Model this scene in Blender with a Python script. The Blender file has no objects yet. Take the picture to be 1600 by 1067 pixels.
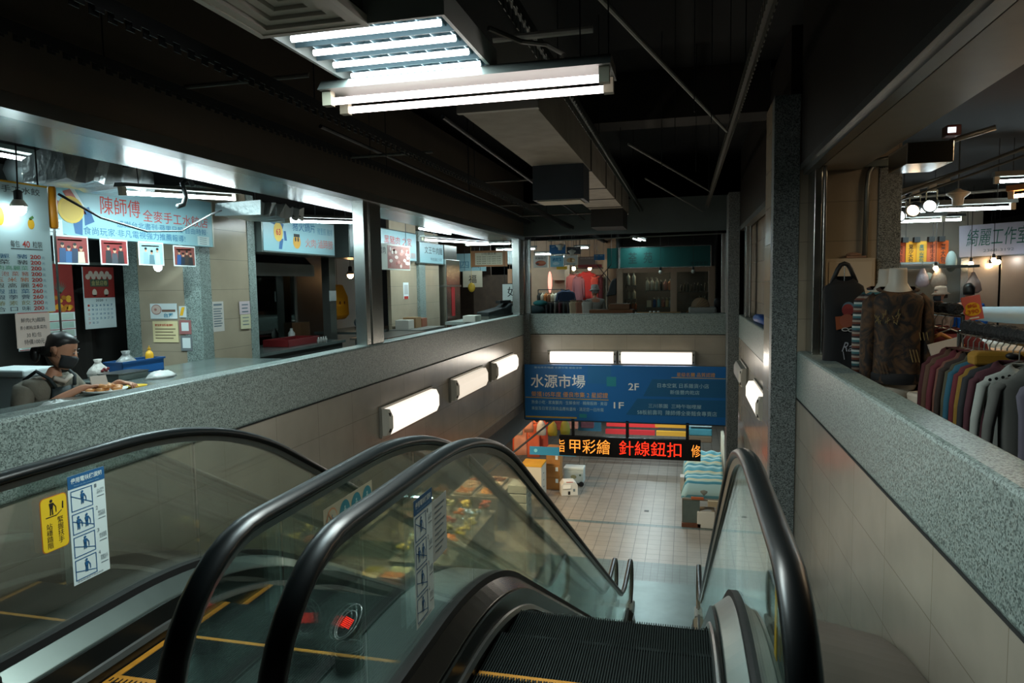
import bpy, bmesh, math, random
from mathutils import Vector, Matrix, Euler
random.seed(7)
SC = bpy.context.scene
COL = SC.collection
PI = math.pi
EYE = 1.66          # camera height over the upper floor (z = 0)
LOW = -4.47         # lower floor level

# ------------------------------------------------------------------ camera, world, exposure
cam = bpy.data.cameras.new('camera')
cam.sensor_width = 36.0
cam.lens = 1090.0 / 1600.0 * 36.0
cam.clip_start = 0.02
cam.clip_end = 200
camo = bpy.data.objects.new('camera', cam)
COL.objects.link(camo)
_y, _p, _r = [math.radians(v) for v in (-14.0325, -4.69995, -0.8992)]
_f = Vector((math.sin(_y) * math.cos(_p), math.cos(_y) * math.cos(_p), math.sin(_p)))
_rt = Vector((math.cos(_y), -math.sin(_y), 0))
_up = _rt.cross(_f)
_r2 = _rt * math.cos(_r) + _up * math.sin(_r)
_u2 = -_rt * math.sin(_r) + _up * math.cos(_r)
camo.matrix_world = Matrix((( _r2.x, _u2.x, -_f.x, 0), (_r2.y, _u2.y, -_f.y, 0), (_r2.z, _u2.z, -_f.z, EYE), (0, 0, 0, 1)))
SC.camera = camo
W = bpy.data.worlds.new('world')
SC.world = W
W.use_nodes = True
W.node_tree.nodes['Background'].inputs[0].default_value = (0.55, 0.85, 0.9, 1)
W.node_tree.nodes['Background'].inputs[1].default_value = 0.004
SC.cycles.transparent_max_bounces = 32
SC.view_settings.view_transform = 'Standard'
SC.view_settings.look = 'None'
SC.view_settings.exposure = 0.42
SC.view_settings.gamma = 1.0
SC.view_settings.use_curve_mapping = False
TUBE = 3.2          # radiance of a fluorescent tube as seen
MARK = 25.0         # radiance of the bare market tubes, seen from further off
LAMP = 26.0         # watts of light thrown down by one metre of tube

# ------------------------------------------------------------------ materials
def lin(h):
    h = h.lstrip('#')
    v = [int(h[i:i + 2], 16) / 255 for i in (0, 2, 4)]
    return tuple((c / 12.92 if c <= 0.04045 else ((c + 0.055) / 1.055) ** 2.4) for c in v) + (1.0,)
_mats = {}
def mat(h, rough=0.6, metal=0.0, emit=0.0, spec=0.5, bump=0.0, bscale=40.0, vary=0.0, vscale=6.0, stretch=None):
    key = (h, rough, metal, emit, spec, bump, bscale, vary, vscale, stretch)
    if key in _mats: return _mats[key]
    m = bpy.data.materials.new('mat_%s_%d' % (h.strip('#'), len(_mats)))
    m.use_nodes = True
    nt = m.node_tree; b = nt.nodes['Principled BSDF']
    c = lin(h)
    b.inputs['Base Color'].default_value = c
    b.inputs['Roughness'].default_value = rough
    b.inputs['Metallic'].default_value = metal
    b.inputs['Specular IOR Level'].default_value = spec
    if emit:
        b.inputs['Emission Color'].default_value = c
        b.inputs['Emission Strength'].default_value = emit
    if vary or bump:
        tc = nt.nodes.new('ShaderNodeTexCoord'); mp = nt.nodes.new('ShaderNodeMapping')
        nt.links.new(tc.outputs['Object'], mp.inputs[0])
        if stretch: mp.inputs['Scale'].default_value = stretch
    if vary:
        n = nt.nodes.new('ShaderNodeTexNoise'); n.inputs['Scale'].default_value = vscale; n.inputs['Detail'].default_value = 5
        nt.links.new(mp.outputs[0], n.inputs['Vector'])
        mx = nt.nodes.new('ShaderNodeMix'); mx.data_type = 'RGBA'
        mx.inputs['A'].default_value = tuple(x * (1 - vary) for x in c[:3]) + (1,)
        mx.inputs['B'].default_value = tuple(min(1, x * (1 + vary)) for x in c[:3]) + (1,)
        nt.links.new(n.outputs[0], mx.inputs['Factor']); nt.links.new(mx.outputs['Result'], b.inputs['Base Color'])
    if bump:
        n2 = nt.nodes.new('ShaderNodeTexNoise'); n2.inputs['Scale'].default_value = bscale; n2.inputs['Detail'].default_value = 4
        nt.links.new(mp.outputs[0], n2.inputs['Vector'])
        bp = nt.nodes.new('ShaderNodeBump'); bp.inputs['Strength'].default_value = bump; bp.inputs['Distance'].default_value = 0.02
        nt.links.new(n2.outputs[0], bp.inputs['Height']); nt.links.new(bp.outputs[0], b.inputs['Normal'])
    _mats[key] = m
    return m
def granite(name, dark, mid, light, scale):
    m = bpy.data.materials.new(name); m.use_nodes = True; nt = m.node_tree; b = nt.nodes['Principled BSDF']
    tc = nt.nodes.new('ShaderNodeTexCoord')
    v = nt.nodes.new('ShaderNodeTexVoronoi'); v.inputs['Scale'].default_value = scale; v.inputs['Randomness'].default_value = 1
    n = nt.nodes.new('ShaderNodeTexNoise'); n.inputs['Scale'].default_value = scale * 0.55; n.inputs['Detail'].default_value = 6; n.inputs['Roughness'].default_value = 0.75
    for t in (v, n): nt.links.new(tc.outputs['Object'], t.inputs['Vector'])
    sp = nt.nodes.new('ShaderNodeSeparateColor'); nt.links.new(v.outputs['Color'], sp.inputs[0])
    a = nt.nodes.new('ShaderNodeMath'); a.operation = 'MULTIPLY_ADD'; a.inputs[1].default_value = 0.45
    nt.links.new(sp.outputs[0], a.inputs[0])
    s = nt.nodes.new('ShaderNodeMath'); s.operation = 'MULTIPLY'; s.inputs[1].default_value = 0.75
    nt.links.new(n.outputs[0], s.inputs[0]); nt.links.new(s.outputs[0], a.inputs[2])
    r = nt.nodes.new('ShaderNodeValToRGB'); e = r.color_ramp.elements
    e[0].position = 0.40; e[0].color = lin(dark); e[1].position = 0.78; e[1].color = lin(light)
    k = r.color_ramp.elements.new(0.53); k.color = lin(mid)
    nt.links.new(a.outputs[0], r.inputs[0]); nt.links.new(r.outputs[0], b.inputs['Base Color'])
    b.inputs['Roughness'].default_value = 0.42
    return m
def tiles(name, ax, w, h, ox, oy, base, alt, joint, js=0.0025, rough=0.25, spec=0.5):
    m = bpy.data.materials.new(name); m.use_nodes = True; nt = m.node_tree; b = nt.nodes['Principled BSDF']
    tc = nt.nodes.new('ShaderNodeTexCoord'); sx = nt.nodes.new('ShaderNodeSeparateXYZ'); cx = nt.nodes.new('ShaderNodeCombineXYZ')
    nt.links.new(tc.outputs['Object'], sx.inputs[0])
    for k in (0, 1):
        ad = nt.nodes.new('ShaderNodeMath'); ad.inputs[1].default_value = -(ox, oy)[k]
        nt.links.new(sx.outputs['xyz'.index(ax[k])], ad.inputs[0]); nt.links.new(ad.outputs[0], cx.inputs[k])
    br = nt.nodes.new('ShaderNodeTexBrick'); br.offset = 0; br.squash = 1
    nt.links.new(cx.outputs[0], br.inputs['Vector'])
    br.inputs['Color1'].default_value = lin(base); br.inputs['Color2'].default_value = lin(alt); br.inputs['Mortar'].default_value = lin(joint)
    br.inputs['Scale'].default_value = 1; br.inputs['Mortar Size'].default_value = js; br.inputs['Mortar Smooth'].default_value = 0.1
    br.inputs['Brick Width'].default_value = w; br.inputs['Row Height'].default_value = h
    n = nt.nodes.new('ShaderNodeTexNoise'); n.inputs['Scale'].default_value = 3.0; n.inputs['Detail'].default_value = 6
    nt.links.new(tc.outputs['Object'], n.inputs['Vector'])
    mx = nt.nodes.new('ShaderNodeMix'); mx.data_type = 'RGBA'; mx.blend_type = 'MULTIPLY'; mx.inputs['Factor'].default_value = 0.35
    nt.links.new(br.outputs['Color'], mx.inputs['A']); nt.links.new(n.outputs[0], mx.inputs['B'])
    nt.links.new(mx.outputs['Result'], b.inputs['Base Color'])
    b.inputs['Roughness'].default_value = rough; b.inputs['Specular IOR Level'].default_value = spec
    bp = nt.nodes.new('ShaderNodeBump'); bp.inputs['Strength'].default_value = 0.3; bp.inputs['Distance'].default_value = 0.003; bp.invert = True
    nt.links.new(br.outputs['Fac'], bp.inputs['Height']); nt.links.new(bp.outputs[0], b.inputs['Normal'])
    return m
def glassmat(name, tint, rough, gain, dark=0.0):
    m = bpy.data.materials.new(name); m.use_nodes = True; nt = m.node_tree; nt.nodes.remove(nt.nodes['Principled BSDF'])
    out = nt.nodes['Material Output']
    t = nt.nodes.new('ShaderNodeBsdfTransparent'); t.inputs[0].default_value = lin(tint)
    g = nt.nodes.new('ShaderNodeBsdfGlossy'); g.inputs['Roughness'].default_value = rough; g.inputs[0].default_value = (0.9, 1, 0.97, 1)
    f = nt.nodes.new('ShaderNodeFresnel'); f.inputs[0].default_value = 1.5
    k = nt.nodes.new('ShaderNodeMath'); k.operation = 'MULTIPLY'; k.inputs[1].default_value = gain; k.use_clamp = True
    mx = nt.nodes.new('ShaderNodeMixShader')
    nt.links.new(f.outputs[0], k.inputs[0]); nt.links.new(k.outputs[0], mx.inputs[0])
    nt.links.new(t.outputs[0], mx.inputs[1]); nt.links.new(g.outputs[0], mx.inputs[2]); nt.links.new(mx.outputs[0], out.inputs[0])
    return m
def stripes(name, ax, cols, period, rough=0.85):
    m = bpy.data.materials.new(name); m.use_nodes = True; nt = m.node_tree; b = nt.nodes['Principled BSDF']
    tc = nt.nodes.new('ShaderNodeTexCoord'); sx = nt.nodes.new('ShaderNodeSeparateXYZ'); nt.links.new(tc.outputs['Object'], sx.inputs[0])
    d = nt.nodes.new('ShaderNodeMath'); d.operation = 'DIVIDE'; d.inputs[1].default_value = period
    fr = nt.nodes.new('ShaderNodeMath'); fr.operation = 'FRACT'
    r = nt.nodes.new('ShaderNodeValToRGB'); r.color_ramp.interpolation = 'CONSTANT'
    e = r.color_ramp.elements
    for i, c in enumerate(cols):
        q = e[i] if i < 2 else e.new(i / len(cols))
        q.position = i / len(cols); q.color = lin(c)
    nt.links.new(sx.outputs['xyz'.index(ax)], d.inputs[0]); nt.links.new(d.outputs[0], fr.inputs[0]); nt.links.new(fr.outputs[0], r.inputs[0])
    nt.links.new(r.outputs[0], b.inputs['Base Color']); b.inputs['Roughness'].default_value = rough
    return m
GRAN = granite('granite_grey', '#414c4a', '#707e79', '#929f9a', 150)
GRAND = granite('granite_dark', '#2c3030', '#5a605f', '#868c8a', 150)
TILE_YZ = tiles('tile_beige_yz', 'yz', 0.66, 0.33, 0.32, -0.02, '#a59c8e', '#a2998a', '#847a6a')
TILE_XZ = tiles('tile_beige_xz', 'xz', 0.655, 0.33, 0.175, -0.08, '#a59b89', '#a29885', '#847a6a')
TILE_COL = tiles('tile_column', 'xz', 3.0, 0.33, -1.3, 0.0, '#ab9d88', '#a89a84', '#847a6a')
TILE_COLY = tiles('tile_column_side', 'yz', 3.0, 0.33, -1.0, 0.0, '#ab9d88', '#a89a84', '#847a6a')
FLOOR1 = tiles('tile_lower_floor', 'xy', 0.3, 0.3, 0.05, 0.0, '#8e867c', '#877f75', '#423e3a', 0.006, 0.35)
FLOORG = tiles('tile_grey_band', 'xy', 0.15, 0.15, 0.05, 0.0, '#5d6b69', '#566462', '#30383a', 0.004, 0.35)
STEEL = mat('#a8aaa6', 0.24, 1.0, vary=0.12, vscale=3, bump=0.04, bscale=30, stretch=(40, 40, 1))
STEELD = mat('#7d7f7b', 0.3, 0.85, vary=0.2, vscale=4)
STEELG = mat('#6d7774', 0.27, 0.5, vary=0.15, vscale=5)
FASC = mat('#655d53', 0.45, 0.5, vary=0.2, vscale=2)
FASCF = mat('#6a7573', 0.4, 0.8, vary=0.25, vscale=2)
DARK = mat('#141617', 0.8, vary=0.3, vscale=3)
CEIL = mat('#191d1e', 0.95)
DUCT = mat('#8f877a', 0.7, vary=0.35, vscale=5)
TRAY = mat('#23282a', 0.5, 0.5, vary=0.3, vscale=8)
RUB = mat('#0b1011', 0.34, spec=0.4)
BLK = mat('#0b0b0c', 0.6)
WHT = mat('#d8dad6', 0.6)
PAP = mat('#cfd8d8', 0.7)
CREAM = mat('#d9cbb4', 0.7)
RED = mat('#a5251c', 0.7)
NAVY = mat('#16365f', 0.7)
BLUE = mat('#0f5f94', 0.6)
YEL = mat('#d9a514', 0.6)
BRASS = mat('#b98a35', 0.5)
SKIN = mat('#b98468', 0.55)
HAIR = mat('#120f0e', 0.45)
CARD = mat('#9a6a35', 0.8, vary=0.12, vscale=5)
FOIL = mat('#b4bcbc', 0.34, 0.75, bump=0.35, bscale=20)
BULB = mat('#fff4e0', 0.4, emit=30)
BULBC = mat('#eafcff', 0.4, emit=28)
LAMPW = mat('#fff1e0', 0.5, emit=TUBE)
LAMPC = mat('#e9fbff', 0.5, emit=MARK)
GLASS = glassmat('glass_balustrade', '#fafcfb', 0.015, 0.6)
GLASSW = glassmat('glass_shop', '#eef2f0', 0.02, 1.0)
PLASTIC = glassmat('clear_plastic', '#f8fbfa', 0.1, 0.6)

# ------------------------------------------------------------------ mesh helpers
class B:
    """collects shapes into one mesh"""
    def __init__(s): s.bm = bmesh.new(); s.mi = 0; s.mats = []
    def use(s, m):
        if m not in s.mats: s.mats.append(m)
        s.mi = s.mats.index(m); return s
    def face(s, vs):
        try:
            f = s.bm.faces.new(vs); f.material_index = s.mi; return f
        except ValueError: return None
    def v(s, *c): return s.bm.verts.new(c)
    def box(s, x0, x1, y0, y1, z0, z1):
        p = [s.v(x, y, z) for z in (z0, z1) for y in (y0, y1) for x in (x0, x1)]
        for q in ((0, 2, 3, 1), (4, 5, 7, 6), (0, 1, 5, 4), (2, 6, 7, 3), (0, 4, 6, 2), (1, 3, 7, 5)): s.face([p[i] for i in q])
        return s
    def hexa(s, p):
        p = [s.v(*c) for c in p]
        for q in ((0, 2, 3, 1), (4, 5, 7, 6), (0, 1, 5, 4), (2, 6, 7, 3), (0, 4, 6, 2), (1, 3, 7, 5)): s.face([p[i] for i in q])
        return s
    def prism(s, pts, axis, a, b):
        """pts: outline in the plane across axis; extruded from a to b"""
        def c(p, t): return {'x': (t, p[0], p[1]), 'y': (p[0], t, p[1]), 'z': (p[0], p[1], t)}[axis]
        A = [s.v(*c(p, a)) for p in pts]; Bv = [s.v(*c(p, b)) for p in pts]
        s.face(A[::-1]); s.face(Bv)
        for i in range(len(pts)):
            j = (i + 1) % len(pts); s.face([A[i], A[j], Bv[j], Bv[i]])
        return s
    def rings(s, rings, cap=True, closed=True):
        R = [[s.v(*p) for p in r] for r in rings]
        n = len(R[0])
        for a, b in zip(R, R[1:]):
            for i in range(n if closed else n - 1):
                j = (i + 1) % n; s.face([a[i], a[j], b[j], b[i]])
        if cap and closed: s.face(R[0][::-1]); s.face(R[-1])
        return s
    def tube(s, path, r, seg=8):
        path = [Vector(p) for p in path]; rr = r if isinstance(r, (list, tuple)) else [r] * len(path)
        out = []; up = None
        for i, p in enumerate(path):
            t = (path[min(i + 1, len(path) - 1)] - path[max(i - 1, 0)]).normalized()
            if up is None: up = Vector((0, 0, 1)) if abs(t.z) < 0.9 else Vector((1, 0, 0))
            a = t.cross(up).normalized(); bb = a.cross(t).normalized(); up = bb
            out.append([p + (a * math.cos(2 * PI * k / seg) + bb * math.sin(2 * PI * k / seg)) * rr[i] for k in range(seg)])
        return s.rings(out)
    def lathe(s, prof, c=(0, 0, 0), seg=16, axis='z'):
        out = []
        for r, z in prof:
            ring = []
            for k in range(seg):
                a = 2 * PI * k / seg; u, w = max(r, 1e-4) * math.cos(a), max(r, 1e-4) * math.sin(a)
                ring.append({'z': (c[0] + u, c[1] + w, c[2] + z), 'x': (c[0] + z, c[1] + u, c[2] + w), 'y': (c[0] + w, c[1] + z, c[2] + u)}[axis])
            out.append(ring)
        return s.rings(out)
    def ball(s, c, rx, ry=None, rz=None, seg=12, rows=8):
        ry = ry or rx; rz = rz or rx; out = []
        for i in range(rows + 1):
            a = -PI / 2 + PI * i / rows; q = max(math.cos(a), 0.02)
            out.append([(c[0] + rx * q * math.cos(2 * PI * k / seg), c[1] + ry * q * math.sin(2 * PI * k / seg), c[2] + rz * math.sin(a)) for k in range(seg)])
        return s.rings(out)
    def sheet(s, grid, th=None):
        R = [[s.v(*p) for p in r] for r in grid]
        for a, b in zip(R, R[1:]):
            for i in range(len(a) - 1): s.face([a[i], a[i + 1], b[i + 1], b[i]])
        return s
    # flat art in the local x/z plane, seen from -y; lay = order in front
    def flat(s, pts, lay=1, m=None, th=0.0006):
        if m is not None: s.use(m)
        y = -0.0008 * lay
        s.face([s.v(p[0], y, p[1]) for p in pts]); return s
    def rect(s, x0, x1, z0, z1, lay=1, m=None): return s.flat([(x0, z0), (x1, z0), (x1, z1), (x0, z1)], lay, m)
    def frame(s, x0, x1, z0, z1, t, lay=1, m=None):
        for a in ((x0, x1, z0, z0 + t), (x0, x1, z1 - t, z1), (x0, x0 + t, z0 + t, z1 - t), (x1 - t, x1, z0 + t, z1 - t)): s.rect(*a, lay, m)
        return s
    def disc(s, x, z, rx, rz=None, lay=1, m=None, seg=20, a0=0, a1=2 * PI):
        rz = rz or rx
        return s.flat([(x + rx * math.cos(a0 + (a1 - a0) * k / seg), z + rz * math.sin(a0 + (a1 - a0) * k / seg)) for k in range(seg + (0 if a1 - a0 > 6.2 else 1))], lay, m)
    def line(s, pts, t, lay=1, m=None):
        if m is not None: s.use(m)
        for (ax, az), (bx, bz) in zip(pts, pts[1:]):
            d = math.hypot(bx - ax, bz - az) or 1; nx, nz = -(bz - az) / d * t / 2, (bx - ax) / d * t / 2
            s.flat([(ax + nx, az + nz), (ax - nx, az - nz), (bx - nx, bz - nz), (bx + nx, bz + nz)], lay)
        return s
    def text(s, txt, x0, x1, z0, z1, m=None, lay=2, bold=0.0, slant=0.0):
        if m is not None: s.use(m)
        c = bpy.data.curves.new('t', 'FONT'); c.body = txt; c.resolution_u = 3; c.offset = bold; c.align_x = 'CENTER'; c.space_line = 0.95
        o = bpy.data.objects.new('t', c); COL.objects.link(o)
        me = bpy.data.meshes.new_from_object(o.evaluated_get(bpy.context.evaluated_depsgraph_get()))
        xs = [v.co.x for v in me.vertices]; ys = [v.co.y for v in me.vertices]
        if xs:
            ax, bx, ay, by = min(xs), max(xs), min(ys), max(ys)
            V = []
            for v in me.vertices:
                px = x0 + (v.co.x - ax) / max(bx - ax, 1e-6) * (x1 - x0); pz = z0 + (v.co.y - ay) / max(by - ay, 1e-6) * (z1 - z0)
                V.append(s.v(px + slant * (pz - z0), -0.0008 * lay, pz))
            for p in me.polygons: s.face([V[i] for i in p.vertices])
        bpy.data.objects.remove(o); bpy.data.curves.remove(c); bpy.data.meshes.remove(me)
        return s
    def build(s, name, m=None, parent=None, smooth=False, bevel=0.0, sub=0):
        me = bpy.data.meshes.new(name)
        if not s.mats: s.mats = [m]
        if name not in ('print', 'lettering'):
            bmesh.ops.recalc_face_normals(s.bm, faces=s.bm.faces)
        s.bm.to_mesh(me); s.bm.free()
        for q in s.mats: me.materials.append(q or m)
        if smooth:
            for p in me.polygons: p.use_smooth = True
        o = bpy.data.objects.new(name, me); COL.objects.link(o)
        if parent: o.parent = parent
        if bevel:
            md = o.modifiers.new('bevel', 'BEVEL'); md.width = bevel; md.segments = 2; md.limit_method = 'ANGLE'; md.angle_limit = 0.6
        if sub:
            md = o.modifiers.new('sub', 'SUBSURF'); md.levels = sub; md.render_levels = sub
        return o
def thing(name, label, cat, loc=(0, 0, 0), rz=0.0, group=None, rx=0.0, ry=0.0):
    o = bpy.data.objects.new(name, None); COL.objects.link(o); o.empty_display_size = 0.05
    o.location = loc; o.rotation_euler = (rx, ry, rz)
    return tag(o, label, cat, group)
def tag(o, label, cat, group=None):
    o['label'] = label; o['category'] = cat
    if group: o['group'] = group
    return o
def struct(name, b, m=None, bevel=0.0, smooth=False):
    o = b.build(name, m, bevel=bevel, smooth=smooth); o['kind'] = 'structure'; return o
def dup(root, loc, rz=None, label=None, group=None):
    r = root.copy(); COL.objects.link(r); r.location = loc
    if rz is not None: r.rotation_euler = (r.rotation_euler[0], r.rotation_euler[1], rz)
    if label: r['label'] = label
    if group: r['group'] = group
    for ch in list(root.children):
        c = ch.copy(); COL.objects.link(c); c.parent = r
        for g in list(ch.children):
            d = g.copy(); COL.objects.link(d); d.parent = c
    return r
def recolor(root, m, part=None):
    """gives a copied thing its own colour"""
    for o in [root] + list(root.children):
        if o.type == 'MESH' and (part is None or o.name.split('.')[0] == part):
            o.data = o.data.copy(); o.data.materials[0] = m
def area(parent, loc, rot, sx, sy, watts, col):
    l = bpy.data.lights.new('lamp_light', 'AREA'); l.shape = 'RECTANGLE'; l.size = sx; l.size_y = sy; l.energy = watts; l.color = col[:3]
    o = bpy.data.objects.new('lamp_light', l); COL.objects.link(o); o.parent = parent; o.location = loc; o.rotation_euler = rot
    return o
FX, FY, BX = PI / 2, 0.0, -PI / 2      # facing +x, facing -y, facing -x
ORD = ['first', 'second', 'third', 'fourth', 'fifth', 'sixth', 'seventh', 'eighth', 'ninth', 'tenth', 'eleventh', 'twelfth', 'thirteenth', 'fourteenth', 'fifteenth', 'sixteenth']
# ------------------------------------------------------------------ the setting
struct('floor', B().box(-12, -3.26, -1, 30, -0.82, 0).box(1.06, 8, -1, 30, -0.82, 0).box(-3.26, 1.06, 14.07, 30, -0.82, 0).box(-3.21, 0.94, -1.5, 1.2, -0.82, 0), mat('#6b6660', 0.5, vary=0.2))
struct('floor_lower', B().box(-12, 6, 6, 15.12 - 1.0, LOW - .2, LOW).box(-12, 6, 15.12, 17.42, LOW - .2, LOW).box(-12, 6, 17.58, 40, LOW - .2, LOW), FLOOR1)
struct('floor_lower_band', B().box(-12, 6, 14.12, 15.12, LOW - .2, LOW).box(-12, 6, 17.42, 17.58, LOW - .2, LOW), FLOORG)
struct('wall_left', B().box(-3.26, -3.21, 0.8, 13.95, -0.76, 0.63), TILE_YZ)
struct('wall_left_back', B().box(-3.38, -3.26, 0.8, 14.0, 0, 0.63), mat('#77736b', 0.7))
struct('wall_right', B().box(0.94, 1.06, 0.8, 6.45, -4.47, 0.63).box(0.94, 1.06, 7.1, 13.3, -0.76, 0.63), TILE_YZ)
struct('wall_far', B().box(-3.21, 0.94, 13.95, 14.07, -1.0, 0.63), TILE_XZ)
def parapet(name, x0, x1, y0, y1):
    r = 0.02; z0, z1 = 0.628, 1.045
    return struct(name, B().box(x0, x1, y0, y1, z0, z1), GRAN, bevel=r)
parapet('trim_1', -3.385, -3.205, 0.8, 14.12)
parapet('trim_2', 0.935, 1.115, 0.8, 6.45)
parapet('trim_3', 0.935, 1.115, 7.1, 13.3)
parapet('trim_4', -3.205, 0.94, 13.945, 14.12)
JN = mat('#1c1d1c', 0.8)
struct('trim_5', B().box(-3.215, -3.2045, 0.8, 13.94, 0.622, 0.631).box(0.934, 0.945, 0.8, 6.45, 0.622, 0.631).box(-3.2, 0.93, 13.94, 13.955, 0.622, 0.631), JN)
struct('trim_6', B().box(-3.30, -3.195, 0.8, 13.9, -0.90, -0.75), mat('#6b645a', 0.5, 0.3, vary=0.2))
struct('trim_7', B().box(-3.21, -3.09, 13.83, 13.95, -1.1, 1.04), GRAND)
# the well below the upper floor on the right side and far edges
struct('wall_lower_right', B().box(1.06, 1.2, 6.45, 15.0, LOW, -0.8), TILE_YZ)
struct('wall_lower_left', B().box(-9.0, -8.9, 6, 34, LOW, -0.82), mat('#3b4144', 0.7, vary=0.3))
struct('wall_lower_far', B().box(-9, 6, 34, 34.1, LOW, -0.82), mat('#3a3a38', 0.7, vary=0.4, vscale=1.5))
struct('wall_lower_back', B().box(-12, -3.3, 5.7, 5.8, LOW, -0.82), mat('#45443f', 0.7))
# pillars
struct('pillar_right_front', B().box(0.73, 1.72, 6.45, 6.47, LOW, 3.22).box(0.73, 0.75, 6.47, 7.1, LOW, 3.22).box(1.70, 1.72, 6.47, 7.1, 0, 2.75).box(0.75, 1.7, 7.08, 7.1, LOW, 3.22).box(0.75, 1.7, 6.47, 7.08, 2.7, 3.22), TILE_COL)
struct('pillar_right_corner', B().box(0.725, 0.935, 6.435, 6.6, LOW, 3.22).box(1.55, 1.725, 6.435, 6.6, 0, 2.66), GRAND, bevel=0.006)
struct('pillar_far_right', B().box(0.74, 0.94, 13.3, 13.95, LOW, 3.25), GRAND, bevel=0.006)
struct('pillar_left', B().box(-5.95, -5.01, 6.41, 7.39, 0, 2.75), TILE_COL)
struct('pillar_left_side', B().box(-5.01, -5.0, 6.41, 7.39, 0, 2.75), TILE_COLY)
struct('pillar_left_corners', B().box(-5.2, -4.99, 6.4, 6.57, 0, 2.75).box(-5.96, -5.78, 6.4, 6.5, 0, 2.75).box(-5.1, -4.99, 7.26, 7.4, 0, 2.75), GRAN)
struct('pillar_left_far', B().box(-5.6, -4.96, 12.66, 13.7, 0, 2.7), TILE_COLY)
struct('pillar_left_far_corners', B().box(-5.2, -4.95, 12.58, 12.9, 0, 2.7).box(-5.62, -5.2, 12.58, 12.66, 0, 2.7), GRAN)
# fascias over the well, their steel edge trims and soffits
struct('beam_left', B().box(-3.36, -3.21, -1, 14.0, 2.63, 3.75), FASC)
struct('trim_8', B().box(-3.37, -3.205, -1, 14.0, 2.55, 2.63), STEELD)
struct('beam_right', B().box(0.94, 1.04, -1, 6.44, 2.63, 4.0).box(0.94, 1.04, 7.1, 13.3, 2.63, 4.0), mat('#3f3b37', 0.45, 0.7, vary=0.2, vscale=2))
struct('trim_9', B().box(0.935, 0.99, -1, 6.43, 2.585, 2.632).box(0.96, 1.03, -1, 6.43, 2.545, 2.59).box(0.935, 1.03, 7.1, 13.3, 2.55, 2.63), STEELD)
struct('beam_far', B().box(-3.21, 0.94, 13.95, 14.1, 2.62, 3.28), FASCF)
struct('ceiling_soffit_left', B().box(-3.95, -3.40, -1, 14.0, 2.56, 2.585), STEELG)
struct('ceiling_soffit_right', B().box(1.06, 1.40, -1, 6.40, 2.565, 2.59), mat('#8c877c', 0.4, 0.35, vary=0.15))
struct('ceiling', B().box(-12, 8, -2, 32, 4.2, 4.3), CEIL)
struct('ceiling_left', B().box(-12, -3.37, -2, 32, 3.02, 3.1), CEIL)
struct('ceiling_right', B().box(1.05, 8, -2, 32, 3.02, 3.1), CEIL)
struct('ceiling_far', B().box(-3.37, 1.05, 14.1, 32, 3.02, 3.1), CEIL)
struct('beam_concrete', B().box(-2.2, 0.94, 8.8, 9.3, 3.62, 4.2), mat('#2c2a26', 0.9, vary=0.25))
struct('wall_back', B().box(-12, 8, -1.6, -1.5, 0, 4.2), mat('#3a3a3a', 0.8))
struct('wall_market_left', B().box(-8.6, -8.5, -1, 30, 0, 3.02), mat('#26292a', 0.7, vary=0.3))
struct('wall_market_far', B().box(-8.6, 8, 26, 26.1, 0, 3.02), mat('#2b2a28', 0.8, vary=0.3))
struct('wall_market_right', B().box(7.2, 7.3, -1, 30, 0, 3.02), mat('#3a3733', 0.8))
# stainless posts on the parapets
def post(n, x0, x1, y0, y1, z0=1.045, z1=2.56):
    g = 0.02
    b = B().box(x0, x1, y0 + .34 * (y1 - y0), y1, z0, z1).box(x0, x1, y0, y0 + .22 * (y1 - y0), z0, z1).box(x0, x1 - g, y0 + .1 * (y1 - y0), y0 + .5 * (y1 - y0), z0, z1)
    return struct('column_steel_%s' % n, b, STEEL, bevel=0.004)
post('left', -3.36, -3.235, 6.70, 7.12)
post('far_left', -3.36, -3.215, 13.55, 14.1)
def postx(n, x0, x1, y0, y1, z0=1.045, z1=2.56):
    b = B().box(x0, x0 + .62 * (x1 - x0), y0, y1, z0, z1).box(x0 + .76 * (x1 - x0), x1, y0, y1, z0, z1).box(x0 + .5 * (x1 - x0), x0 + .9 * (x1 - x0), y0 + .012, y1, z0, z1)
    return struct('column_steel_%s' % n, b, STEEL, bevel=0.004)
postx('far_left_front', -3.205, -3.09, 13.98, 14.08)
postx('far_right', 0.655, 0.755, 13.98, 14.1)
postx('right', 1.0, 1.09, 6.1, 6.42, 1.045, 2.565)
postx('right_far', 0.96, 1.04, 12.2, 12.5)
tag(B().box(1.105, 1.62, 6.36, 6.43, 2.575, 2.625).build('angle_bracket', STEELG, bevel=.003), 'steel angle strip bolted along the top of the tiled column', 'bracket')
# bulkhead under the slab and a shutter housing by the lower stalls
struct('beam_lower_left', B().box(-3.75, -3.35, 9.5, 22, -1.42, -0.82), mat('#3d4a50', 0.6, vary=0.2))
struct('beam_lower_far', B().box(-3.2, 0.74, 14.0, 14.3, -1.05, -0.82), mat('#2b2824', 0.8))

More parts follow.
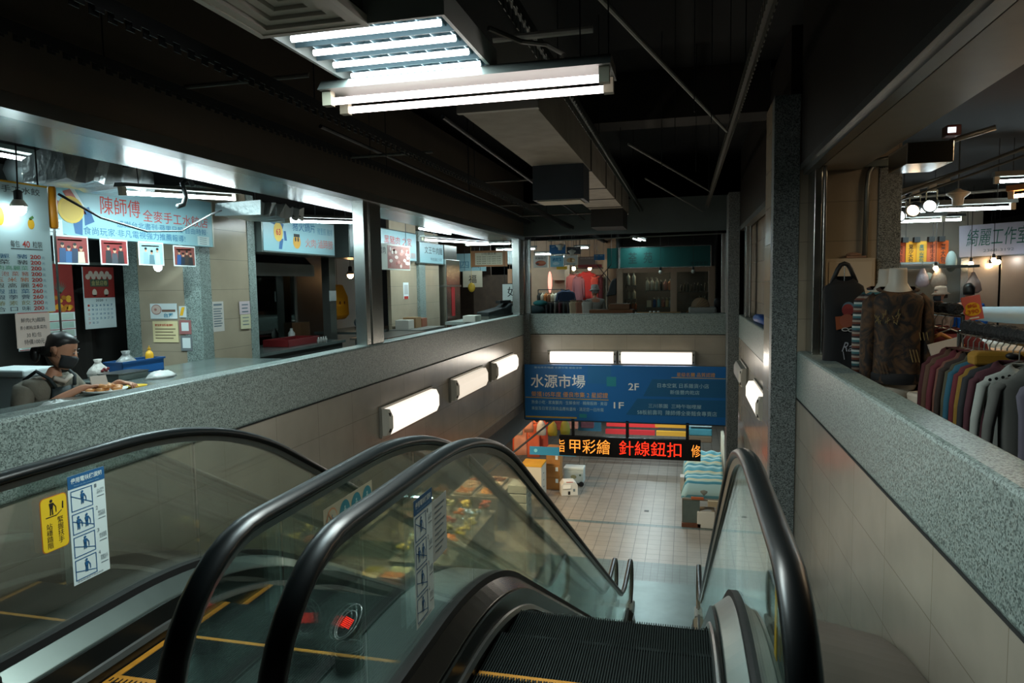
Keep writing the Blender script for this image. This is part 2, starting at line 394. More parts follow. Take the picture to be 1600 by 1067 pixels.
# ------------------------------------------------------------------ escalators
Y1, Y2, SL = 3.35, 11.28, 0.565
TH = math.atan(SL); R1, R2 = 2.8, 2.0
T1, T2 = R1 * math.tan(TH / 2), R2 * math.tan(TH / 2)
def off(y):
    a = Y1 - T1
    if y < a: return 0.0
    if y < a + R1 * math.sin(TH): return -(R1 - math.sqrt(R1 * R1 - (y - a) ** 2))
    b = Y2 + T2
    if y < b - R2 * math.sin(TH): return -SL * (y - Y1)
    if y < b: return LOW + (R2 - math.sqrt(R2 * R2 - (b - y) ** 2))
    return LOW
YS = [1.95 + 0.1 * i for i in range(0, 24)] + [4.4 + 0.55 * i for i in range(11)] + [10.2 + 0.12 * i for i in range(17)]
YS = [y for y in YS if y <= 12.3] + [12.3]
def sweepv(sec, ys):
    return B().rings([[(x, y, z + off(y)) for x, z in sec] for y in ys])
HC = 0.957; NR = 0.42
ya, yb = 1.85, 12.72
def hand_path():
    P = []
    for k in range(0, 19):
        a = -PI / 2 - 0.15 + (-PI + 0.15) * k / 18      # from below, round the front, to the top
        P.append((ya + NR * math.cos(a), HC - NR + NR * math.sin(a)))
    for y in [1.95 + .09 * i for i in range(1, 25)] + [4.3 + .5 * i for i in range(12)] + [10.15 + .1 * i for i in range(26)]:
        if y < yb - 0.02: P.append((y, HC + off(y)))
    for k in range(0, 19):
        a = PI / 2 - (PI + 0.0) * k / 18
        P.append((yb + NR * math.cos(a), LOW + HC - NR + NR * math.sin(a)))
    return P
HP = hand_path()
def handrail(cx):
    sec = [(0.040 * math.cos(2 * PI * k / 12), 0.024 * math.sin(2 * PI * k / 12)) for k in range(12)]
    R = []
    for i, (y, z) in enumerate(HP):
        a, b = HP[max(i - 1, 0)], HP[min(i + 1, len(HP) - 1)]
        ty, tz = b[0] - a[0], b[1] - a[1]; d = math.hypot(ty, tz); ny, nz = -tz / d, ty / d
        R.append([(cx + u, y + ny * w, z + nz * w) for u, w in sec])
    return B().rings(R)
def rail_track(cx):
    R = []
    for i, (y, z) in enumerate(HP):
        a, b = HP[max(i - 1, 0)], HP[min(i + 1, len(HP) - 1)]
        ty, tz = b[0] - a[0], b[1] - a[1]; d = math.hypot(ty, tz); ny, nz = -tz / d, ty / d
        R.append([(cx + u, y + ny * w, z + nz * w) for u, w in ((-.022, -.022), (.022, -.022), (.012, -.05), (-.012, -.05))])
    return B().rings(R)
def glass_top(y):
    if y < ya: return HC - NR + math.sqrt(max(0, (NR - .04) ** 2 - (y - ya) ** 2))
    if y > yb: return LOW + HC - NR + math.sqrt(max(0, (NR - .04) ** 2 - (y - yb) ** 2))
    return HC - .04 + off(y)
def glass_pane(cx, y0, y1):
    n = max(4, int((y1 - y0) / .12)); R = []
    for i in range(n + 1):
        y = y0 + (y1 - y0) * i / n; zb = off(y) + .2; zt = max(glass_top(y), zb + .01)
        R.append([(cx - .005, y, zb), (cx + .005, y, zb), (cx + .005, y, zt), (cx - .005, y, zt)])
    return B().rings(R)
RIB = B()
for k in range(84):
    x = -.498 + k * .01187
    RIB.box(x, x + .0055, -.2, .2, -.012, 0)
RIB.box(-.498, .498, -.2, .2, -.03, -.012)
RIB.rings([[(x, .2 - .0, -.012), (x, .2, -.26), (x, .185, -.26), (x, .185, -.012)] for x in (-.498, .498)])
STEPM = mat('#1c2423', 0.5, 0.5, vary=0.25, vscale=9)
step0 = RIB.build('step', STEPM); step_mesh = step0.data; bpy.data.objects.remove(step0)
DEM = mat('#a9721b', 0.6, vary=0.35, vscale=25)
def dem_mesh(full):
    b = B()
    for k in range(42):
        x = -.498 + k * .02374
        b.box(x, x + .0135, -.2, -.172, -.011, .0012)
    b.box(-.498, .498, -.172, -.15, -.011, .0012)
    if full: b.box(-.498, -.465, -.15, .2, -.011, .0014).box(.465, .498, -.15, .2, -.011, .0014)
    o = b.build('x', DEM); me = o.data; bpy.data.objects.remove(o); return me
demF, demS = dem_mesh(True), dem_mesh(False)
SKIRT = mat('#3c3e3b', 0.28, 0.85, vary=0.2, vscale=6)
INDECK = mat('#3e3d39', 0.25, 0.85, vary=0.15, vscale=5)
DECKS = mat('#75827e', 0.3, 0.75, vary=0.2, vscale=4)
CLAD = mat('#6d645b', 0.4, 0.25, vary=0.12, vscale=3)
BRUSH = mat('#8f9290', 0.3, 0.9)
def escalator(cx, label, marked):
    t = thing('escalator', label, 'escalator', (0, 0, 0))
    yg = [1.44, 1.98] + [3.12 + 1.16 * i for i in range(9)] + [13.12]
    for s in (-1, 1):
        gx = cx + s * .62
        handrail(gx).build('handrail', RUB, t, smooth=True)
        rail_track(gx).build('handrail_track', STEELD, t, smooth=False)
        for a, b in zip(yg, yg[1:]): glass_pane(gx, a + .004, b - .004).build('glass_panel', GLASS, t)
        sweepv([(gx - .022, .14), (gx + .022, .14), (gx + .022, .268), (gx - .022, .268)], YS).build('glass_gasket', BLK, t)
        i0, i1 = cx + s * .515, gx - s * .022
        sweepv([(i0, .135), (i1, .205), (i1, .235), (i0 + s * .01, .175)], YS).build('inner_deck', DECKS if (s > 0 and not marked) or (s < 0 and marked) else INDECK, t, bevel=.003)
        sweepv([(cx + s * .505, -.25), (cx + s * .517, -.25), (cx + s * .517, .17), (cx + s * .505, .17)], YS).build('skirt_panel', SKIRT, t)
        sweepv([(cx + s * .488, .05), (cx + s * .505, .045), (cx + s * .505, .08), (cx + s * .495, .075)], YS).build('skirt_brush', BRUSH, t)
        B().rings([[(gx + a * .06, y, z) for a, z in ((-1, .0), (1, .0), (1, .24), (-1, .24))] for y in (1.40, 1.95)]).build('newel_base', BLK, t, bevel=.01)
        B().prism([(12.3, LOW), (13.08, LOW), (12.98, LOW + .10), (12.3, LOW + .24)], 'x', gx - .075, gx + .075).build('newel_base', mat('#8b918d', .3, .5), t, bevel=.03)
    for k in range(25):
        y = 2.14 + .4 * k
        if y > 11.9: break
        o = bpy.data.objects.new('step', step_mesh); COL.objects.link(o); o.parent = t
        z = off(y) if y < 3.4 else (-.226 * round((y - 3.14) / .4) - .0)
        z = max(z, LOW)
        o.location = (cx, y, z)
        if k == 2 or marked:
            d = bpy.data.objects.new('step_marking', demF if marked else demS); COL.objects.link(d); d.parent = o
    B().box(cx - .5, cx + .5, 1.2, 2.1, -.02, .004).build('landing_plate', STEELG, t)
    c = B()
    for k in range(42): c.box(cx - .498 + k * .02374, cx - .4845 + k * .02374, 2.1, 2.16, -.01, .006)
    c.box(cx - .5, cx + .5, 2.04, 2.1, -.01, .008).build('comb_plate', DEM, t)
    B().box(cx - .62, cx + .62, 12.0, 14.1, LOW - .02, LOW + .006).build('landing_plate', mat('#66716e', 0.38, 0.8, vary=0.3, vscale=3), t)
    sweepv([(cx - .55, -.75), (cx + .55, -.75), (cx + .55, -.3), (cx - .55, -.3)], YS).build('truss', DARK, t)
    return t
escR = escalator(-.37, 'nearer escalator, dark ribbed steps going down in front of the camera', False)
escL = escalator(-1.90, 'escalator along the beige wall with three lamps, steps edged in yellow', True)
# decks between and beside the balustrades
sweepv([(-1.255, .18), (-1.015, .18), (-1.015, .262), (-1.255, .262)], [1.5] + YS).build('middle_deck', DECKS, escR, bevel=.004)
sweepv([(.275, .1), (.40, .1), (.40, .225), (.275, .245)], [1.5] + YS).build('outer_deck', DECKS, escR, bevel=.004)
sweepv([(.40, -.8), (.93, -.8), (.93, .10), (.40, .20)], [.9] + YS).build('side_cladding', CLAD, escR, bevel=.01)
sweepv([(-2.70, .1), (-2.545, .1), (-2.545, .262), (-2.70, .255)], [1.5] + YS).build('outer_deck', CLAD, escL, bevel=.004)
sweepv([(-3.20, -.8), (-2.70, -.8), (-2.70, .255), (-3.20, .20)], [.9] + YS).build('side_cladding', CLAD, escL, bevel=.01)
struct('floor_lower_plate', B().box(-2.8, .93, 13.0, 14.12, LOW - .01, LOW + .004), mat('#66716e', 0.38, 0.8, vary=0.3, vscale=3))

# stickers on the glass
def pict(b, x, z, s, m, lay=3):
    b.disc(x, z + s * .42, s * .1, s * .1, lay, m, 10).flat([(x - s * .15, z + s * .3), (x + s * .15, z + s * .3), (x + s * .1, z - s * .05), (x - s * .1, z - s * .05)], lay, m)
    b.line([(x - s * .05, z), (x - s * .08, z - s * .42)], s * .08, lay, m).line([(x + s * .05, z), (x + s * .07, z - s * .42)], s * .08, lay, m)
    b.line([(x + s * .13, z + s * .25), (x + s * .3, z), (x + s * .3, z - s * .3)], s * .06, lay, m)
DBL = mat('#14527f', 0.6); GRYT = mat('#5f6c74', 0.7); STK = mat('#c5d3d2', 0.6)
def guide_sticker(x, y0, y1, z0, z1, label):
    w, h = y1 - y0, z1 - z0
    t = thing('safety_sticker', label, 'sticker', (x, (y0 + y1) / 2, z0), FX)
    B().box(-w / 2, w / 2, -.0004, .0004, 0, h).build('sheet', STK, t)
    b = B().rect(-w / 2, w / 2, h * .88, h, 2, DBL)
    b.text('使用電扶梯須知', -w * .42, w * .42, h * .925, h * .975, STK, 3, .02)
    b.text('Please use the escalator safely', -w * .34, w * .34, h * .893, h * .908, mat('#8fb2c4'), 3)
    for i in range(4):
        zc = h * (.765 - .212 * i)
        b.frame(-w * .44, w * .14, zc - h * .095, zc + h * .095, w * .02, 2, DBL)
        if i == 1:
            pict(b, -w * .28, zc, h * .13, DBL); pict(b, -w * .06, zc, h * .13, DBL)
        else: pict(b, -w * .14, zc + h * .01, h * .13, DBL)
        b.line([(-w * .42, zc + h * .05 - h * .02 * i), (w * .12, zc - h * .06)], w * .018, 2, DBL)
        b.text(str(i + 1), w * .2, w * .26, zc + h * .06, zc + h * .095, GRYT, 2)
        b.text(['小心衣物\n避免夾入', '牽好兒童\n站穩踏階', '勿坐踏階', '緊握扶手'][i], w * .26, w * .46, zc - h * .005, zc + h * .045, GRYT, 2)
        b.line([(w * .26, zc - h * .03), (w * .46, zc - h * .03)], h * .008, 2, GRYT)
    b.text('緊急時請按下停止按鈕', -w * .4, w * .3, h * .012, h * .03, GRYT, 2)
    b.build('print', DBL, t)
    return t
guide_sticker(-2.505, 2.32, 2.51, .415, .885, 'tall white escalator safety sticker with blue header beside the yellow sticker')
guide_sticker(-.975, 2.355, 2.545, .37, .865, 'tall white safety sticker with blue header on the front glass panel')
t = thing('handrail_sticker', 'yellow rounded sticker with black figure and hold-the-handrail writing', 'sticker', (-2.506, 2.25, .595), FX)
pts = []
for cx_, cz_, a0 in ((.045, .025, -PI / 2), (.045, .215, 0), (-.045, .215, PI / 2), (-.045, .025, PI)):
    pts += [(cx_ + .018 * math.cos(a0 + k * PI / 8), cz_ + .018 * math.sin(a0 + k * PI / 8)) for k in range(5)]
B().prism(pts, 'y', -.0004, .0004).build('sheet', mat('#b5651d', .6), t)
b = B().flat([(p[0] * .95, .12 + (p[1] - .12) * .975) for p in pts], 2, mat('#d8b41a', .6))
pict(b, -.012, .185, .07, BLK); b.line([(-.04, .15), (.01, .15), (.035, .165)], .004, 3, BLK); b.line([(.04, .17), (.042, .2)], .006, 3, BLK)
b.text('緊\n握\n扶\n手', .012, .04, .03, .14, BLK, 3).text('站\n穩\n踏\n階', -.04, -.012, .02, .125, BLK, 3)
b.build('print', BLK, t)
t = thing('notice_sheet', 'plain grey-white notice sheet with lines of print beside the front glass sticker', 'notice', (-.977, 2.635, .55), FX)
B().box(-.085, .085, -.0004, .0004, 0, .25).build('sheet', mat('#a9b0ac', .7), t)
b = B()
for i in range(9): b.line([(-.06, .22 - i * .023), (.06 - .02 * (i % 3), .22 - i * .023)], .006, 2, GRYT)
b.build('print', GRYT, t)
t = thing('round_symbol_sticker', 'pale yellow strip with one ringed and three teal round symbols on the middle glass', 'sticker', (-1.262, 2.41, .745), FX)
B().box(-.2, .2, -.0004, .0004, 0, .115).build('sheet', mat('#a39a80', .6), t)
b = B(); TEA = mat('#2c6f78', .6)
b.disc(-.14, .058, .042, .048, 2, mat('#b07a55')).disc(-.14, .058, .036, .042, 3, mat('#a39a80')); pict(b, -.14, .055, .05, mat('#7a7f78'), 4); b.line([(-.165, .09), (-.115, .026)], .005, 5, mat('#b07a55'))
for k in range(3): b.disc(-.04 + k * .095, .058, .042, .048, 2, TEA); pict(b, -.04 + k * .095, .055, .055, mat('#9db3ad'), 3)
b.build('print', TEA, t)
tag(B().box(.2485, .2515, 1.985, 2.03, .60, .93).build('yellow_strip', mat('#c9a522', .6)), 'narrow vertical yellow warning strip on the glass beside the blank wall', 'sticker')

# direction indicator standing on the middle deck
t = thing('direction_indicator', 'clear tube with slanted top and glowing red light on steel deck', 'indicator', (-1.2, 2.25, .262), math.radians(-28))
B().lathe([(.053, 0), (.053, .05), (.048, .055), (.048, .06)], seg=24).build('base', STEELG, t, smooth=False)
b = B(); R = []
for k in range(24):
    a = 2 * PI * k / 24; x, y = .05 * math.cos(a), .05 * math.sin(a)
    R.append((x, y))
b.rings([[(x, y, .05) for x, y in R], [(x, y, .17 + y * .95) for x, y in R]]).build('clear_tube', PLASTIC, t, smooth=False)
s45 = math.atan(.95)
d = B()
for k in range(24): pass
RIMM = mat('#b9c4c2', .2, .3)
B().tube([(x, y, .17 + y * .95) for x, y in R + R[:1]], .0028, 6).build('slanted_rim', RIMM, t, smooth=True)
B().tube([(x, y, .052) for x, y in R + R[:1]], .003, 6).tube([(x, y, .075) for x, y in R + R[:1]], .002, 6).build('lower_rim', RIMM, t, smooth=True)
def tilt(x, w, h=0): return (x, w * math.cos(s45) - h * math.sin(s45), .168 + w * math.sin(s45) + h * math.cos(s45))
d.rings([[tilt(.036 * math.cos(2 * PI * k / 20), .05 * math.sin(2 * PI * k / 20) - .008, h) for k in range(20)] for h in (-.03, .002)]).build('lamp_disc', BLK, t)
B().tube([tilt(.037 * math.cos(2 * PI * k / 24), .052 * math.sin(2 * PI * k / 24) - .008, .001) for k in range(25)], .003, 6).build('lens_ring', RIMM, t, smooth=True)
d = B()
for i in range(8):
    for j in range(6):
        x, w = -.022 + i * .0063, -.018 + j * .0063
        d.rings([[tilt(x + .0024 * math.cos(2 * PI * k / 6), w + .0024 * math.sin(2 * PI * k / 6), h) for k in range(6)] for h in (.002, .0035)])
d.build('red_light_grid', mat('#ff2a12', .5, emit=1.4), t)
# ------------------------------------------------------------------ lamps on the well walls
DIFF = mat('#fff3e4', .4, emit=.85, vary=0.06, vscale=4)
def wall_lamp(loc, rz, L, label, wide=False, glow=None):
    t = thing('wall_lamp', label, 'wall lamp', loc, rz)
    h = .34 if not wide else .27
    B().box(-L / 2, L / 2, -.03, 0, -h / 2, h / 2).build('back_plate', mat('#8c887e', .5, .3), t, bevel=.004)
    w = h * .42
    if 'unlit' not in label: area(t, (0, -.142, 0), (-PI / 2, 0, 0), L - .2, h * .8, (3 if 'dimmer' in label else 3.5 if wide else 6) * L, (1, .90, .76))
    prof = [(-.03, -w), (-.10, -w * .98), (-.135, -w * .45), (-.135, w * .45), (-.10, w * .98), (-.03, w)]
    b = B().rings([[(x, y, z) for y, z in prof] for x in (-L / 2 + .07, L / 2 - .07)])
    b.build('diffuser', glow or DIFF, t, bevel=.004)
    for s in (-1, 1):
        e = B().rings([[(s * (L / 2 - .07), y, z) for y, z in prof], [(s * (L / 2 - .02), y * .8, z * 1.02) for y, z in prof]])
        e.build('end_cap', mat('#c9c3b6', .5), t)
        for q in (-1, 1): B().box(s * (L / 2 - .045) - .012, s * (L / 2 - .045) + .012, -.12, -.07, q * w * .6 - .02, q * w * .6 + .02).build('clip', mat('#555048', .4, .8), t)
    return t
wall_lamp((-3.208, 7.66, .19), FX, 1.6, 'long white wall lamp on the beige side wall, nearest of its row of three')
wall_lamp((-3.208, 9.95, .19), FX, 1.6, 'dimmer long white wall lamp, middle of the row of three on the side wall', glow=mat('#fff0dc', .4, emit=.55))
wall_lamp((-3.208, 12.05, .19), FX, 1.6, 'long white wall lamp next to the far corner, last of the row of three')
wall_lamp((-2.03, 13.945, .17), FY, 1.42, 'wide bright wall lamp above the blue sign, nearer the side wall lamps', True, mat('#fff1e2', .4, emit=.95))
wall_lamp((-.56, 13.945, .17), FY, 1.5, 'wide bright wall lamp above the blue sign, nearer the granite pillar', True, mat('#fff1e2', .4, emit=.88))
wall_lamp((.938, 9.3, .15), BX, 1.5, 'white wall lamp on the narrow wall just past the front granite pillar')
wall_lamp((.938, 11.9, .15), BX, 1.3, 'unlit grey wall lamp on the narrow wall close to the blue sign', glow=mat('#8a8a84', .4))

# blue market directory
t = thing('directory_sign', 'large blue market directory board with white floor listing', 'sign', (-1.2, 13.72, -1.085))
Wd, Hd = 3.94, 1.12
B().box(-Wd / 2, Wd / 2, -.02, .02, 0, Hd).build('board', mat('#0a68ac', .5), t, bevel=.004)
def ux(p): return -Wd / 2 + (p - 820) / 316 * Wd
def uz(p): return Hd - (p - 570.5) / 89.5 * Hd
SW = mat('#e8f0ed', .6); SG = mat('#e0a232', .6); ST = mat('#a3cbd6', .6)
b = B()
b.rect(ux(923), ux(960), uz(600), uz(571), 28, mat('#126ba3', .5)).rect(ux(953), ux(968), uz(603.5), uz(588.5), 29, mat('#1d8a96', .5)).rect(ux(909), ux(921), uz(655), uz(649), 29, mat('#1d8a96', .5))
b.flat([(ux(1010), uz(618)), (ux(1135), uz(618)), (ux(1135), uz(591)), (ux(1024), uz(591))], 28, mat('#0f5f8c', .5)).flat([(ux(983), uz(648)), (ux(1135), uz(648)), (ux(1135), uz(622)), (ux(1001), uz(622))], 28, mat('#0f5f8c', .5))
b.text('水源市場', ux(830), ux(919), uz(608), uz(586), SW, 30, .012)
b.text('榮獲105年度 優良市集 2 星認證', ux(831), ux(955), uz(622.5), uz(614), SG, 30)
b.line([(ux(821), uz(624)), (ux(956), uz(625.5))], .016, 30, mat('#b99a3c', .6)).rect(ux(821), ux(905), uz(657), uz(654.5), 30, mat('#b99a3c', .6))
b.text('熟食小吃 · 家禽獸肉 · 生鮮食材 · 精緻服飾 · 美容', ux(831), ux(954), uz(634.5), uz(628.5), ST, 30)
b.text('美髮及日常百貨商品應有盡有 · 滿足您一日所需', ux(831), ux(948), uz(644.5), uz(638.5), ST, 30)
b.text('臺北市市場處 水源市場 樓層導覽', ux(836), ux(914), uz(576.5), uz(573.5), ST, 30)
b.text('2F', ux(987), ux(1003.5), uz(609), uz(598), SW, 30, .01).text('1F', ux(964), ux(980), uz(638.5), uz(628.5), SW, 30, .01)
b.text('星級名攤 品質認證', ux(1061), ux(1118), uz(586.5), uz(580), SG, 30).line([(ux(1053), uz(588)), (ux(1135), uz(588.6))], .014, 30, mat('#b9ab7a', .6))
b.text('日本空氣 日系雜貨小店', ux(1032), ux(1109), uz(604), uz(597), ST, 30).text('新佳豐肉乾店', ux(1051), ux(1095), uz(614), uz(607.5), ST, 30)
b.text('三川茶園  三時午咖哩屋', ux(1018), ux(1098), uz(636), uz(629.5), ST, 30).text('58板前壽司  陳師傅全麥麵食專賣店', ux(1001), ux(1121), uz(647), uz(639.5), ST, 30)
b.build('print', SW, t)
B().box(-Wd / 2 - .02, -Wd / 2, -.03, .03, 0, Hd).box(Wd / 2, Wd / 2 + .02, -.03, .03, 0, Hd).box(-Wd / 2, Wd / 2, -.03, .03, -.02, 0).build('frame', mat('#3e4a50', .5, .5), t)
# LED board
t = thing('led_board', 'black hanging LED board with amber and red running characters', 'sign', (-1.09, 13.72, -1.80))
B().box(-1.38, 1.38, -.05, .05, 0, .40).build('housing', mat('#090808', .5), t, bevel=.006)
AM = mat('#ff9a3a', .5, emit=1.0); RE = mat('#ff2e16', .5, emit=1.2)
def lx(p): return -1.38 + (p - 875) / 220 * 2.76
b = B()
b.text('旨', lx(875.5), lx(884), .07, .33, AM, 64).text('甲彩繪', lx(892), lx(957), .06, .35, AM, 64)
b.text('針線鈕扣', lx(971), lx(1066), .06, .35, RE, 64).text('修', lx(1081), lx(1094.5), .08, .32, AM, 64)
b.build('lettering', AM, t)
for x in (-1.1, -.02, 1.13): B().box(x - .03, x + .03, -.02, .02, .40, .74).build('hanger', BLK, t)

# ------------------------------------------------------------------ ceiling over the well
def tube_fixture(name, label, a, b_, h=.05, n=1, gap=.09, m=None, r=.016, group=None, body=None, hood=.05, pw=.26, tint=(.86, 1, .98)):
    """a straight fluorescent fixture from a to b_ with n bare tubes below a thin housing"""
    a, b_ = Vector(a), Vector(b_); d = b_ - a; L = d.length; rz = math.atan2(d.y, d.x)
    t = thing(name, label, 'fluorescent lamp', (a + b_) / 2, rz, group, ry=-math.asin(max(-1, min(1, d.z / L))))
    w = hood + (n - 1) * gap / 2
    B().prism([(-w, r * 1.6 + .02), (w, r * 1.6 + .02), (w * .7, r * 1.6 + .02 + h), (-w * .7, r * 1.6 + .02 + h)], 'x', -L / 2, L / 2).build('housing', body or mat('#5d615d', .5), t)
    for k in range(n):
        y = (k - (n - 1) / 2) * gap
        B().lathe([(r, -L / 2 + .05), (r, L / 2 - .05)], (0, y, 0), 10, 'x').build('tube', m or LAMPC, t, smooth=True)
        for s in (-1, 1): B().box(s * (L / 2 - .03) - .022, s * (L / 2 - .03) + .022, y - .02, y + .02, -.02, r * 1.6 + .03).build('socket', mat('#a19b88', .6), t)
    za = t.location.z; top = -.81 - za if za < 0 else (3.03 - za if (b_.x < -3.4 or a.x > 1 or a.y > 14) else 0)
    if top > .12:
        for s in (-1, 1): B().tube([(s * L * .36, 0, r * 1.6 + .02 + h), (s * L * .36, 0, top)], .004, 5).build('suspension_wire', TRAY, t)
    c = lin(dict((v, kk[0]) for kk, v in _mats.items())[m or LAMPC])
    area(t, (0, 0, -r - .006), (0, 0, 0), L - .1, .03 + (n - 1) * gap, LAMP * pw * L * n, [a_ * b2 for a_, b2 in zip(c, tint)])
    return t
tf = tube_fixture('batten_light', 'twin bare fluorescent tube light hanging over the escalators', (-1.66, 3.135, 2.525), (-.31, 3.135, 2.525), .05, 2, .17, mat('#fff0ec', .4, emit=TUBE * 2), .016, hood=.05, pw=.8, tint=(.78, 1, .99))
t = thing('louvre_light', 'square louvred ceiling light with four bright tubes', 'ceiling light', (-1.2, 2.80, 2.62))
B().box(-.36, .36, -.36, -.345, 0, .09).box(-.36, .36, .345, .36, 0, .09).box(-.36, -.345, -.345, .345, 0, .09).box(.345, .36, -.345, .345, 0, .09).box(-.36, .36, -.36, .36, .09, .1).build('housing', mat('#9aa09a', .5, .2), t)
for k in range(4):
    y = -.255 + k * .17
    B().lathe([(.0125, -.31), (.0125, .31)], (0, y, .014), 10, 'x').build('tube', mat('#f2fbff', .4, emit=TUBE * 2), t, smooth=True)
area(t, (0, 0, -.004), (0, 0, 0), .64, .64, LAMP * .95, (.72, .97, 1))
LOUV = mat('#5d767e', .4, .3)
for k in range(8):
    x = -.30 + k * .0857
    B().prism([(x - .012, .075), (x + .012, .075), (x + .003, .03), (x - .003, .03)], 'y', -.345, .345).build('louvre_blade', LOUV, t)
for k in range(5):
    y = -.34 + k * .17
    B().box(-.345, .345, y - .003, y + .003, .01, .07).build('reflector_blade', LOUV, t)
t = thing('air_diffuser', 'square grey air diffuser with nested frames beside the louvred light', 'air vent', (-1.365, 2.235, 2.62)); t.scale = (.71, .71, 1)
for k, (w, z) in enumerate(((.285, 0), (.215, .012), (.15, .024), (.085, .036))):
    i = w - .055
    B().rings([[(-q, -q, zz), (q, -q, zz), (q, q, zz), (-q, q, zz)] for q, zz in ((w, z), (i, z + .0), (i - .004, z + .03), (w - .01, z + .03), (w, z))], cap=False).build('vane', mat('#b8b2a6', .6), t)
B().box(-.30, .30, -.30, .30, .05, .14).build('plenum', mat('#4a4843', .6), t)
B().box(-.32, .32, -.32, -.285, -.004, .03).box(-.32, .32, .285, .32, -.004, .03).box(-.32, -.285, -.285, .285, -.004, .03).box(.285, .32, -.285, .285, -.004, .03).build('flange', mat('#c2bcb0', .6), t)
t = thing('air_duct', 'long grey rectangular air duct running away under the dark ceiling', 'duct', (-1.3, 4.93, 2.9))
B().box(-.29, .27, 0, 8.2, 0, .42).build('duct_body', DUCT, t)
B().box(-.31, .29, -.03, .02, -.01, .45).build('flange', mat('#7a7a70', .5, .4), t)
for y in (2.9, 4.4, 5.6, 6.7): B().box(-.30, .28, y, y + .03, -.008, .43).build('seam', mat('#37332d', .6), t)
B().box(-.28, .26, 2.40, 2.85, -.36, -.001).build('outlet_box', mat('#3b4046', .6, vary=.2), t)
B().box(-.24, .22, 2.44, 2.81, -.372, -.36).build('outlet_grille', mat('#a39a80', .6), t)
B().box(-.27, .27, 7.0, 7.9, -.30, -.001).build('outlet_box', mat('#22211f', .6), t)
# perforated channels and hangers
def channel(label, a, b_, w=.045, hang=(), mm=TRAY):
    a, b_ = Vector(a), Vector(b_); d = b_ - a; L = d.length
    t = thing('slotted_channel', label, 'ceiling channel', a, math.atan2(d.y, d.x), None, ry=-math.asin(d.z / L))
    b = B().box(0, L, -w / 2, -w / 2 + .004, 0, .05).box(0, L, -w / 2, w / 2, .05, .054)
    n = int(L / .09)
    for k in range(n): b.box(k * .09, k * .09 + .045, -w / 2, -w / 2 + .004, -.018, 0).box(k * .09 + .03, k * .09 + .075, w / 2 - .004, w / 2, -.012, .05)
    b.build('rail', mm, t)
    h = B()
    for s in hang: h.tube([(s * L, 0, .05), (s * L, 0, 4.2 - a.z)], .004, 5)
    if hang: h.build('hanger_rods', TRAY, t)
    return t
channel('dark slotted channel above the steel trim, lower of the two beside the stalls', (-3.02, .6, 2.84), (-3.02, 13.6, 2.84), .06, (.2, .45, .7))
channel('dark slotted channel along the ceiling, upper of the two beside the stalls', (-2.15, .6, 2.71), (-2.15, 13.6, 2.71), .06, (.25, .5, .8))
channel('slotted channel passing behind the right end of the twin tube light', (-.82, 2.4, 2.98), (-.82, 13.6, 2.98), .06, (.2, .4, .6, .8), mat('#4b5350', .45, .6, vary=.3))
channel('slotted channel over the near escalator, leading toward the granite pillar', (.40, 2.4, 3.0), (.36, 13.5, 3.0), .05, (.1, .25, .4, .6), mat('#5c5a50', .5, .6, vary=.3))
def rod(label, a, b_, r=.012, m=None):
    return tag(B().tube([a, b_], r, 8).build('ceiling_rod', m or mat('#6c6f69', .5, .5)), label, 'ceiling rod')
rod('thin grey ceiling bar slanting from the top edge to the slotted channel', (-.45, 3.2, 3.0), (.35, 6.69, 3.0), .014)
rod('short thin bar slanting under the concrete beam near the channel', (-.55, 7.0, 3.0), (.34, 11.0, 3.0), .012)
rod('thin dark bar under the ceiling ending above the teal signboard', (-.50, 9.0, 2.95), (.3, 13.6, 2.95), .012)
rod('pale crosswise strut behind the louvred light', (-.98, 3.62, 2.93), (-.46, 3.62, 2.93), .018, mat('#7f837a', .5))
for i, (x0, x1, y, z) in enumerate(((-3.0, -2.15, 3.8, 2.9), (-3.0, -2.2, 6.0, 2.85), (-2.6, -1.6, 8.6, 2.95), (-2.9, -1.6, 10.8, 2.9), (-3.1, -1.6, 12.6, 2.9))):
    rod('short crosswise strut under the dark ceiling, %s counted away from the camera' % ORD[i], (x0, y, z), (x1, y, z), .014, mat('#55524a', .6))
for i, x in enumerate((-2.75, -1.75)):
    rod('dark lengthwise bar %s' % ('beside the air duct' if i else 'between the two stall-side channels'), (x, 5.0, 2.9), (x - .2, 13.8, 2.9), .016, TRAY)
tag(B().tube([(-.86, 3.1, 2.80), (-.75, 3.25, 2.78), (-.68, 3.5, 2.84), (-.6, 3.55, 2.8), (-.62, 3.5, 2.72)], .012, 7).build('flexible_conduit', mat('#6f7069', .5)), 'curved flexible grey conduit leaving the louvred light', 'conduit')
h = B()
for x, y in ((-1.5, 3.1), (-.45, 3.1), (-.33, 3.12)): h.tube([(x, y, 2.6), (x, y, 4.2)], .0035, 5)
h.build('suspension_wire', TRAY, tf)
for o in [h for h in tf.children if h.name.startswith('suspension_wire')]: o.location = -tf.location
for i, (x, y, z0) in enumerate(((.05, 5.2, 3.0), (.18, 5.6, 3.0), (-.1, 6.4, 3.0), (-.25, 7.5, 3.0), (.1, 8.0, 3.0), (.3, 10.2, 3.0), (-2.3, 5.2, 2.7), (-2.0, 6.4, 2.7))):
    tag(B().tube([(x, y, z0 - .15), (x, y, 4.2)], .0035, 5).build('hanger_wire', TRAY), 'thin hanger wire below the dark ceiling', 'wire', 'thin hanger wires under the dark ceiling')
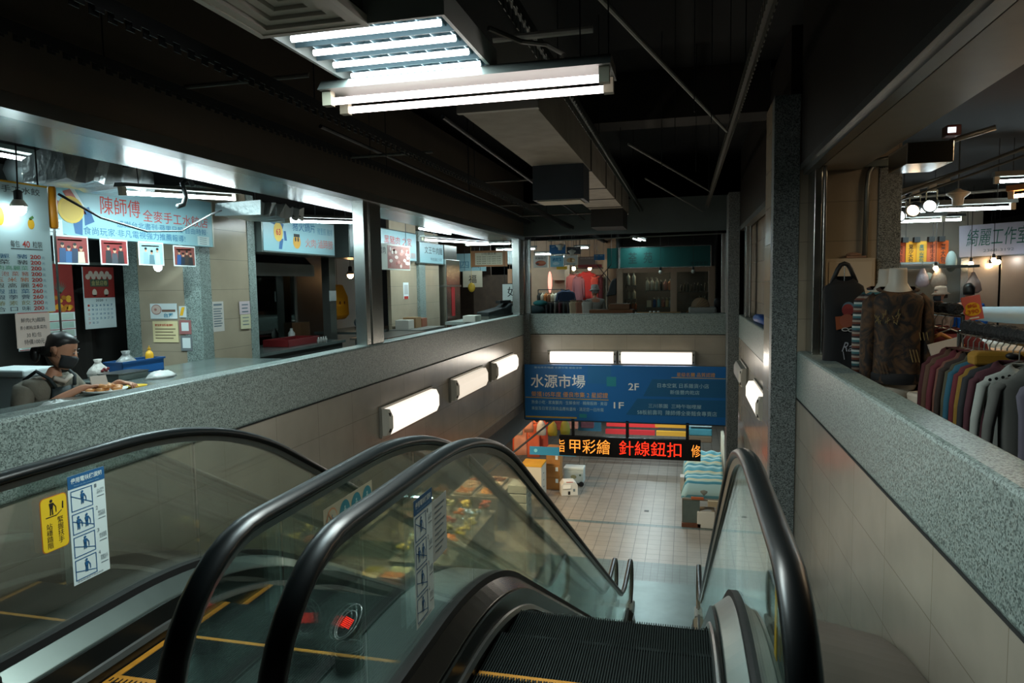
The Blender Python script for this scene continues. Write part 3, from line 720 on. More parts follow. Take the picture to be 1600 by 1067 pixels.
# ------------------------------------------------------------------ left stalls
SGN = mat('#88b0b8', .35, vary=.05); SGB = mat('#155d84', .6); SGR = mat('#b5352a', .6); PRT = mat('#2b2c30', .7)
def panel(name, label, cat, x, y0, y1, z0, z1, m, rz=FX, th=.02, group=None, part='board', rx=0.0, hang=False):
    """flat board facing +x (rz = FX): y0..y1 is its run to the right"""
    if rz == FX: loc = (x, (y0 + y1) / 2, z0)
    elif rz == BX: loc = (x, (y0 + y1) / 2, z0)
    else: loc = ((y0 + y1) / 2, x, z0)
    t = thing(name, label, cat, loc, rz, group, rx=rx)
    w = y1 - y0
    B().box(-w / 2, w / 2, 0, th, 0, z1 - z0).build(part, m, t)
    if hang:
        for q in (-.4, .4): B().tube([(q * w, th / 2, z1 - z0), (q * w, th / 2, 3.03 - z0)], .005, 5).build('hanger_wire', TRAY, t)
    return t, w, z1 - z0
# dumpling stall menu banner
t, w, h = panel('menu_banner', 'tall white hanging menu banner listing dumplings with red prices', 'menu', -4.3, 3.30, 3.985, 1.52, 2.385, mat('#b9d3d6', .55), th=.006, hang=True)
b = B()
b.text('師父全麥手工水餃', -.28, w / 2 - .06, h - .075, h - .028, PRT, 2).rect(-w / 2, w / 2, h - .012, h, 2, YEL)
b.disc(-.02, h - .235, .03, .06, 2, YEL).disc(.20, h - .27, .025, .035, 2, YEL).line([(.19, h - .24), (.22, h - .22)], .018, 2, mat('#4b7a3a'))
b.text('每包', .04, .105, h - .43, h - .385, PRT, 2).text('40', .125, .18, h - .43, h - .385, SGR, 2, .02).text('粒裝', .20, .275, h - .43, h - .385, PRT, 2).line([(.04, h - .44), (.275, h - .44)], .005, 2, PRT)
rows = [('高  麗  豬', SGB, 200), ('韭  菜  豬', PRT, 200), ('雞胸肉高麗菜', mat('#4f9a72', .6), 200), ('韓 國 泡 菜 豬', mat('#b56a55', .6), 200), ('甜 玉 米 豬', mat('#c2703f', .6), 200), ('鮮 蝦 高 麗', mat('#4b4540', .6), 240), ('鮮 蝦 韭 菜', SGB, 260), ('鮮 蝦 荸 薺', mat('#2b3a57', .6), 260), ('香 椿 素 餃', mat('#8a8a62', .6), 200), ('綜 合 口 味', mat('#3a4a58', .6), 200)]
for i, (s_, m_, p_) in enumerate(rows):
    z = h - .505 - i * .0385
    b.text(s_, -.18, .155, z, z + .03, m_, 2).text(str(p_), .175, .255, z, z + .028, SGR, 2, .025).text('元', .262, .285, z, z + .018, SGB, 2)
b.build('print', PRT, t)
t, w, h = panel('paper_notice', 'square pink-white paper taped under the dumpling menu banner', 'notice', -4.29, 3.67, 3.925, 1.285, 1.515, mat('#d8c9c0', .7), th=.002)
b = B().text('鮮肉(大)餛飩', -.09, .09, .165, .2, PRT, 2).text('素小餛飩(韭黃·菜肉)', -.1, .1, .118, .147, PRT, 2).text('30 粒/包', -.055, .055, .068, .1, PRT, 2).text('特價100元', -.075, .075, .02, .055, PRT, 2)
b.build('print', PRT, t)
t = thing('banner_roll', 'yellow padded post beside the dumpling menu banner', 'post', (-4.31, 4.03, 2.1))
B().lathe([(.02, 0), (.028, .01), (.03, .14), (.026, .28), (.02, .29)], seg=12).build('padding', mat('#d98a10', .45), t, smooth=True)
B().tube([(0, 0, -.9), (0, 0, .0)], .008, 6).build('pole', STEELD, t)
def bulb(label, loc, drop, m=None, r=.035, cap=True, group=None):
    t = thing('hanging_bulb', label, 'light bulb', loc, 0, group)
    B().ball((0, 0, 0), r, r, r * 1.15).build('bulb', m or BULBC, t, smooth=True)
    B().lathe([(r * .55, r * .9), (r * .6, r * 1.2), (r * .6, r * 2.6), (r * .3, r * 2.8)], seg=10).build('socket', BLK, t)
    if cap: B().lathe([(r * 1.15, r * .25), (r * 1.2, r * .5), (r * .7, r * 1.3), (r * .5, r * 1.3)], seg=12).build('collar', mat('#b7b3a6', .5), t)
    drop = 3.03 - loc[2]
    B().tube([(0, 0, r * 2.7), (0, .01, drop * .5), (0, 0, drop)], .005, 5).build('cord', BLK, t)
    return t
bulb('bright white bulb in a black socket hanging in front of the menu banner', (-4.2, 3.675, 2.20), .5, mat('#e2fbff', .4, emit=30), .042)
bulb('bright white bulb hanging below the third photo by the tiled pillar', (-5.2, 6.04, 1.89), .6, mat('#dff6ff', .4, emit=22), .04)
# dumpling shop sign
t, w, h = panel('shop_sign', 'pale blue shop sign with red dumpling shop characters and a medal', 'sign', -4.86, 4.42, 6.46, 2.10, 2.565, SGN, th=.12)
B().box(-w / 2 - .01, w / 2 + .01, -.006, .13, h, h + .012).box(w / 2, w / 2 + .012, -.006, .13, 0, h).build('edge_trim', mat('#b9b4a6', .4, .6), t)
b = B()
MED = mat('#c8a94a', .6); MBL = mat('#2d5c8a', .6); MRD = mat('#b06a62', .6)
b.flat([(-.80, .36), (-.70, .40), (-.58, .20), (-.66, .18)], 2, MRD).flat([(-.74, .405), (-.69, .40), (-.57, .22), (-.61, .24)], 3, mat('#cfd6d2')).flat([(-.60, .24), (-.55, .26), (-.5, .14), (-.6, .1)], 2, MBL).flat([(-.72, .14), (-.62, .16), (-.63, .02), (-.70, .03)], 2, MBL)
b.flat([(-.98, .30), (-.84, .28), (-.84, .20), (-.99, .15), (-.92, .23)], 2, MRD)
b.disc(-.73, .22, .125, .11, 4, MED).disc(-.73, .22, .10, .088, 5, mat('#c0a24c', .6))
b.text('陳師傅', -.43, .02, .215, .37, SGR, 2).text('全麥手工水餃店', .05, w / 2 - .07, .19, .30, SGR, 2)
b.text('感謝台北書刊·蘋果日報·自由時報·', -.26, w / 2 - .08, .115, .175, SGB, 2).text('食尚玩家·非凡電視強力推薦報導!', -.62, w / 2 - .42, .028, .095, SGB, 2)
b.rect(-w / 2 + .02, -w / 2 + .2, -.0, .13, 3, PAP).rect(w / 2 - .24, w / 2 - .06, .01, .1, 3, mat('#bcc9c6', .7))
for i in range(4): b.line([(-w / 2 + .05, .105 - i * .025), (-w / 2 + .17 - .03 * (i % 2), .105 - i * .025)], .006, 4, GRYT).line([(w / 2 - .21, .085 - i * .02), (w / 2 - .1, .085 - i * .02)], .005, 4, GRYT)
b.build('print', SGB, t)
# photos under the sign
PH = [('red banquet photo with a crowd in blue, first below the shop sign', 4.47, 4.80, 1.875, 2.105, '#7a2320', ['#24466e', '#2f5a8a', '#1e2f4a', '#c8b9a0']),
      ('photo of three people in dark suits on red, second below the shop sign', 4.92, 5.22, 1.88, 2.10, '#7c1f1f', ['#1b1b22', '#3a3d45', '#15161b']),
      ('photo of three people in pale shirts, third below the shop sign', 5.345, 5.66, 1.885, 2.10, '#8fb0b5', ['#7f9aa6', '#55707a', '#a9cfd8']),
      ('group photo with blue and dark clothes, last below the shop sign', 5.79, 6.10, 1.885, 2.085, '#7b4038', ['#244a80', '#1e2a3a', '#3a2f2a', '#202428'])]
for lab, a, c, z0, z1, bg, cl in PH:
    t, w, h = panel('photo_print', lab, 'photo', -4.80, a, c, z0, z1, PAP, th=.003, rx=0)
    b = B().rect(-w / 2 + .012, w / 2 - .012, .012, h - .012, 2, mat(bg, .6, vary=.3, vscale=20))
    for i, k in enumerate(cl):
        x = -w / 2 + .05 + (w - .1) * (i + .5) / len(cl); hh = h * (.55 if i % 2 == 0 else .45)
        b.flat([(x - .035, .013), (x + .035, .013), (x + .028, hh), (x - .028, hh)], 3 + i, mat(k, .6)).disc(x, hh + .022, .016, .02, 4 + i, mat('#b98d74', .6), 10).disc(x, hh + .034, .017, .012, 5 + i, HAIR, 10)
    B().tube([(0, .001, h - .01), (0, .03, h + .004), (0, .075, h + .02)], .003, 5).build('hanging_tape', PAP, t)
    b.line([(-w / 2 + .04, h - .04), (w / 2 - .06, h - .035)], .012, 2, mat('#c9862f', .6))
    b.build('print', WHT, t)
tag(B().tube([(-4.22, 4.0, 2.33), (-4.22, 4.35, 2.2), (-4.22, 4.8, 2.13), (-4.22, 5.2, 2.16), (-4.3, 5.7, 2.35), (-4.4, 6.0, 2.42)], .009, 6).build('sagging_cable', BLK), 'black cable sagging across the front of the dumpling shop sign', 'cable')
def foil(label, x0, x1, y0, y1, z0, z1):
    b = B(); n = 12
    random.seed(int(y0 * 100))
    R = []
    for i in range(n + 1):
        y = y0 + (y1 - y0) * i / n; j = lambda: random.uniform(-.025, .025)
        R.append([(x0 + j(), y, z0 + j() * .6), ((x0 + x1) / 2, y + j(), z0 - .02 + j() * .5), (x1 + j(), y, z0 + j() * .6), (x1 + j(), y + j(), z1 + j()), ((x0 + x1) / 2 + j(), y, z1 + .02 + j()), (x0 + j(), y, z1 + j())])
    return tag(b.rings(R).build('foil_duct', FOIL, smooth=False), label, 'duct')
foil('crinkled silver foil duct above the dumpling shop sign', -4.7, -4.3, 4.15, 4.98, 2.46, 2.64)
foil('silver foil bundle above the second stall sign', -4.75, -4.25, 6.4, 7.25, 2.42, 2.55)
tube_fixture('batten_light', 'long bright tube light in front of the dumpling shop sign', (-4.18, 4.5, 2.40), (-4.18, 5.95, 2.515), .03, pw=.9)
tag(B().tube([(-4.12, 5.25, 2.55), (-4.12, 5.2, 2.60), (-4.12, 5.12, 2.55), (-4.12, 5.16, 2.44), (-4.12, 5.12, 2.37), (-4.12, 5.05, 2.35)], .02, 8).build('hose_hook', mat('#4a4f50', .4, .6), smooth=True), 'grey hooked hose hanging over the long tube light', 'hose')
tag(B().ball((-5.6, 5.2, 2.72), .33, .33, .2).build('exhaust_cowl', mat('#8a9494', .4, .6), smooth=True), 'rounded grey exhaust cowl above the menu banner', 'exhaust')
channel('toothed black tray running under the ceiling above the stall tubes', (-4.05, 2.0, 2.60), (-4.05, 13.0, 2.60), .06, (.3, .6), BLK)
# stall interior
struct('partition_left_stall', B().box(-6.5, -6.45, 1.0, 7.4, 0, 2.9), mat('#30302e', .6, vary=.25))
tag(B().box(-6.4, -6.1, 4.3, 6.3, 1.93, 1.96).build('wall_shelf', STEELD), 'steel wall shelf behind the hanging photos', 'shelf')
REDC = mat('#8d2620', .6)
t, w, h = panel('wall_calendar', 'large red pineapple calendar poster with rows of small months', 'calendar', -6.08, 5.22, 5.86, 1.10, 1.93, PAP, th=.01)
b = B().rect(-w / 2, w / 2, h * .42, h, 2, REDC)
b.disc(-.08, h * .62, .09, .13, 3, mat('#b9b6ac')).disc(-.08, h * .62, .05, .09, 4, REDC)
for i in range(26): b.disc(.0 + random.uniform(0, .28), h * .45 + random.uniform(0, .13) * (1 if i % 3 else .4), .03, .022, 3 + i % 4, mat(['#c78a1c', '#d39a26', '#a96a14'][i % 3]), 8)
for px_, pz_ in ((-.14, .9), (.16, .72)):
    for k in range(9): b.flat([(px_ - .01, h * pz_ - .06), (px_ + .01, h * pz_ - .06), (px_ + .09 * math.cos(.35 + k * .3), h * pz_ + .07 * math.sin(.35 + k * .3))], 5 + k % 3, mat('#5c6a5c'))
for i in range(4):
    for j in range(4): b.rect(-w / 2 + .02 + i * .155, -w / 2 + .155 + i * .155, .02 + j * .085, .082 + j * .085, 2, mat(['#9cb3a9', '#a9b9ae'][j % 2]))
    b.rect(-w / 2, w / 2, .085 * i + .005, .085 * i + .012, 3, REDC)
b.build('print', WHT, t)
t, w, h = panel('wall_calendar', 'narrow wall calendar with red cartoon top and white month page', 'calendar', -6.06, 5.97, 6.37, 1.26, 1.91, mat('#b9c3c4', .7), th=.012)
b = B().rect(-w / 2, w / 2, h * .5, h, 2, REDC).rect(-w * .3, w * .3, h * .68, h * .8, 3, mat('#3f4c3c'))
for k in range(9): b.disc(-w * .36 + k * w * .09, h * (.84 + .05 * (k % 2)), .03, .03, 3 + k % 2, mat('#b8a598'), 8)
b.text('金鼠迎春', -w * .26, w * .26, h * .70, h * .78, mat('#b9a86a'), 5)
for sx in (-.1, .12): b.disc(sx * .7, h * .58, .03, .04, 4, mat('#c9b8a8')).rect(sx * .7 - .03, sx * .7 + .03, h * .515, h * .55, 4, mat('#9a2c25'))
b.text('2020  1', -.06, .08, h * .44, h * .475, PRT, 3)
for r in range(5):
    for c_ in range(7): b.text(str(r * 7 + c_ + 1), -w * .42 + c_ * w * .125, -w * .42 + c_ * w * .125 + .025, h * (.36 - r * .07), h * (.36 - r * .07) + .022, SGB if c_ else SGR, 3) if r * 7 + c_ < 31 else None
b.build('print', WHT, t)
# dark hanging cloth
R = []
for i in range(9):
    z = 1.9 - i * .13
    R.append([(-6.35 + .04 * math.sin(k * 1.3 + i * .3), 5.5 + k * .075 + .25 * (i / 8) ** 2 * (1 - k / 12), z - .3 * (k / 12) * (i / 8)) for k in range(13)])
o = B().sheet(R).build('dark_cloth', mat('#2c2926', .9)); o.modifiers.new('s', 'SOLIDIFY').thickness = .012; tag(o, 'dark draped cloth hanging behind the seated woman', 'cloth')
# counter and things on it
t = thing('stall_counter', 'stainless stall counter behind the granite parapet', 'counter', (-4.05, 4.2, 0))
B().box(-.10, .42, -1.9, 2.15, .90, .935).box(-.75, -.10, .32, 2.15, .90, .935).build('worktop', STEELG, t, bevel=.004)
for x, y in ((.36, -1.8), (-.05, -1.8), (-.7, .4), (-.7, 2.05), (.36, 2.05)): B().box(x - .025, x + .025, y - .025, y + .025, 0, .90).build('leg', STEELD, t)
B().box(-.7, .36, .45, 2.05, .3, .32).build('lower_shelf', STEELD, t)
t = thing('dumpling_plate', 'white plate heaped with orange dumplings on the counter', 'plate', (-4.0, 4.06, .936))
B().lathe([(.05, 0), (.13, .012), (.15, .03), (.142, .03), (.12, .018), (.0, .014)], seg=24).build('plate', WHT, t, smooth=True)
DUMP = mat('#c98a50', .5, vary=.2, vscale=30)
random.seed(3)
for i in range(26):
    a = random.uniform(0, 2 * PI); r = .11 * math.sqrt(random.random()) if i < 16 else .06 * math.sqrt(random.random())
    o = B().ball((0, 0, 0), .034, .017, .016, 10, 6).build('dumpling', DUMP, smooth=True)
    o.location = (-4.0 + r * math.cos(a), 4.06 + r * math.sin(a), .966 + (.022 if i >= 16 else 0)); o.rotation_euler = (0, 0, random.uniform(0, PI))
    tag(o, 'small orange fried dumpling in the heap on the white plate', 'dumpling', 'dumplings heaped on the white plate')
t = thing('yellow_dish', 'small bright yellow dish beside the dumpling plate', 'dish', (-3.95, 4.30, .936))
B().lathe([(.06, 0), (.075, .022), (.07, .022), (.055, .006), (0, .006)], seg=20).build('dish', mat('#d9b31c', .5), t, smooth=True)
def crumple(b, c, rx, ry, rz, seed):
    random.seed(seed); R = []
    for i in range(7):
        a = PI / 2 * i / 6; q = max(math.cos(a), .05)
        R.append([(c[0] + rx * q * math.cos(2 * PI * k / 18) * random.uniform(.8, 1.15), c[1] + ry * q * math.sin(2 * PI * k / 18) * random.uniform(.8, 1.15), c[2] + rz * math.sin(a) * random.uniform(.85, 1.15)) for k in range(18)])
    return b.rings(R)
t = thing('plastic_bag', 'crumpled clear white plastic bag on the counter in front of the tiled pillar', 'bag', (-4.22, 4.86, .936))
crumple(B(), (0, 0, 0), .09, .15, .055, 3).build('bag', mat('#b9bbb8', .4, bump=.6, bscale=18), t, smooth=True)
t = thing('plastic_bag', 'crumpled white bag at the parapet corner below the woman', 'bag', (-3.72, 3.40, .936))
crumple(B(), (0, 0, 0), .08, .16, .06, 5).build('bag', mat('#a9afad', .4, bump=.6, bscale=18), t, smooth=True)
t = thing('steel_box', 'low grey steel box on the counter in front of the blue crate', 'box', (-4.47, 4.74, .936))
B().box(-.10, .10, -.16, .16, 0, .05).build('body', STEELG, t, bevel=.006)
B().box(-.105, .105, -.165, .165, .05, .06).build('lid', STEELD, t, bevel=.004)
t = thing('storage_crate', 'open blue storage crate behind the grey steel box', 'crate', (-4.68, 5.10, .936))
B().box(-.09, .09, -.24, .24, 0, .012).box(-.09, -.08, -.24, .24, 0, .11).box(.08, .09, -.24, .24, 0, .11).box(-.09, .09, -.24, -.23, 0, .11).box(-.09, .09, .23, .24, 0, .11).build('walls', mat('#0f4f8c', .5), t, bevel=.004)
B().box(-.1, .1, -.25, -.23, .105, .12).box(-.1, .1, .23, .25, .105, .12).box(-.1, -.08, -.23, .23, .105, .12).box(.08, .1, -.23, .23, .105, .12).build('rim', mat('#0c3f70', .5), t)
for lab, x, y, z, col, rr in (('white plastic bag with dark red print slumped beside the blue crate', -4.70, 4.72, .936, '#b5b0aa', .085), ('greyish clear plastic bag puffed up in the blue crate', -4.68, 5.0, .95, '#7c7e7d', .10)):
    t = thing('plastic_bag', lab, 'bag', (x, y, z))
    random.seed(int(y * 100)); R = []
    for zz, a in ((0, .7), (.25, 1.0), (.6, 1.05), (1.0, .85), (1.35, .5), (1.6, .3), (1.9, .42)):
        R.append([(rr * .8 * a * math.cos(2 * PI * k / 16) * random.uniform(.86, 1.1), rr * a * math.sin(2 * PI * k / 16) * random.uniform(.86, 1.1), rr * zz) for k in range(16)])
    B().rings(R).build('bag', mat(col, .35, bump=.7, bscale=18), t, smooth=True)
    if 'red' in lab:
        for k in range(4): B().ball((rr * .82, -.03 + k * .02, .07 + .012 * (k % 2)), .008, .016, .012).build('print', mat('#6a1a1e'), t)
def bottle(name, label, loc, r, h, body, cap, group=None, pump=True, rz=0):
    t = thing(name, label, 'bottle', loc, rz, group)
    B().lathe([(r * .9, 0), (r, h * .03), (r, h * .62), (r * .8, h * .72), (r * .35, h * .80), (r * .35, h * .84)], seg=12).build('body', body, t, smooth=True)
    b = B().lathe([(r * .42, h * .84), (r * .42, h * .90), (r * .14, h * .91), (r * .14, h * .97), (r * .1, h)], seg=10)
    if pump: b.box(-r * .9, r * .2, -r * .15, r * .15, h * .955, h)
    b.build('pump_top' if pump else 'cap', cap, t)
    return t
bottle('sauce_bottle', 'yellow squeeze bottle standing in the pillar end of the blue crate', (-4.68, 5.27, .95), .035, .21, mat('#cf9a1c', .5), mat('#b98a1c', .5), None, False)
t = thing('white_cooler', 'white chest box standing on the floor behind the seated woman', 'box', (-5.15, 4.40, 0))
B().box(-.2, .2, -.14, .14, 0, 1.0).build('body', mat('#aeb9bb', .5), t, bevel=.02)
B().box(-.21, .21, -.15, .15, 1.0, 1.06).build('lid', mat('#b9c3c4', .5), t, bevel=.015)
B().box(.2, .212, -.06, .06, .88, .91).build('handle', GRYT, t)
# papers on the tiled pillar
def card(name, label, cat, x0, x1, z0, z1, m, y=6.405, rz=FY):
    return panel(name, label, cat, y, x0, x1, z0, z1, m, rz=rz, th=.003)
t, w, h = card('sticker_card', 'white sticker with pink animal head and blue lettering on the tiled pillar', 'sticker', -5.64, -5.30, 1.345, 1.51, PAP, 6.40)
b = B().disc(-.09, .10, .065, .055, 2, mat('#8a5a50')).disc(-.09, .10, .058, .048, 3, mat('#c9b3a8')).disc(-.1, .1, .018, .014, 4, mat('#a5726a')).rect(-.02, .15, .075, .10, 2, mat('#7a5b4c')).text('台灣', 0, .12, .015, .062, mat('#1d86a5'), 2, .02)
b.build('print', PRT, t)
t, w, h = card('notice_card', 'cream notice with red heading below the animal sticker on the pillar', 'notice', -5.62, -5.30, 1.09, 1.32, mat('#d6c79a', .7), 6.40)
b = B().text('衛生安全防疫須知', -.13, .1, .175, .2, SGR, 2, .02)
for i in range(4): b.line([(-.13, .145 - .033 * i), (.13 - .03 * (i % 2), .145 - .033 * i)], .011, 2, mat('#7a6a52'))
b.build('print', PRT, t)
t, w, h = card('label_tag', 'small yellow ribbon-shaped label above the pink card on the pillar', 'label', -5.27, -5.18, 1.36, 1.48, mat('#b9c3c2', .7), 6.395)
B().flat([(-.04, .02), (.0, .02), (.03, .11), (-.01, .11)], 2, mat('#d5a21f')).build('print', YEL, t)
t, w, h = card('payment_card', 'pink framed payment card with blank centre on the granite strip', 'card', -5.28, -5.13, 1.18, 1.33, mat('#96605f', .6), 6.395)
B().rect(-.045, .045, .035, .125, 2, PAP).build('print', PAP, t)
t, w, h = card('payment_card', 'grey framed payment card with blank centre below the pink one', 'card', -5.27, -5.125, 1.0, 1.165, mat('#6c7274', .6), 6.395)
B().rect(-.05, .05, .03, .14, 2, PAP).build('print', PAP, t)
t, w, h = panel('price_list', 'white price list in fine print taped to the pillar side', 'notice', -4.998, 6.57, 6.77, 1.19, 1.52, mat('#b9b3ac', .7), th=.003)
b = B().line([(-.07, .295), (.07, .295)], .022, 2, GRYT)
for i in range(8): b.line([(-.075, .25 - .027 * i), (.07 - .02 * (i % 2), .25 - .027 * i)], .012, 2, GRYT)
b.build('print', PRT, t)
t, w, h = panel('paper_note', 'pinkish handwritten note taped at the granite edge of the pillar', 'notice', -4.985, 7.04, 7.24, 1.36, 1.51, mat('#b9a9ad', .7), th=.003)
B().line([(-.06, .11), (.06, .11)], .014, 2, GRYT).line([(-.06, .07), (.05, .07)], .014, 2, GRYT).line([(-.06, .03), (.06, .03)], .014, 2, GRYT).build('print', PRT, t)
t, w, h = panel('paper_note', 'pale yellow note hanging below the pinkish handwritten note', 'notice', -4.984, 7.05, 7.24, 1.19, 1.355, mat('#bfb998', .7), th=.003)
B().line([(-.06, .13), (.06, .13)], .01, 2, GRYT).line([(-.06, .09), (.05, .09)], .01, 2, GRYT).line([(-.06, .05), (.06, .05)], .01, 2, GRYT).build('print', PRT, t)
# second stall
def lightbox(label, y0, y1, z0, z1, x=-4.9, d=.45, m=None):
    t = thing('shop_sign', label, 'sign', (x, (y0 + y1) / 2, z0), FX)
    w, h = y1 - y0, z1 - z0
    B().box(-w / 2, w / 2, .004, d, 0, h).build('box', STEELG, t, bevel=.006)
    B().box(-w / 2 + .02, w / 2 - .02, 0, .01, .02, h - .02).build('face', m or SGN, t)
    for q in (-.4, .4): B().tube([(q * w, .2, h), (q * w, .2, 3.03 - z0)], .008, 5).build('hanger_rod', TRAY, t)
    return t, w, h
t, w, h = lightbox('pale blue lightbox sign with medal and cartoon over the dark kitchen', 7.42, 9.2, 2.09, 2.56)
b = B().disc(-.55, .26, .10, .12, 3, MED).text('63', -.60, -.50, .22, .30, SGR, 5, .02).flat([(-.72, .36), (-.6, .42), (-.42, .36), (-.45, .30), (-.6, .34)], 2, MBL).flat([(-.55, .05), (-.48, .05), (-.44, .18), (-.52, .18)], 2, MBL).flat([(-.42, .16), (-.36, .16), (-.38, .28), (-.43, .28)], 2, MBL)
b.disc(-.13, .16, .09, .09, 3, mat('#c4923a')).disc(-.16, .19, .018, .03, 4, PRT).disc(-.10, .19, .018, .03, 4, PRT).rect(-.2, -.06, .22, .26, 4, PRT)
b.text('豬火鍋片', -.22, .34, .30, .43, SGB, 3).text('豬里肌 豬排', .40, .82, .29, .38, mat('#4a86a0'), 3).text('火肉·滷蹄膀', .08, .82, .10, .22, mat('#c2695e'), 3)
b.build('print', SGB, t)
tube_fixture('batten_light', 'tube light along the top of the lightbox sign with medal', (-4.3, 6.98, 2.395), (-4.3, 8.9, 2.53), .03)
t, w, h = lightbox('pale lightbox sign with red characters behind the stainless post', 9.65, 12.35, 2.1, 2.63)
b = B().text('黑豬肉 之家', -.1, 1.1, .26, .42, SGR, 3).text('溫體豬', .95, 1.28, .06, .16, mat('#b98a80'), 3)
b.build('print', SGR, t)
t, w, h = panel('food_photo_board', 'hanging photo board of raw sliced meat by the stainless post', 'sign', -4.6, 9.95, 11.28, 1.92, 2.33, mat('#b9c0b6', .6), th=.03, hang=True)
b = B().rect(-.28, w / 2 - .02, .02, h - .02, 2, mat('#8d5a52', .6, vary=.3, vscale=14)).text('豬肉', -.6, -.34, .25, .36, PRT, 3)
random.seed(5)
for i in range(26): b.disc(random.uniform(-.2, .58), random.uniform(.06, .34), random.uniform(.03, .09), .03, 3 + i % 6, mat(['#b57a70', '#c9b5ad', '#8a3f38', '#d0c3ba'][i % 4], .6), 8)
b.build('print', PRT, t)
tube_fixture('batten_light', 'short tube light deeper along the stall row, upper of the pair', (-4.2, 10.6, 2.58), (-4.2, 12.3, 2.60), .04)
tube_fixture('batten_light', 'long tube light deeper along the stall row, lower of the pair', (-4.2, 10.85, 2.41), (-4.2, 14.8, 2.55), .03)
t, w, h = lightbox('pale blue sign for beef noodles at the far end of the stall row', 12.5, 13.85, 2.08, 2.5, d=.3)
B().text('文王牛肉麵', -.42, .6, .2, .34, PRT, 3).text('牛肉湯餃 外帶', -.1, .55, .06, .13, GRYT, 3).build('print', PRT, t)
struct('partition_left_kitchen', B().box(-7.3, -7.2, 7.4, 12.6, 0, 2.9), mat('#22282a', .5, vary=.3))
t = thing('range_hood', 'dark kitchen hood with blackened front below the medal sign', 'hood', (-5.9, 8.5, 1.85))
B().prism([(-.9, 0), (.52, 0), (.52, .12), (.2, .45), (-.9, .45)], 'y', -1.0, .9).build('canopy', mat('#15191a', .35, .6), t)
B().box(.51, .54, -1.0, .9, -.03, .14).build('lip', STEELD, t)
t = thing('smoke_screen', 'tall dark smoked glass screen at the back of the kitchen', 'screen', (-5.9, 9.1, .85))
B().box(-.01, .01, -.9, .6, 0, 1.0).build('pane', glassmat('smoked', '#3a4544', .05, 1.6), t)
for y0_ in (.6, -.96): B().box(-.02, .02, y0_, y0_ + .06, 0, 1.05).build('frame_post', STEELD, t)
t = thing('kitchen_counter', 'grey steel kitchen counter in the dark second stall', 'counter', (-5.6, 9.2, 0))
B().box(-.45, .45, -1.6, .7, .80, .84).build('worktop', STEELG, t)
B().box(-.42, .42, -1.55, .65, 0, .80).build('cabinet', mat('#3b3f3e', .5, .5), t)
t = thing('serving_tray', 'dark red tray resting on the kitchen counter', 'tray', (-5.5, 8.95, .84))
B().box(-.2, .2, -.42, .42, 0, .01).box(-.2, -.19, -.42, .42, 0, .10).box(.19, .2, -.42, .42, 0, .10).box(-.2, .2, -.42, -.41, 0, .1).box(-.2, .2, .41, .42, 0, .1).build('tray', mat('#6a1418', .5), t, bevel=.004)
for k in range(4): tag(B().lathe([(.02, 0), (.025, .05), (.012, .07), (.012, .09)], (-5.22, 9.2 + k * .07, .84), 8).build('spice_jar', mat('#8f8f8a', .4), smooth=True), 'small pale jar in the row beside the red tray', 'jar', 'pale jars beside the red tray')
tag(B().lathe([(.05, 0), (.05, .14), (.02, .18), (.02, .21)], (-5.75, 9.35, .84), 10).build('kitchen_bottle', mat('#a9aca8', .4), smooth=True), 'pale bottle standing behind the red tray', 'bottle')
o = B(); R = []
for i in range(8): R.append([(-6.2 + .05 * math.sin(k * 1.7), 7.75 + k * .05 * (1 + i * .03), 1.62 - i * .085) for k in range(12)])
o = o.sheet(R).build('hanging_towel', mat('#6f6a66', .9)); o.modifiers.new('s', 'SOLIDIFY').thickness = .01; tag(o, 'pale pleated cloth hanging in the dark kitchen by the pillar', 'cloth')
tag(B().box(-6.0, -5.75, 9.6, 9.88, .84, 1.12).build('wooden_box', mat('#4d3215', .7)), 'dark wooden box standing on the kitchen counter end', 'box')
struct('column_steel_kitchen', B().box(-5.55, -5.42, 9.95, 10.15, 0, 2.4), STEELD)
struct('partition_kitchen_side', B().box(-6.6, -6.55, 10.75, 12.0, 0, 2.9), mat('#4a4644', .6, vary=.15))
tag(B().box(-5.42, -5.40, 9.93, 10.12, 1.44, 1.60).build('switch_box', PAP), 'pale paper box fixed to the kitchen column', 'box')
struct('partition_stall_side', B().box(-5.06, -5.005, 11.35, 12.58, 0, 2.9), TILE_COLY)
tag(B().tube([(-6.2, 7.6, 1.64), (-6.2, 8.5, 1.64)], .01, 6).tube([(-6.2, 7.6, 1.64), (-6.2, 7.6, 2.9)], .006, 5).build('towel_rod', STEELD), 'thin rod carrying the pale pleated cloth in the dark kitchen', 'rod')
# lit niche
struct('wall_niche', B().box(-7.2, -7.15, 12.6, 15.6, 0, 2.9), mat('#c9c2b8', .6))
bulb('warm orange lamp glowing inside the lit back room', (-6.2, 12.2, 1.88), .5, mat('#ffc888', .4, emit=26), .06)
t = thing('yellow_bag', 'yellow printed bag hanging in the lit back room', 'bag', (-6.0, 11.28, 1.08))
B().rings([[(a * x, b_ * y, z) for x, y in ((-1, -1), (1, -1), (1, 1), (-1, 1))] for a, b_, z in ((.05, .2, 0), (.10, .26, .08), (.09, .25, .4), (.03, .18, .62))]).build('bag', mat('#d98f12', .5), t, bevel=.03)
B().tube([(0, 0, .6), (0, 0, 1.95)], .004, 5).build('string', STEELD, t)
for q in (-.08, .08): B().ball((.095, q, .3), .01, .025, .03).build('spot', mat('#7a2d10', .6), t)
tag(B().ball((-6.0, 12.2, .98), .12, .22, .12).build('cloth_bundle', mat('#6d8794', .8, bump=.8, bscale=10), smooth=True), 'pale blue cloth bundle lying in the lit back room', 'cloth')
t = thing('prep_table', 'steel preparation table in front of the lit back room', 'table', (-5.6, 11.6, 0))
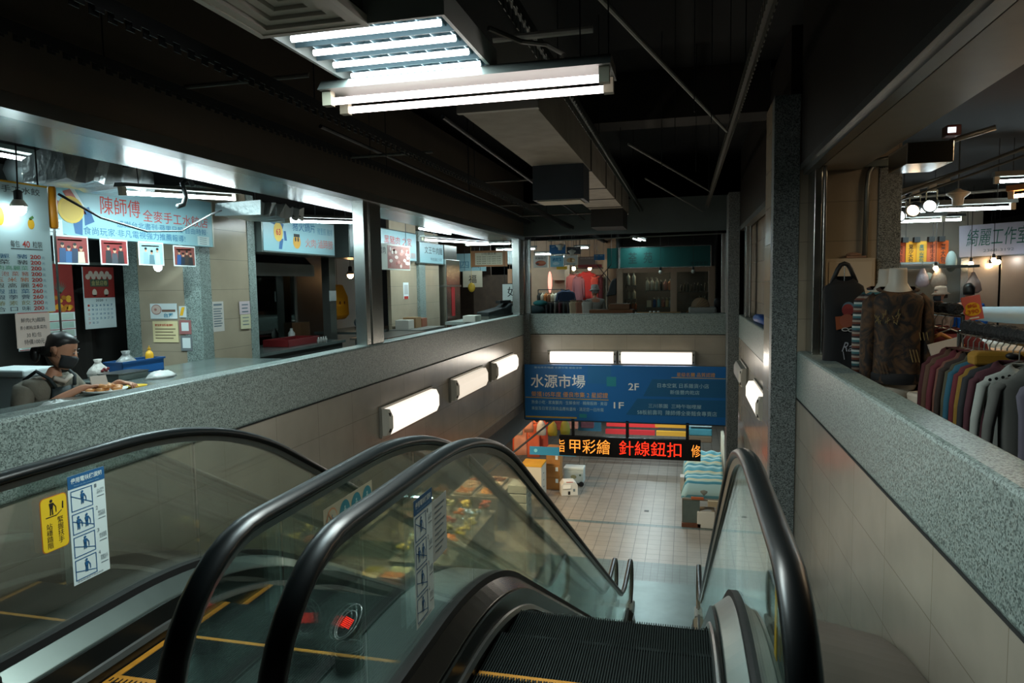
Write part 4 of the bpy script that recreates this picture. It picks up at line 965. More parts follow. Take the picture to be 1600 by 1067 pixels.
B().box(-.55, .5, -.9, .85, .86, .9).build('top', STEELG, t)
for y in (-.85, .8):
    for x in (-.5, .45): B().box(x - .02, x + .02, y - .02, y + .02, 0, .86).build('leg', STEELD, t)
t = thing('cutting_table', 'low dark table with brown edge behind the stainless post', 'table', (-4.6, 10.35, 0))
B().box(-.3, .3, -.8, .8, .86, .89).build('top', mat('#55504a', .4, .4), t)
B().box(.3, .32, -.8, .8, .82, .89).build('edge', mat('#6b3f22', .6), t)
for y in (-.7, .7): B().box(-.25, .25, y - .03, y + .03, 0, .86).build('leg', STEELD, t)
t, w, h = panel('payment_card', 'white payment card with red edge on the far stall wall', 'card', -5.0, 11.9, 12.15, 1.42, 1.72, PAP, th=.004)
B().rect(-.1, .1, .0, .05, 2, RED).rect(-.09, .09, .08, .26, 2, mat('#a9a9a9')).build('print', RED, t)
for i, (y, z, m_) in enumerate(((11.5, .9, '#b9b4aa'), (11.85, .9, '#8a6a48'), (12.15, .9, '#8a4f38'))):
    tag(B().box(-4.95, -4.7, y - .13, y + .13, z - .0, z + .16 + .03 * (i % 2)).build('food_box', mat(m_, .7), bevel=.006), ['pale', 'tan', 'brown'][i] + ' small box on the counter past the stainless post', 'box')
tag(B().box(-5.0, -4.4, 11.2, 12.4, .86, .9).box(-4.95, -4.45, 11.25, 12.35, 0, .86).build('side_counter', mat('#77756f', .5, .3)), 'pale counter past the stainless post carrying small boxes', 'counter')
# far end of the left row
t = thing('steel_cabinet', 'tall stainless cabinet with a red scroll on its side', 'cabinet', (-5.1, 14.3, 0))
B().box(-.35, .25, -.45, .45, 0, 2.2).build('body', STEEL, t, bevel=.01)
B().box(-.35, .27, -.47, .47, 1.62, 1.66).box(-.3, .2, -.4, .4, 2.2, 2.5).build('band', STEELD, t)
t, w, h = panel('red_scroll', 'narrow red paper scroll on the stainless cabinet', 'scroll', -4.842, 14.15, 14.35, 1.0, 1.62, mat('#b52a2c', .6), th=.003)
B().rect(-.06, .06, .04, .58, 2, mat('#a5262a', .6)).build('print', RED, t)
def yz(py, a): return a
t, w, h = panel('hanging_menu', 'hanging orange-framed menu board with columns of small characters', 'menu', 15.6, -4.86, -3.98, 2.07, 2.44, mat('#a8724a', .6), rz=FY, th=.03, hang=True)
b = B().rect(-.33, .33, .04, .32, 2, mat('#c9bfa6')).text('小吃價目表', -.18, .18, .27, .325, PRT, 4)
for r in range(4): b.text('乾麵 湯麵 水餃 滷味 白飯', -.29, .29, .065 + r * .05, .09 + r * .05, PRT, 3)
b.build('print', PRT, t)
foil('crumpled foil patch at the side of the hanging menu board', -3.98, -3.86, 15.62, 15.95, 2.12, 2.4)
t, w, h = panel('calligraphy_sheet', 'white sheet with one large black brush character near the far post', 'sign', 15.2, -4.0, -3.48, 1.28, 1.66, mat('#aab0ac', .7), rz=FY, th=.004, hang=True)
B().text('妃', -.15, .15, .1, .32, BLK, 2).build('print', BLK, t)
t, w, h = panel('calligraphy_sheet', 'cream sheet with small black seal characters beside the cabinet', 'sign', 16.5, -5.35, -4.85, 1.6, 2.0, mat('#b3a893', .7), rz=FY, th=.004, hang=True)
B().text('福', -.1, .1, .1, .3, BLK, 2).build('print', BLK, t)
tag(B().ball((-4.85, 15.6, 1.60), .09, .05, .11).tube([(-4.85, 15.6, 1.70), (-4.85, 15.6, 3.03)], .004, 5).build('yellow_charm', mat('#c29a2a', .6), smooth=True), 'small yellow hanging charm below the cream calligraphy sheet', 'charm')
for i, (x, m_) in enumerate(((-3.85, '#b98a6a'), (-3.55, '#a9958a'))): tag(B().box(x - .05, x + .05, 15.3, 15.31, 1.68, 2.0).tube([(x, 15.305, 2.0), (x, 15.305, 3.03)], .004, 5).build('hanging_tag', mat(m_, .7)), ['orange-tinted', 'greyish'][i] + ' paper strip hanging above the brush character sheet', 'tag')
t = thing('bag_sealer', 'black tabletop machine with white side panel on the parapet corner', 'machine', (-3.75, 14.3, 1.0), math.radians(70))
B().prism([(-.75, .02), (.55, .02), (.55, .22), (.1, .26), (-.1, .18), (-.75, .1)], 'y', -.15, .15).build('body', mat('#12191a', .5), t, bevel=.015)
B().box(.1, .45, -.16, -.15, .06, .2).build('side_panel', mat('#9aa5a2', .6), t)
B().box(-.2, .2, -.06, .06, .26, .32).build('handle', BLK, t)
B().box(-.7, .5, -.12, .12, -.06, .02).build('base', STEELD, t)
tag(B().box(-4.6, -3.45, 13.0, 15.1, .88, .94).box(-4.5, -3.5, 13.1, 15.0, 0, .88).build('corner_counter', mat('#8e958f', .5)), 'pale counter at the corner behind the black tabletop machine', 'counter')
tag(B().box(-4.2, -3.95, 12.9, 13.3, .94, 1.06).build('paper_stack', mat('#c9c6ba', .7)), 'stack of white paper in front of the black tabletop machine', 'paper')
struct('partition_left_far', B().box(-6.8, -5.2, 18.5, 18.6, 0, 2.9).box(-5.3, -4.2, 17.2, 17.3, 0, 1.9), mat('#4a3a2e', .8, vary=.4))
t, w, h = panel('shop_sign', 'small blue-white sign behind the orange-framed menu board', 'sign', 17.0, -5.75, -4.9, 2.0, 2.45, mat('#88aab0', .6), rz=FY, th=.05, hang=True)
B().text('四口', -.25, .25, .08, .25, mat('#3d6d80'), 2).build('print', BLUE, t)
for i, y in enumerate((16.2, 19.0)): tube_fixture('batten_light', ['bright', 'distant'][i] + ' tube light hanging beyond the stainless cabinet', (-5.2, y, 2.62), (-4.0, y, 2.62), .04)
tube_fixture('batten_light', 'tube light over the dumpling stall interior', (-5.3, 3.9, 2.75), (-5.3, 5.5, 2.75), .04, pw=.6)
# ------------------------------------------------------------------ garments
def torso(b, w, L, d, neck=.09, flare=1.0, seg=28, fold=.0, z0=0.0, phase=0.0):
    """hanging body of a garment: neck opening at z0, hem at z0 - L; w half shoulder width, d half depth"""
    prof = [(0.0, neck, d * .55), (.02, neck * 1.25, d * .7), (.06, w * .62, d * .85), (.10, w * .92, d), (.16, w, d), (.30, w * .93, d * 1.0), (.55, w * .90 * (1 + (flare - 1) * .4), d * .95), (.80, w * .93 * (1 + (flare - 1) * .8), d * .95), (1.0, w * .95 * flare, d * .95)]
    R = []
    for u, a, c in prof:
        ring = []
        for k in range(seg):
            t = 2 * PI * k / seg; f = 1 + fold * u * math.sin(5 * t + phase)
            ca, sa = math.cos(t), math.sin(t)
            q = (abs(ca) ** 3 + abs(sa) ** 3) ** (-1 / 3)
            dip = .035 * max(0, -sa) if u < .03 else 0
            ring.append((a * q * ca * (.96 + .04 * f), c * q * sa * f, z0 - u * L - dip - (.05 * abs(ca) if u < .03 else 0) * 0))
        R.append(ring)
    b.rings(R[::-1], cap=False)
    return b
def sleeve(b, s, w, z0, L, d, spread=.10, seg=10):
    pts = [(s * w * .72, 0, z0 - .075), (s * w * .98, 0, z0 - .11), (s * (w + spread * .5), .0, z0 - .11 - L * .35), (s * (w + spread * .8), -.01, z0 - .11 - L * .7), (s * (w + spread), -.02, z0 - .11 - L)]
    return b.tube(pts, [d * .75, d * .85, d * .75, d * .62, d * .5], seg)
def garment(name, label, cat, loc, rz, m, w=.22, L=.65, d=.075, sl=.48, hanger=True, group=None, trim=None, fold=.18, hook=.10, flare=1.0, spread=.07):
    t = thing(name, label, cat, loc, rz, group)
    b = torso(B(), w, L, d, fold=fold, flare=flare, phase=loc[1] * 7)
    o = b.build('body', m, t, smooth=True); md = o.modifiers.new('s', 'SOLIDIFY'); md.thickness = .006
    if sl:
        for s in (-1, 1): sleeve(B(), s, w, 0, sl, d * .85, spread).build('sleeve', trim or m, t, smooth=True)
    if hanger:
        B().tube([(-w * .85, 0, -.07), (0, 0, -.005), (w * .85, 0, -.07)], .007, 6).tube([(0, 0, -.005), (0, 0, hook * .5), (.02, 0, hook * .85), (0, 0, hook), (-.02, 0, hook * .9)], .0035, 6).build('hanger', mat('#6b6862', .4, .3), t)
    return t
# ------------------------------------------------------------------ right side shop front
t = thing('electrical_panel', 'cream electrical cabinet fixed to the tiled column behind the black top', 'cabinet', (1.325, 6.445, 1.17))
B().box(-.19, .19, -.10, 0, 0, .66).build('body', mat('#b5a690', .5), t, bevel=.006)
B().box(-.165, .165, -.108, -.10, .03, .63).build('door', mat('#c0b19a', .5), t, bevel=.003)
tag(B().tube([(1.445, 6.40, 1.83), (1.45, 6.40, 2.40), (1.46, 6.40, 2.53), (1.52, 6.40, 2.625), (1.65, 6.40, 2.65), (1.9, 6.38, 2.65), (2.05, 6.3, 2.74), (2.3, 6.2, 2.80)], .021, 10).build('metal_conduit', mat('#7d817d', .4, .7), smooth=True), 'bent grey metal conduit rising from the electrical cabinet', 'conduit')
tag(B().box(1.30, 1.45, 6.36, 6.44, 1.832, 1.85).ball((1.36, 6.4, 1.86), .06, .04, .02).build('crumpled_tape', mat('#8a6a55', .7)), 'crumpled brownish tape lying on top of the electrical cabinet', 'tape')
t = thing('junction_box', 'small steel box end hanging below the soffit with warm reflections', 'box', (1.55, 5.6, 2.42))
B().box(-.12, .16, -.35, .1, 0, .14).build('body', mat('#9a958a', .2, 1.0), t, bevel=.004)
# black sleeveless top on a padded hanger
BLKF = mat('#0c0c0e', .85)
t = thing('hanging_shirt', 'black top with colourful printed figure on a black padded hanger', 'top', (1.15, 5.7, 1.68))
o = torso(B(), .145, .74, .06, neck=.06, fold=.12, flare=1.02).build('body', BLKF, t, smooth=True)
B().tube([(-.085, 0, -.05), (-.045, 0, .05), (-.025, 0, .085), (0, 0, .095), (.025, 0, .085), (.045, 0, .05), (.085, 0, -.05)], .017, 8).build('padded_hanger', BLK, t, smooth=True)
B().tube([(0, -.01, .08), (0, -.01, -.06)], .003, 6).build('hanger_wire', STEEL, t)
b = B()
b.disc(.02, -.24, .045, .05, 95, mat('#4a6270')).disc(.015, -.25, .04, .045, 96, mat('#7e2724')).flat([(-.07, -.30), (.05, -.29), (.05, -.37), (-.06, -.40)], 95, mat('#8a4420')).disc(.01, -.33, .05, .05, 97, mat('#8f4a34')).disc(.0, -.395, .025, .014, 98, mat('#b9b4ae')).disc(.04, -.40, .02, .014, 98, mat('#b9b4ae')).disc(.0, -.395, .018, .009, 99, BLK).disc(.04, -.40, .014, .009, 99, BLK)
b.text('Ra', -.02, .05, -.56, -.49, mat('#9a9aa0'), 95, .0, .3).line([(-.01, -.56), (.0, -.62)], .005, 95, mat('#9a9aa0'))
b.build('print', BLK, t)
# mannequins
MANQ = mat('#b3aa9c', .5)
def mannequin(name, label, loc, rz, m, w=.2, L=.66, sl=.55, trim=None, deco=None, sleevem=None):
    t = thing(name, label, 'mannequin', loc, rz)
    b = B().rings([[(a * math.cos(2 * PI * k / 20), c * math.sin(2 * PI * k / 20) + yo, z) for k in range(20)] for a, c, z, yo in ((.10, .075, .66, 0), (.13, .10, .80, 0), (.12, .095, .95, 0), (.13, .095, 1.15, 0), (.135, .085, 1.28, 0), (.12, .08, 1.35, 0), (.075, .06, 1.405, .005), (.055, .052, 1.44, .005), (.052, .05, 1.52, .0), (.05, .048, 1.535, 0))])
    b.build('bust', MANQ, t, smooth=True)
    B().lathe([(.012, .02), (.012, .67)], seg=10).build('pole', STEELD, t)
    B().lathe([(.16, 0), (.16, .012), (.03, .03), (.012, .04)], seg=24).build('foot', mat('#a99a86', .5), t, smooth=True)
    g = torso(B(), w, L, .13, neck=.10, fold=.08, z0=1.415).build('garment_body', m, t, smooth=True)
    for s in (-1, 1): sleeve(B(), s, w, 1.415, sl, .07, .025).build('sleeve', sleevem or m, t, smooth=True)
    B().rings([[(a * math.cos(2 * PI * k / 24), c * math.sin(2 * PI * k / 24), 1.415 - L + z) for k in range(24)] for a, c, z in ((w * 1.0, .14, -.004), (w * 1.05, .148, .02), (w * 1.04, .148, .06), (w * .95, .135, .068))], cap=False).build('hem_band', trim or BLKF, t, smooth=True)
    return t
BROWN = bpy.data.materials.new('brown_pattern'); BROWN.use_nodes = True
_n = BROWN.node_tree; _b = _n.nodes['Principled BSDF']; _t = _n.nodes.new('ShaderNodeTexCoord'); _w = _n.nodes.new('ShaderNodeTexNoise'); _w.inputs['Scale'].default_value = 9; _w.inputs['Detail'].default_value = 9; _w.inputs['Distortion'].default_value = 2.5
_r = _n.nodes.new('ShaderNodeValToRGB'); _r.color_ramp.elements[0].position = .42; _r.color_ramp.elements[0].color = lin('#140c08'); _r.color_ramp.elements[1].position = .62; _r.color_ramp.elements[1].color = lin('#4a3016')
_n.links.new(_t.outputs['Object'], _w.inputs['Vector']); _n.links.new(_w.outputs[0], _r.inputs[0]); _n.links.new(_r.outputs[0], _b.inputs['Base Color']); _b.inputs['Roughness'].default_value = .8
t = mannequin('dressed_mannequin', 'headless mannequin in a dark brown patterned sweater beside the granite parapet', (1.33, 5.0, .19), math.radians(-8), BROWN, w=.150, L=.62, sl=.58)
b = B(); random.seed(4)
for i in range(22):
    x, z = -.08 + random.uniform(-.06, .08), 1.20 + random.uniform(-.03, .04); b.line([(x, z), (x + random.uniform(-.02, .02), z + random.uniform(.01, .04))], .004, 178, mat('#a08a5a', .4, .6))
for k in range(3): b.line([(-.13 + k * .022, .94), (-.10 + k * .022, .86)], .005, 178, mat('#3c2c18')).line([(.06 + k * .018, 1.02), (.08 + k * .018, .94)], .005, 178, mat('#7d6438')).line([(.11 + k * .02, 1.13), (.12 + k * .02, 1.08)], .005, 178, mat('#7d6438'))
b.build('print', BROWN, t)
STRP = stripes('striped_knit', 'z', ['#2d5a5f', '#9fa6a0', '#1c1416', '#5a2c1c', '#85776a', '#2b2a2e'], .085)
t = mannequin('dressed_mannequin', 'headless mannequin with teal and rust striped sleeves behind the brown sweater', (1.37, 5.42, .19), math.radians(-12), STRP, w=.15, L=.60, sl=.5)
t = thing('display_table', 'round white display table under the mannequins', 'table', (1.42, 5.1, 0))
B().lathe([(.24, .86), (.25, .875), (.24, .89), (0, .89)], (0, 0, -.72), 24).lathe([(0, .855), (.24, .86)], (0, 0, -.72), 24).build('lower_top', mat('#c9b8a2', .5), t)
B().lathe([(.05, 0), (.04, .04), (.03, .12)], seg=14).build('column', STEELD, t)
for i, (x, y, m_) in enumerate(((1.28, 5.25, '#c9a98c'), (1.50, 4.87, '#cdbfae'))):
    t = thing('round_stand', ['brown-topped', 'white'][i] + ' round stand glimpsed below the brown sweater', 'stand', (x, y, 0.72))
    B().lathe([(.10, 0), (.13, .2), (.12, .215), (0, .215)], seg=24).build('top', mat(m_, .5), t, smooth=False)
    B().lathe([(.02, -.55), (.02, 0), (.10, 0)], seg=12).build('stem', STEELD, t)
# garment rails
def rail(label, x, y0, y1, z, cover=True, posts=True):
    t = thing('garment_rail', label, 'clothes rail', (x, (y0 + y1) / 2, 0)); h = (y1 - y0) / 2
    B().tube([(0, -h, z), (0, h, z)], .013, 8).build('bar', STEEL, t)
    for s in (-1, 1):
        if posts: B().tube([(0, s * h, .02), (0, s * h, z)], .012, 8).build('upright', STEEL, t); B().box(-.22, .22, s * h - .02, s * h + .02, 0, .03).build('foot', BLK, t)
    return t
rail('chrome garment rail nearest the parapet, packed with coloured clothes', 1.60, 3.3, 4.72, 1.33)
rail('chrome garment rail behind the brown sweater with orange hangers', 1.66, 4.85, 5.9, 1.42)
def fuzzy(label, pts, r):
    b = B(); random.seed(len(label)); P = []
    a, c = Vector(pts[0]), Vector(pts[1]); n = 60
    R = []
    for i in range(n + 1): P.append(a.lerp(c, i / n)); R.append(r * random.uniform(.7, 1.15))
    return tag(b.tube(P, R, 9).build('fur_garment_roll', mat('#0b0b0c', .75, bump=.8, bscale=60)), label, 'fur')
fuzzy('black furry collar roll lying along the nearest garment rail', [(1.60, 3.35, 1.37), (1.60, 4.62, 1.37)], .038)
fuzzy('black furry collar roll on the rail behind the brown sweater', [(1.66, 4.92, 1.46), (1.66, 5.6, 1.46)], .035)
cl = [('#401215', 'dark wine'), ('#4f3525', 'beige-brown'), ('#591c24', 'crimson'), ('#633b2e', 'salmon brown'), ('#2b1f18', 'dark brown'), ('#3e3b29', 'olive'), ('#1e4e60', 'turquoise blue'), ('#59161c', 'deep red'), ('#755714', 'mustard yellow'), ('#1e1e21', 'charcoal'), ('#401a22', 'plum')]
ys = [4.66, 4.58, 4.50, 4.42, 4.35, 4.28, 4.21, 4.14, 4.07, 4.0, 3.93]
for (h_, nm), y in zip(cl, ys):
    garment('hanging_garment', nm + ' garment hanging in the packed row on the nearest rail', 'garment', (1.60, y, 1.245), math.radians(random.uniform(-6, 6)), mat(h_, .85), w=.20, L=.62, d=.03, sl=.42, group='coloured garments on the nearest rail', hook=.09, spread=.03)
t = garment('hanging_garment', 'white garment with black floral trim next to the grey coat', 'garment', (1.62, 3.84, 1.24), math.radians(4), mat('#8d908a', .85), w=.22, L=.66, d=.035, sl=.46, group='coloured garments on the nearest rail', hook=.09, spread=.04)
b = B()
for k in range(7): b.disc(-.2 + k * .028, -.075 + k * .006, .008, .008, 46, BLK, 8)
b.build('print', BLK, t)
t = garment('hanging_garment', 'grey coat at the front end of the nearest garment rail', 'garment', (1.64, 3.74, 1.24), math.radians(6), mat('#565652', .85), w=.22, L=.7, d=.04, sl=.5, group='coloured garments on the nearest rail', hook=.09, spread=.05)
garment('hanging_garment', 'lavender and teal blouse half hidden beside the grey coat', 'garment', (1.66, 3.62, 1.22), math.radians(6), stripes('lav_str', 'x', ['#6d6a80', '#2b6d78', '#83808a', '#57535f'], .16), w=.2, L=.66, d=.035, sl=.0, group='coloured garments on the nearest rail', hook=.11)
t = thing('folded_sweater', 'mustard yellow folded top with a black collar lying over the hangers', 'top', (1.60, 4.05, 1.26))
B().rings([[(x * a, y * a, z) for x, y in ((-.17, -.05), (.12, -.05), (.12, .05), (-.17, .05))] for a, z in ((1, -.05), (1.02, 0), (.9, .02))]).build('body', mat('#86600e', .8), t, bevel=.01)
B().ball((.0, -.05, .0), .035, .02, .018).build('collar', BLK, t, smooth=True)
for i, (h_, y) in enumerate((('#5a1418', 5.05), ('#3b1a1c', 5.2), ('#6b2a1e', 5.35), ('#2a1a20', 5.5))):
    garment('hanging_garment', ['dark red', 'maroon', 'rust', 'aubergine'][i] + ' garment on the rail behind the brown sweater', 'garment', (1.66, y, 1.33), math.radians(5), mat(h_, .85), w=.2, L=.7, d=.035, sl=.4, group='garments behind the brown sweater', hook=.09)
for i, y in enumerate((5.0, 5.12, 5.24)): tag(B().tube([(1.47, y, 1.24), (1.58, y - .03, 1.30), (1.72, y, 1.22)], .014, 8).build('wooden_hanger', mat('#a5662e', .5), smooth=True), 'orange-brown wooden hanger above the maroon clothes, %s from the front' % ORD[i], 'hanger', 'orange-brown hangers by the sweater')
tag(B().hexa([(1.50, 4.78, 1.10), (1.68, 4.78, 1.14), (1.50, 4.80, 1.10), (1.68, 4.80, 1.14), (1.47, 4.84, 1.24), (1.64, 4.84, 1.29), (1.47, 4.86, 1.24), (1.64, 4.86, 1.29)]).build('framed_card', mat('#a99a8c', .6)), 'pale framed card leaning among the maroon clothes', 'card')
def pricecard(label, loc, tilt_, h1, h2):
    t = thing('price_card', label, 'price card', loc, 0, None, ry=tilt_)
    B().box(-.06, .06, -.003, .003, 0, .17).build('card', mat(h1, .6, emit=.0), t)
    B().disc(0, .09, .045, .035, 5, mat(h2, .6)).disc(.0, .06, .05, .03, 6, mat(h2, .6)).text('特價', -.03, .03, .085, .115, mat('#b5531c'), 8, .02).text('390', -.035, .035, .045, .075, mat('#b5531c'), 8, .02).rect(-.03, .03, .01, .02, 5, WHT).build('print', WHT, t)
    B().tube([(0, .006, -.1), (0, .006, .03)], .004, 6).build('stick', STEEL, t)
    return t
pricecard('pink price card with yellow blob on a stick above the garment rail', (1.955, 5.5, 1.36), math.radians(-11), '#c2605a', '#d9a81c')
pricecard('pink and yellow price card cut by the picture edge', (2.12, 4.9, 1.30), math.radians(12), '#b5625a', '#b9b41c')
# tables of folded clothes further back
t = thing('clothes_table', 'long white display table heaped with pale clothes behind the rails', 'table', (2.75, 6.9, 0))
B().box(-.75, .9, -1.0, 1.0, .92, .95).build('top', mat('#b9b4a8', .5), t)
B().box(-.7, .85, -.95, .95, 0, .92).build('skirt', mat('#8a7a66', .8), t)
for i, (x, y, a, h_, nm) in enumerate(((2.25, 6.3, .28, '#b59a80', 'peach floral'), (2.75, 6.5, .36, '#9a958c', 'pale grey'), (2.2, 7.1, .26, '#33373c', 'charcoal'), (2.9, 7.4, .40, '#9aacb8', 'pale blue'), (3.2, 6.4, .28, '#b3aaa2', 'off-white'), (2.5, 6.05, .22, '#8f8a80', 'taupe'))):
    tag(B().ball((x, y, 1.02), a, .22, .085, 16, 8).build('clothes_heap', mat(h_, .9, bump=.9, bscale=9), smooth=True), nm + ' clothes heaped on the white display table', 'clothes')
t = thing('garment_rail', 'pale blue jeans hanging along a high rail beyond the price card', 'clothes rail', (2.75, 7.9, 0))
B().tube([(-.8, 0, 1.34), (1.0, 0, 1.30)], .014, 8).build('bar', STEEL, t)
for x in (-.8, 1.0): B().tube([(x, 0, .0), (x, 0, 1.34)], .013, 8).build('upright', STEEL, t)
B().rings([[(x, y, z) for y, z in ((-.03, 1.36), (.03, 1.36), (.05, 1.24 - .05 * math.sin(x * 3)), (-.05, 1.24 - .05 * math.sin(x * 3)))] for x in [-.65 + .11 * i for i in range(15)]]).build('draped_jeans', mat('#7f97a6', .9), t, smooth=True)
# hanging lamps and spots
def spot(label, loc, m, aim=(-.5, -.8, -.35)):
    t = thing('track_spotlight', label, 'spotlight', loc)
    d = Vector(aim).normalized(); q = d.to_track_quat('Z', 'Y').to_matrix()
    def tr(r, z): return [tuple(q @ Vector((r * math.cos(2 * PI * k / 16), r * math.sin(2 * PI * k / 16), z))) for k in range(16)]
    B().rings([tr(.03, -.09), tr(.05, -.07), tr(.062, .04), tr(.066, .06), tr(.055, .06), tr(.05, .03)], cap=False).build('shade', mat('#8d8f8c', .3, .8), t, smooth=True)
    B().rings([tr(.05, .03), tr(.045, .045)]).build('lens', m, t)
    B().box(-.05, -.04, -.005, .005, -.02, .12).box(.04, .05, -.005, .005, -.02, .12).box(-.05, .05, -.01, .01, .115, .13).build('yoke', STEELG, t)
    B().box(-.03, .03, -.03, .03, .13, .19).build('adapter', mat('#b5b1a8', .5), t)
    return t
spot('cool white spotlight on the short track, nearest the granite column edge', (2.00, 7.5, 2.27), mat('#dff4ff', .4, emit=14))
spot('warm white spotlight in the middle of the short track', (2.10, 7.42, 2.31), mat('#ffe0bd', .4, emit=14))
spot('cool white spotlight at the outer end of the short track', (2.22, 7.35, 2.34), mat('#dff4ff', .4, emit=14))
tag(B().hexa([(1.93, 7.55, 2.46), (1.97, 7.55, 2.46), (2.31, 7.28, 2.53), (2.35, 7.28, 2.53), (1.93, 7.55, 2.50), (1.97, 7.55, 2.50), (2.31, 7.28, 2.57), (2.35, 7.28, 2.57)]).build('spotlight_track', mat('#8f8a80', .5)), 'short light track carrying three spotlights', 'track')
def bowl_lamp(label, loc, r=.1, m=None, group=None):
    t = thing('bowl_lamp', label, 'lamp', loc, 0, group)
    B().lathe([(r, .07), (r * .98, .085), (r * .3, .11), (.02, .12)], seg=18).lathe([(r, .07), (r * .5, .03), (r * .45, -.03), (.0, -.04)], seg=18).build('shade', m or mat('#b9ae9c', .5), t, smooth=True)
    B().tube([(0, 0, .12), (0, 0, 3.03 - loc[2])], .006, 6).build('stem', STEELD, t)
    return t
bowl_lamp('cream unlit bowl lamp hanging to the side of the three spotlights', (2.49, 7.5, 2.37), .10)
tube_fixture('batten_light', 'long tube light over the clothes tables beside the bowl lamp', (2.0, 8.0, 2.34), (3.17, 8.0, 2.34), .05)
tube_fixture('batten_light', 'shorter tube light just below the long one over the clothes tables', (2.1, 9.4, 2.34), (3.0, 9.4, 2.34), .05)
tube_fixture('batten_light', 'tube light high up near the picture edge over the clothes tables', (2.96, 8.0, 2.60), (4.2, 8.0, 2.60), .05)
tube_fixture('batten_light', 'warm orange tube light near the picture edge', (2.70, 7.0, 2.345), (3.9, 6.4, 2.42), .05, m=mat('#ffc894', .4, emit=MARK), body=mat('#a5744a', .6))
tube_fixture('batten_light', 'added out-of-view tube light above the garment rails, lighting the tiled column', (2.3, 4.7, 2.78), (3.5, 4.7, 2.78), .05, m=mat('#ffd8ae', .4, emit=MARK), pw=.45)  # unseen lamp, added to brighten the tiled column and the clothes near it
t = thing('security_camera', 'small red-edged camera with a pale screen under the dark ceiling', 'camera', (1.98, 6.15, 2.74))
B().box(-.05, .05, -.06, .06, 0, .08).build('body', mat('#5a1616', .5), t, bevel=.008)
B().box(-.045, .01, -.065, -.06, .02, .06).build('screen', mat('#cfe0e6', .4, emit=2), t)
for i, (a, c, r) in enumerate((((1.75, 7.6, 2.36), (2.9, 4.6, 2.78), .014), ((1.78, 7.7, 2.33), (3.0, 4.6, 2.74), .01), ((1.9, 9.0, 2.55), (4.2, 8.6, 2.62), .016), ((1.75, 8.3, 2.44), (3.6, 5.4, 2.95), .01))):
    rod(['thick', 'thin', 'level', 'faint'][i] + ' pipe crossing under the ceiling of the clothes shop', a, c, r, mat('#5f5a50', .5, .4))
# food stall behind: menu, bags, wall
struct('partition_right_back', B().box(1.3, 4.6, 12.75, 12.85, 0, 2.9), mat('#a9a79c', .6))
t, w, h = panel('food_menu', 'row of yellow and orange menu boards over a food counter', 'menu', 12.0, 3.14, 3.88, 1.87, 2.22, mat('#b05a20', .5, emit=.12), rz=FY, th=.03, hang=True)
b = B()
cols = [('肉\n包', '#b9502c', '#6a2a1c'), ('豆\n沙\n大\n包', '#d9981c', '#3a2a2a'), ('高\n麗\n菜\n包', '#cf9a2c', '#2c6a6a'), ('鮮\n肉\n大\n包', '#c4623c', '#8a3a2a'), ('菜\n大\n包', '#b9521c', '#3a2a2a')]
for i, (s_, bg, fg) in enumerate(cols):
    x = -w / 2 + i * w / 5; b.rect(x + .004, x + w / 5 - .004, .005, h - .005, 2, mat(bg, .5, emit=.15)).text(s_, x + .04, x + w / 5 - .04, .02, h - .05, mat(fg, .6), 4, .02)
b.build('print', RED, t)
for i, x in enumerate((3.26, 3.42, 3.62, 3.76)): tag(B().box(x - .04, x + .04, 11.9, 12.0, 2.2, 2.28).build('clip_lamp', BLK), 'small black clip lamp above the food menu, %s from the column' % ORD[i], 'lamp')
tube_fixture('batten_light', 'tube light directly beneath the food menu boards', (3.2, 11.95, 1.83), (3.72, 11.95, 1.83), .03, r=.012)
tube_fixture('batten_light', 'tube light above the food menu boards', (3.16, 11.6, 2.50), (3.95, 11.6, 2.50), .04)
for i, (x, z, m_, a, nm) in enumerate(((3.46, 1.66, '#b9a9b0', .10, 'white and pink'), (3.68, 1.66, '#c0ae9c', .12, 'brown spotted'), (4.14, 1.56, '#b59a90', .12, 'pinkish clear'))):
    t = thing('hanging_bag', nm + ' plastic bag hanging under the food menu', 'bag', (x, 11.75, z))
    B().rings([[(q * a * math.cos(2 * PI * k / 12), q * a * .6 * math.sin(2 * PI * k / 12), zz) for k in range(12)] for q, zz in ((.6, -.14), (1, -.10), (.8, .02), (.35, .12), (.2, .17))]).build('bag', mat(m_, .4, bump=.6, bscale=20), t, smooth=True)
    B().tube([(0, 0, .16), (0, 0, .26)], .004, 5).build('string', STEELD, t)
tag(B().lathe([(.05, -.015), (.06, 0), (.05, .015)], (3.56, 11.8, 1.68), 16, 'y').build('round_sign', mat('#7f98a0', .5)), 'small round blue-grey sign hanging between the plastic bags', 'sign')
for i, (x, y, z, m_) in enumerate(((3.62, 11.7, 1.80, '#ffe7c0'), (4.19, 12.0, 1.86, '#ffe0b0'), (4.49, 12.0, 1.91, '#ffe0b0'), (4.63, 12.2, 1.88, '#ffe0b0'), (4.56, 12.3, 1.83, '#ffe0b0'), (4.84, 11.76, 1.92, '#f0f8ff'))):
    bulb(['yellowish round bulb by the end of the food menu', 'warm bulb at the corner under the workshop sign', 'warm bulb under the middle of the workshop sign', 'warm bulb behind the middle bulb of the workshop', 'lowest warm bulb in front of the steel doors', 'cool white bulb at the picture edge under the workshop sign'][i], (x, y, z), .35, mat(m_, .4, emit=20), .033, False)
t, w, h = panel('shop_sign', 'pale lilac sign with green brush characters and phone number', 'sign', 12.06, 4.08, 5.22, 1.984, 2.464, mat('#a9a8b8', .5), rz=FY - .0, th=.05, hang=True); w /= 1.2; h /= 1.2
t.rotation_euler = (0, math.radians(-2), math.radians(-16))
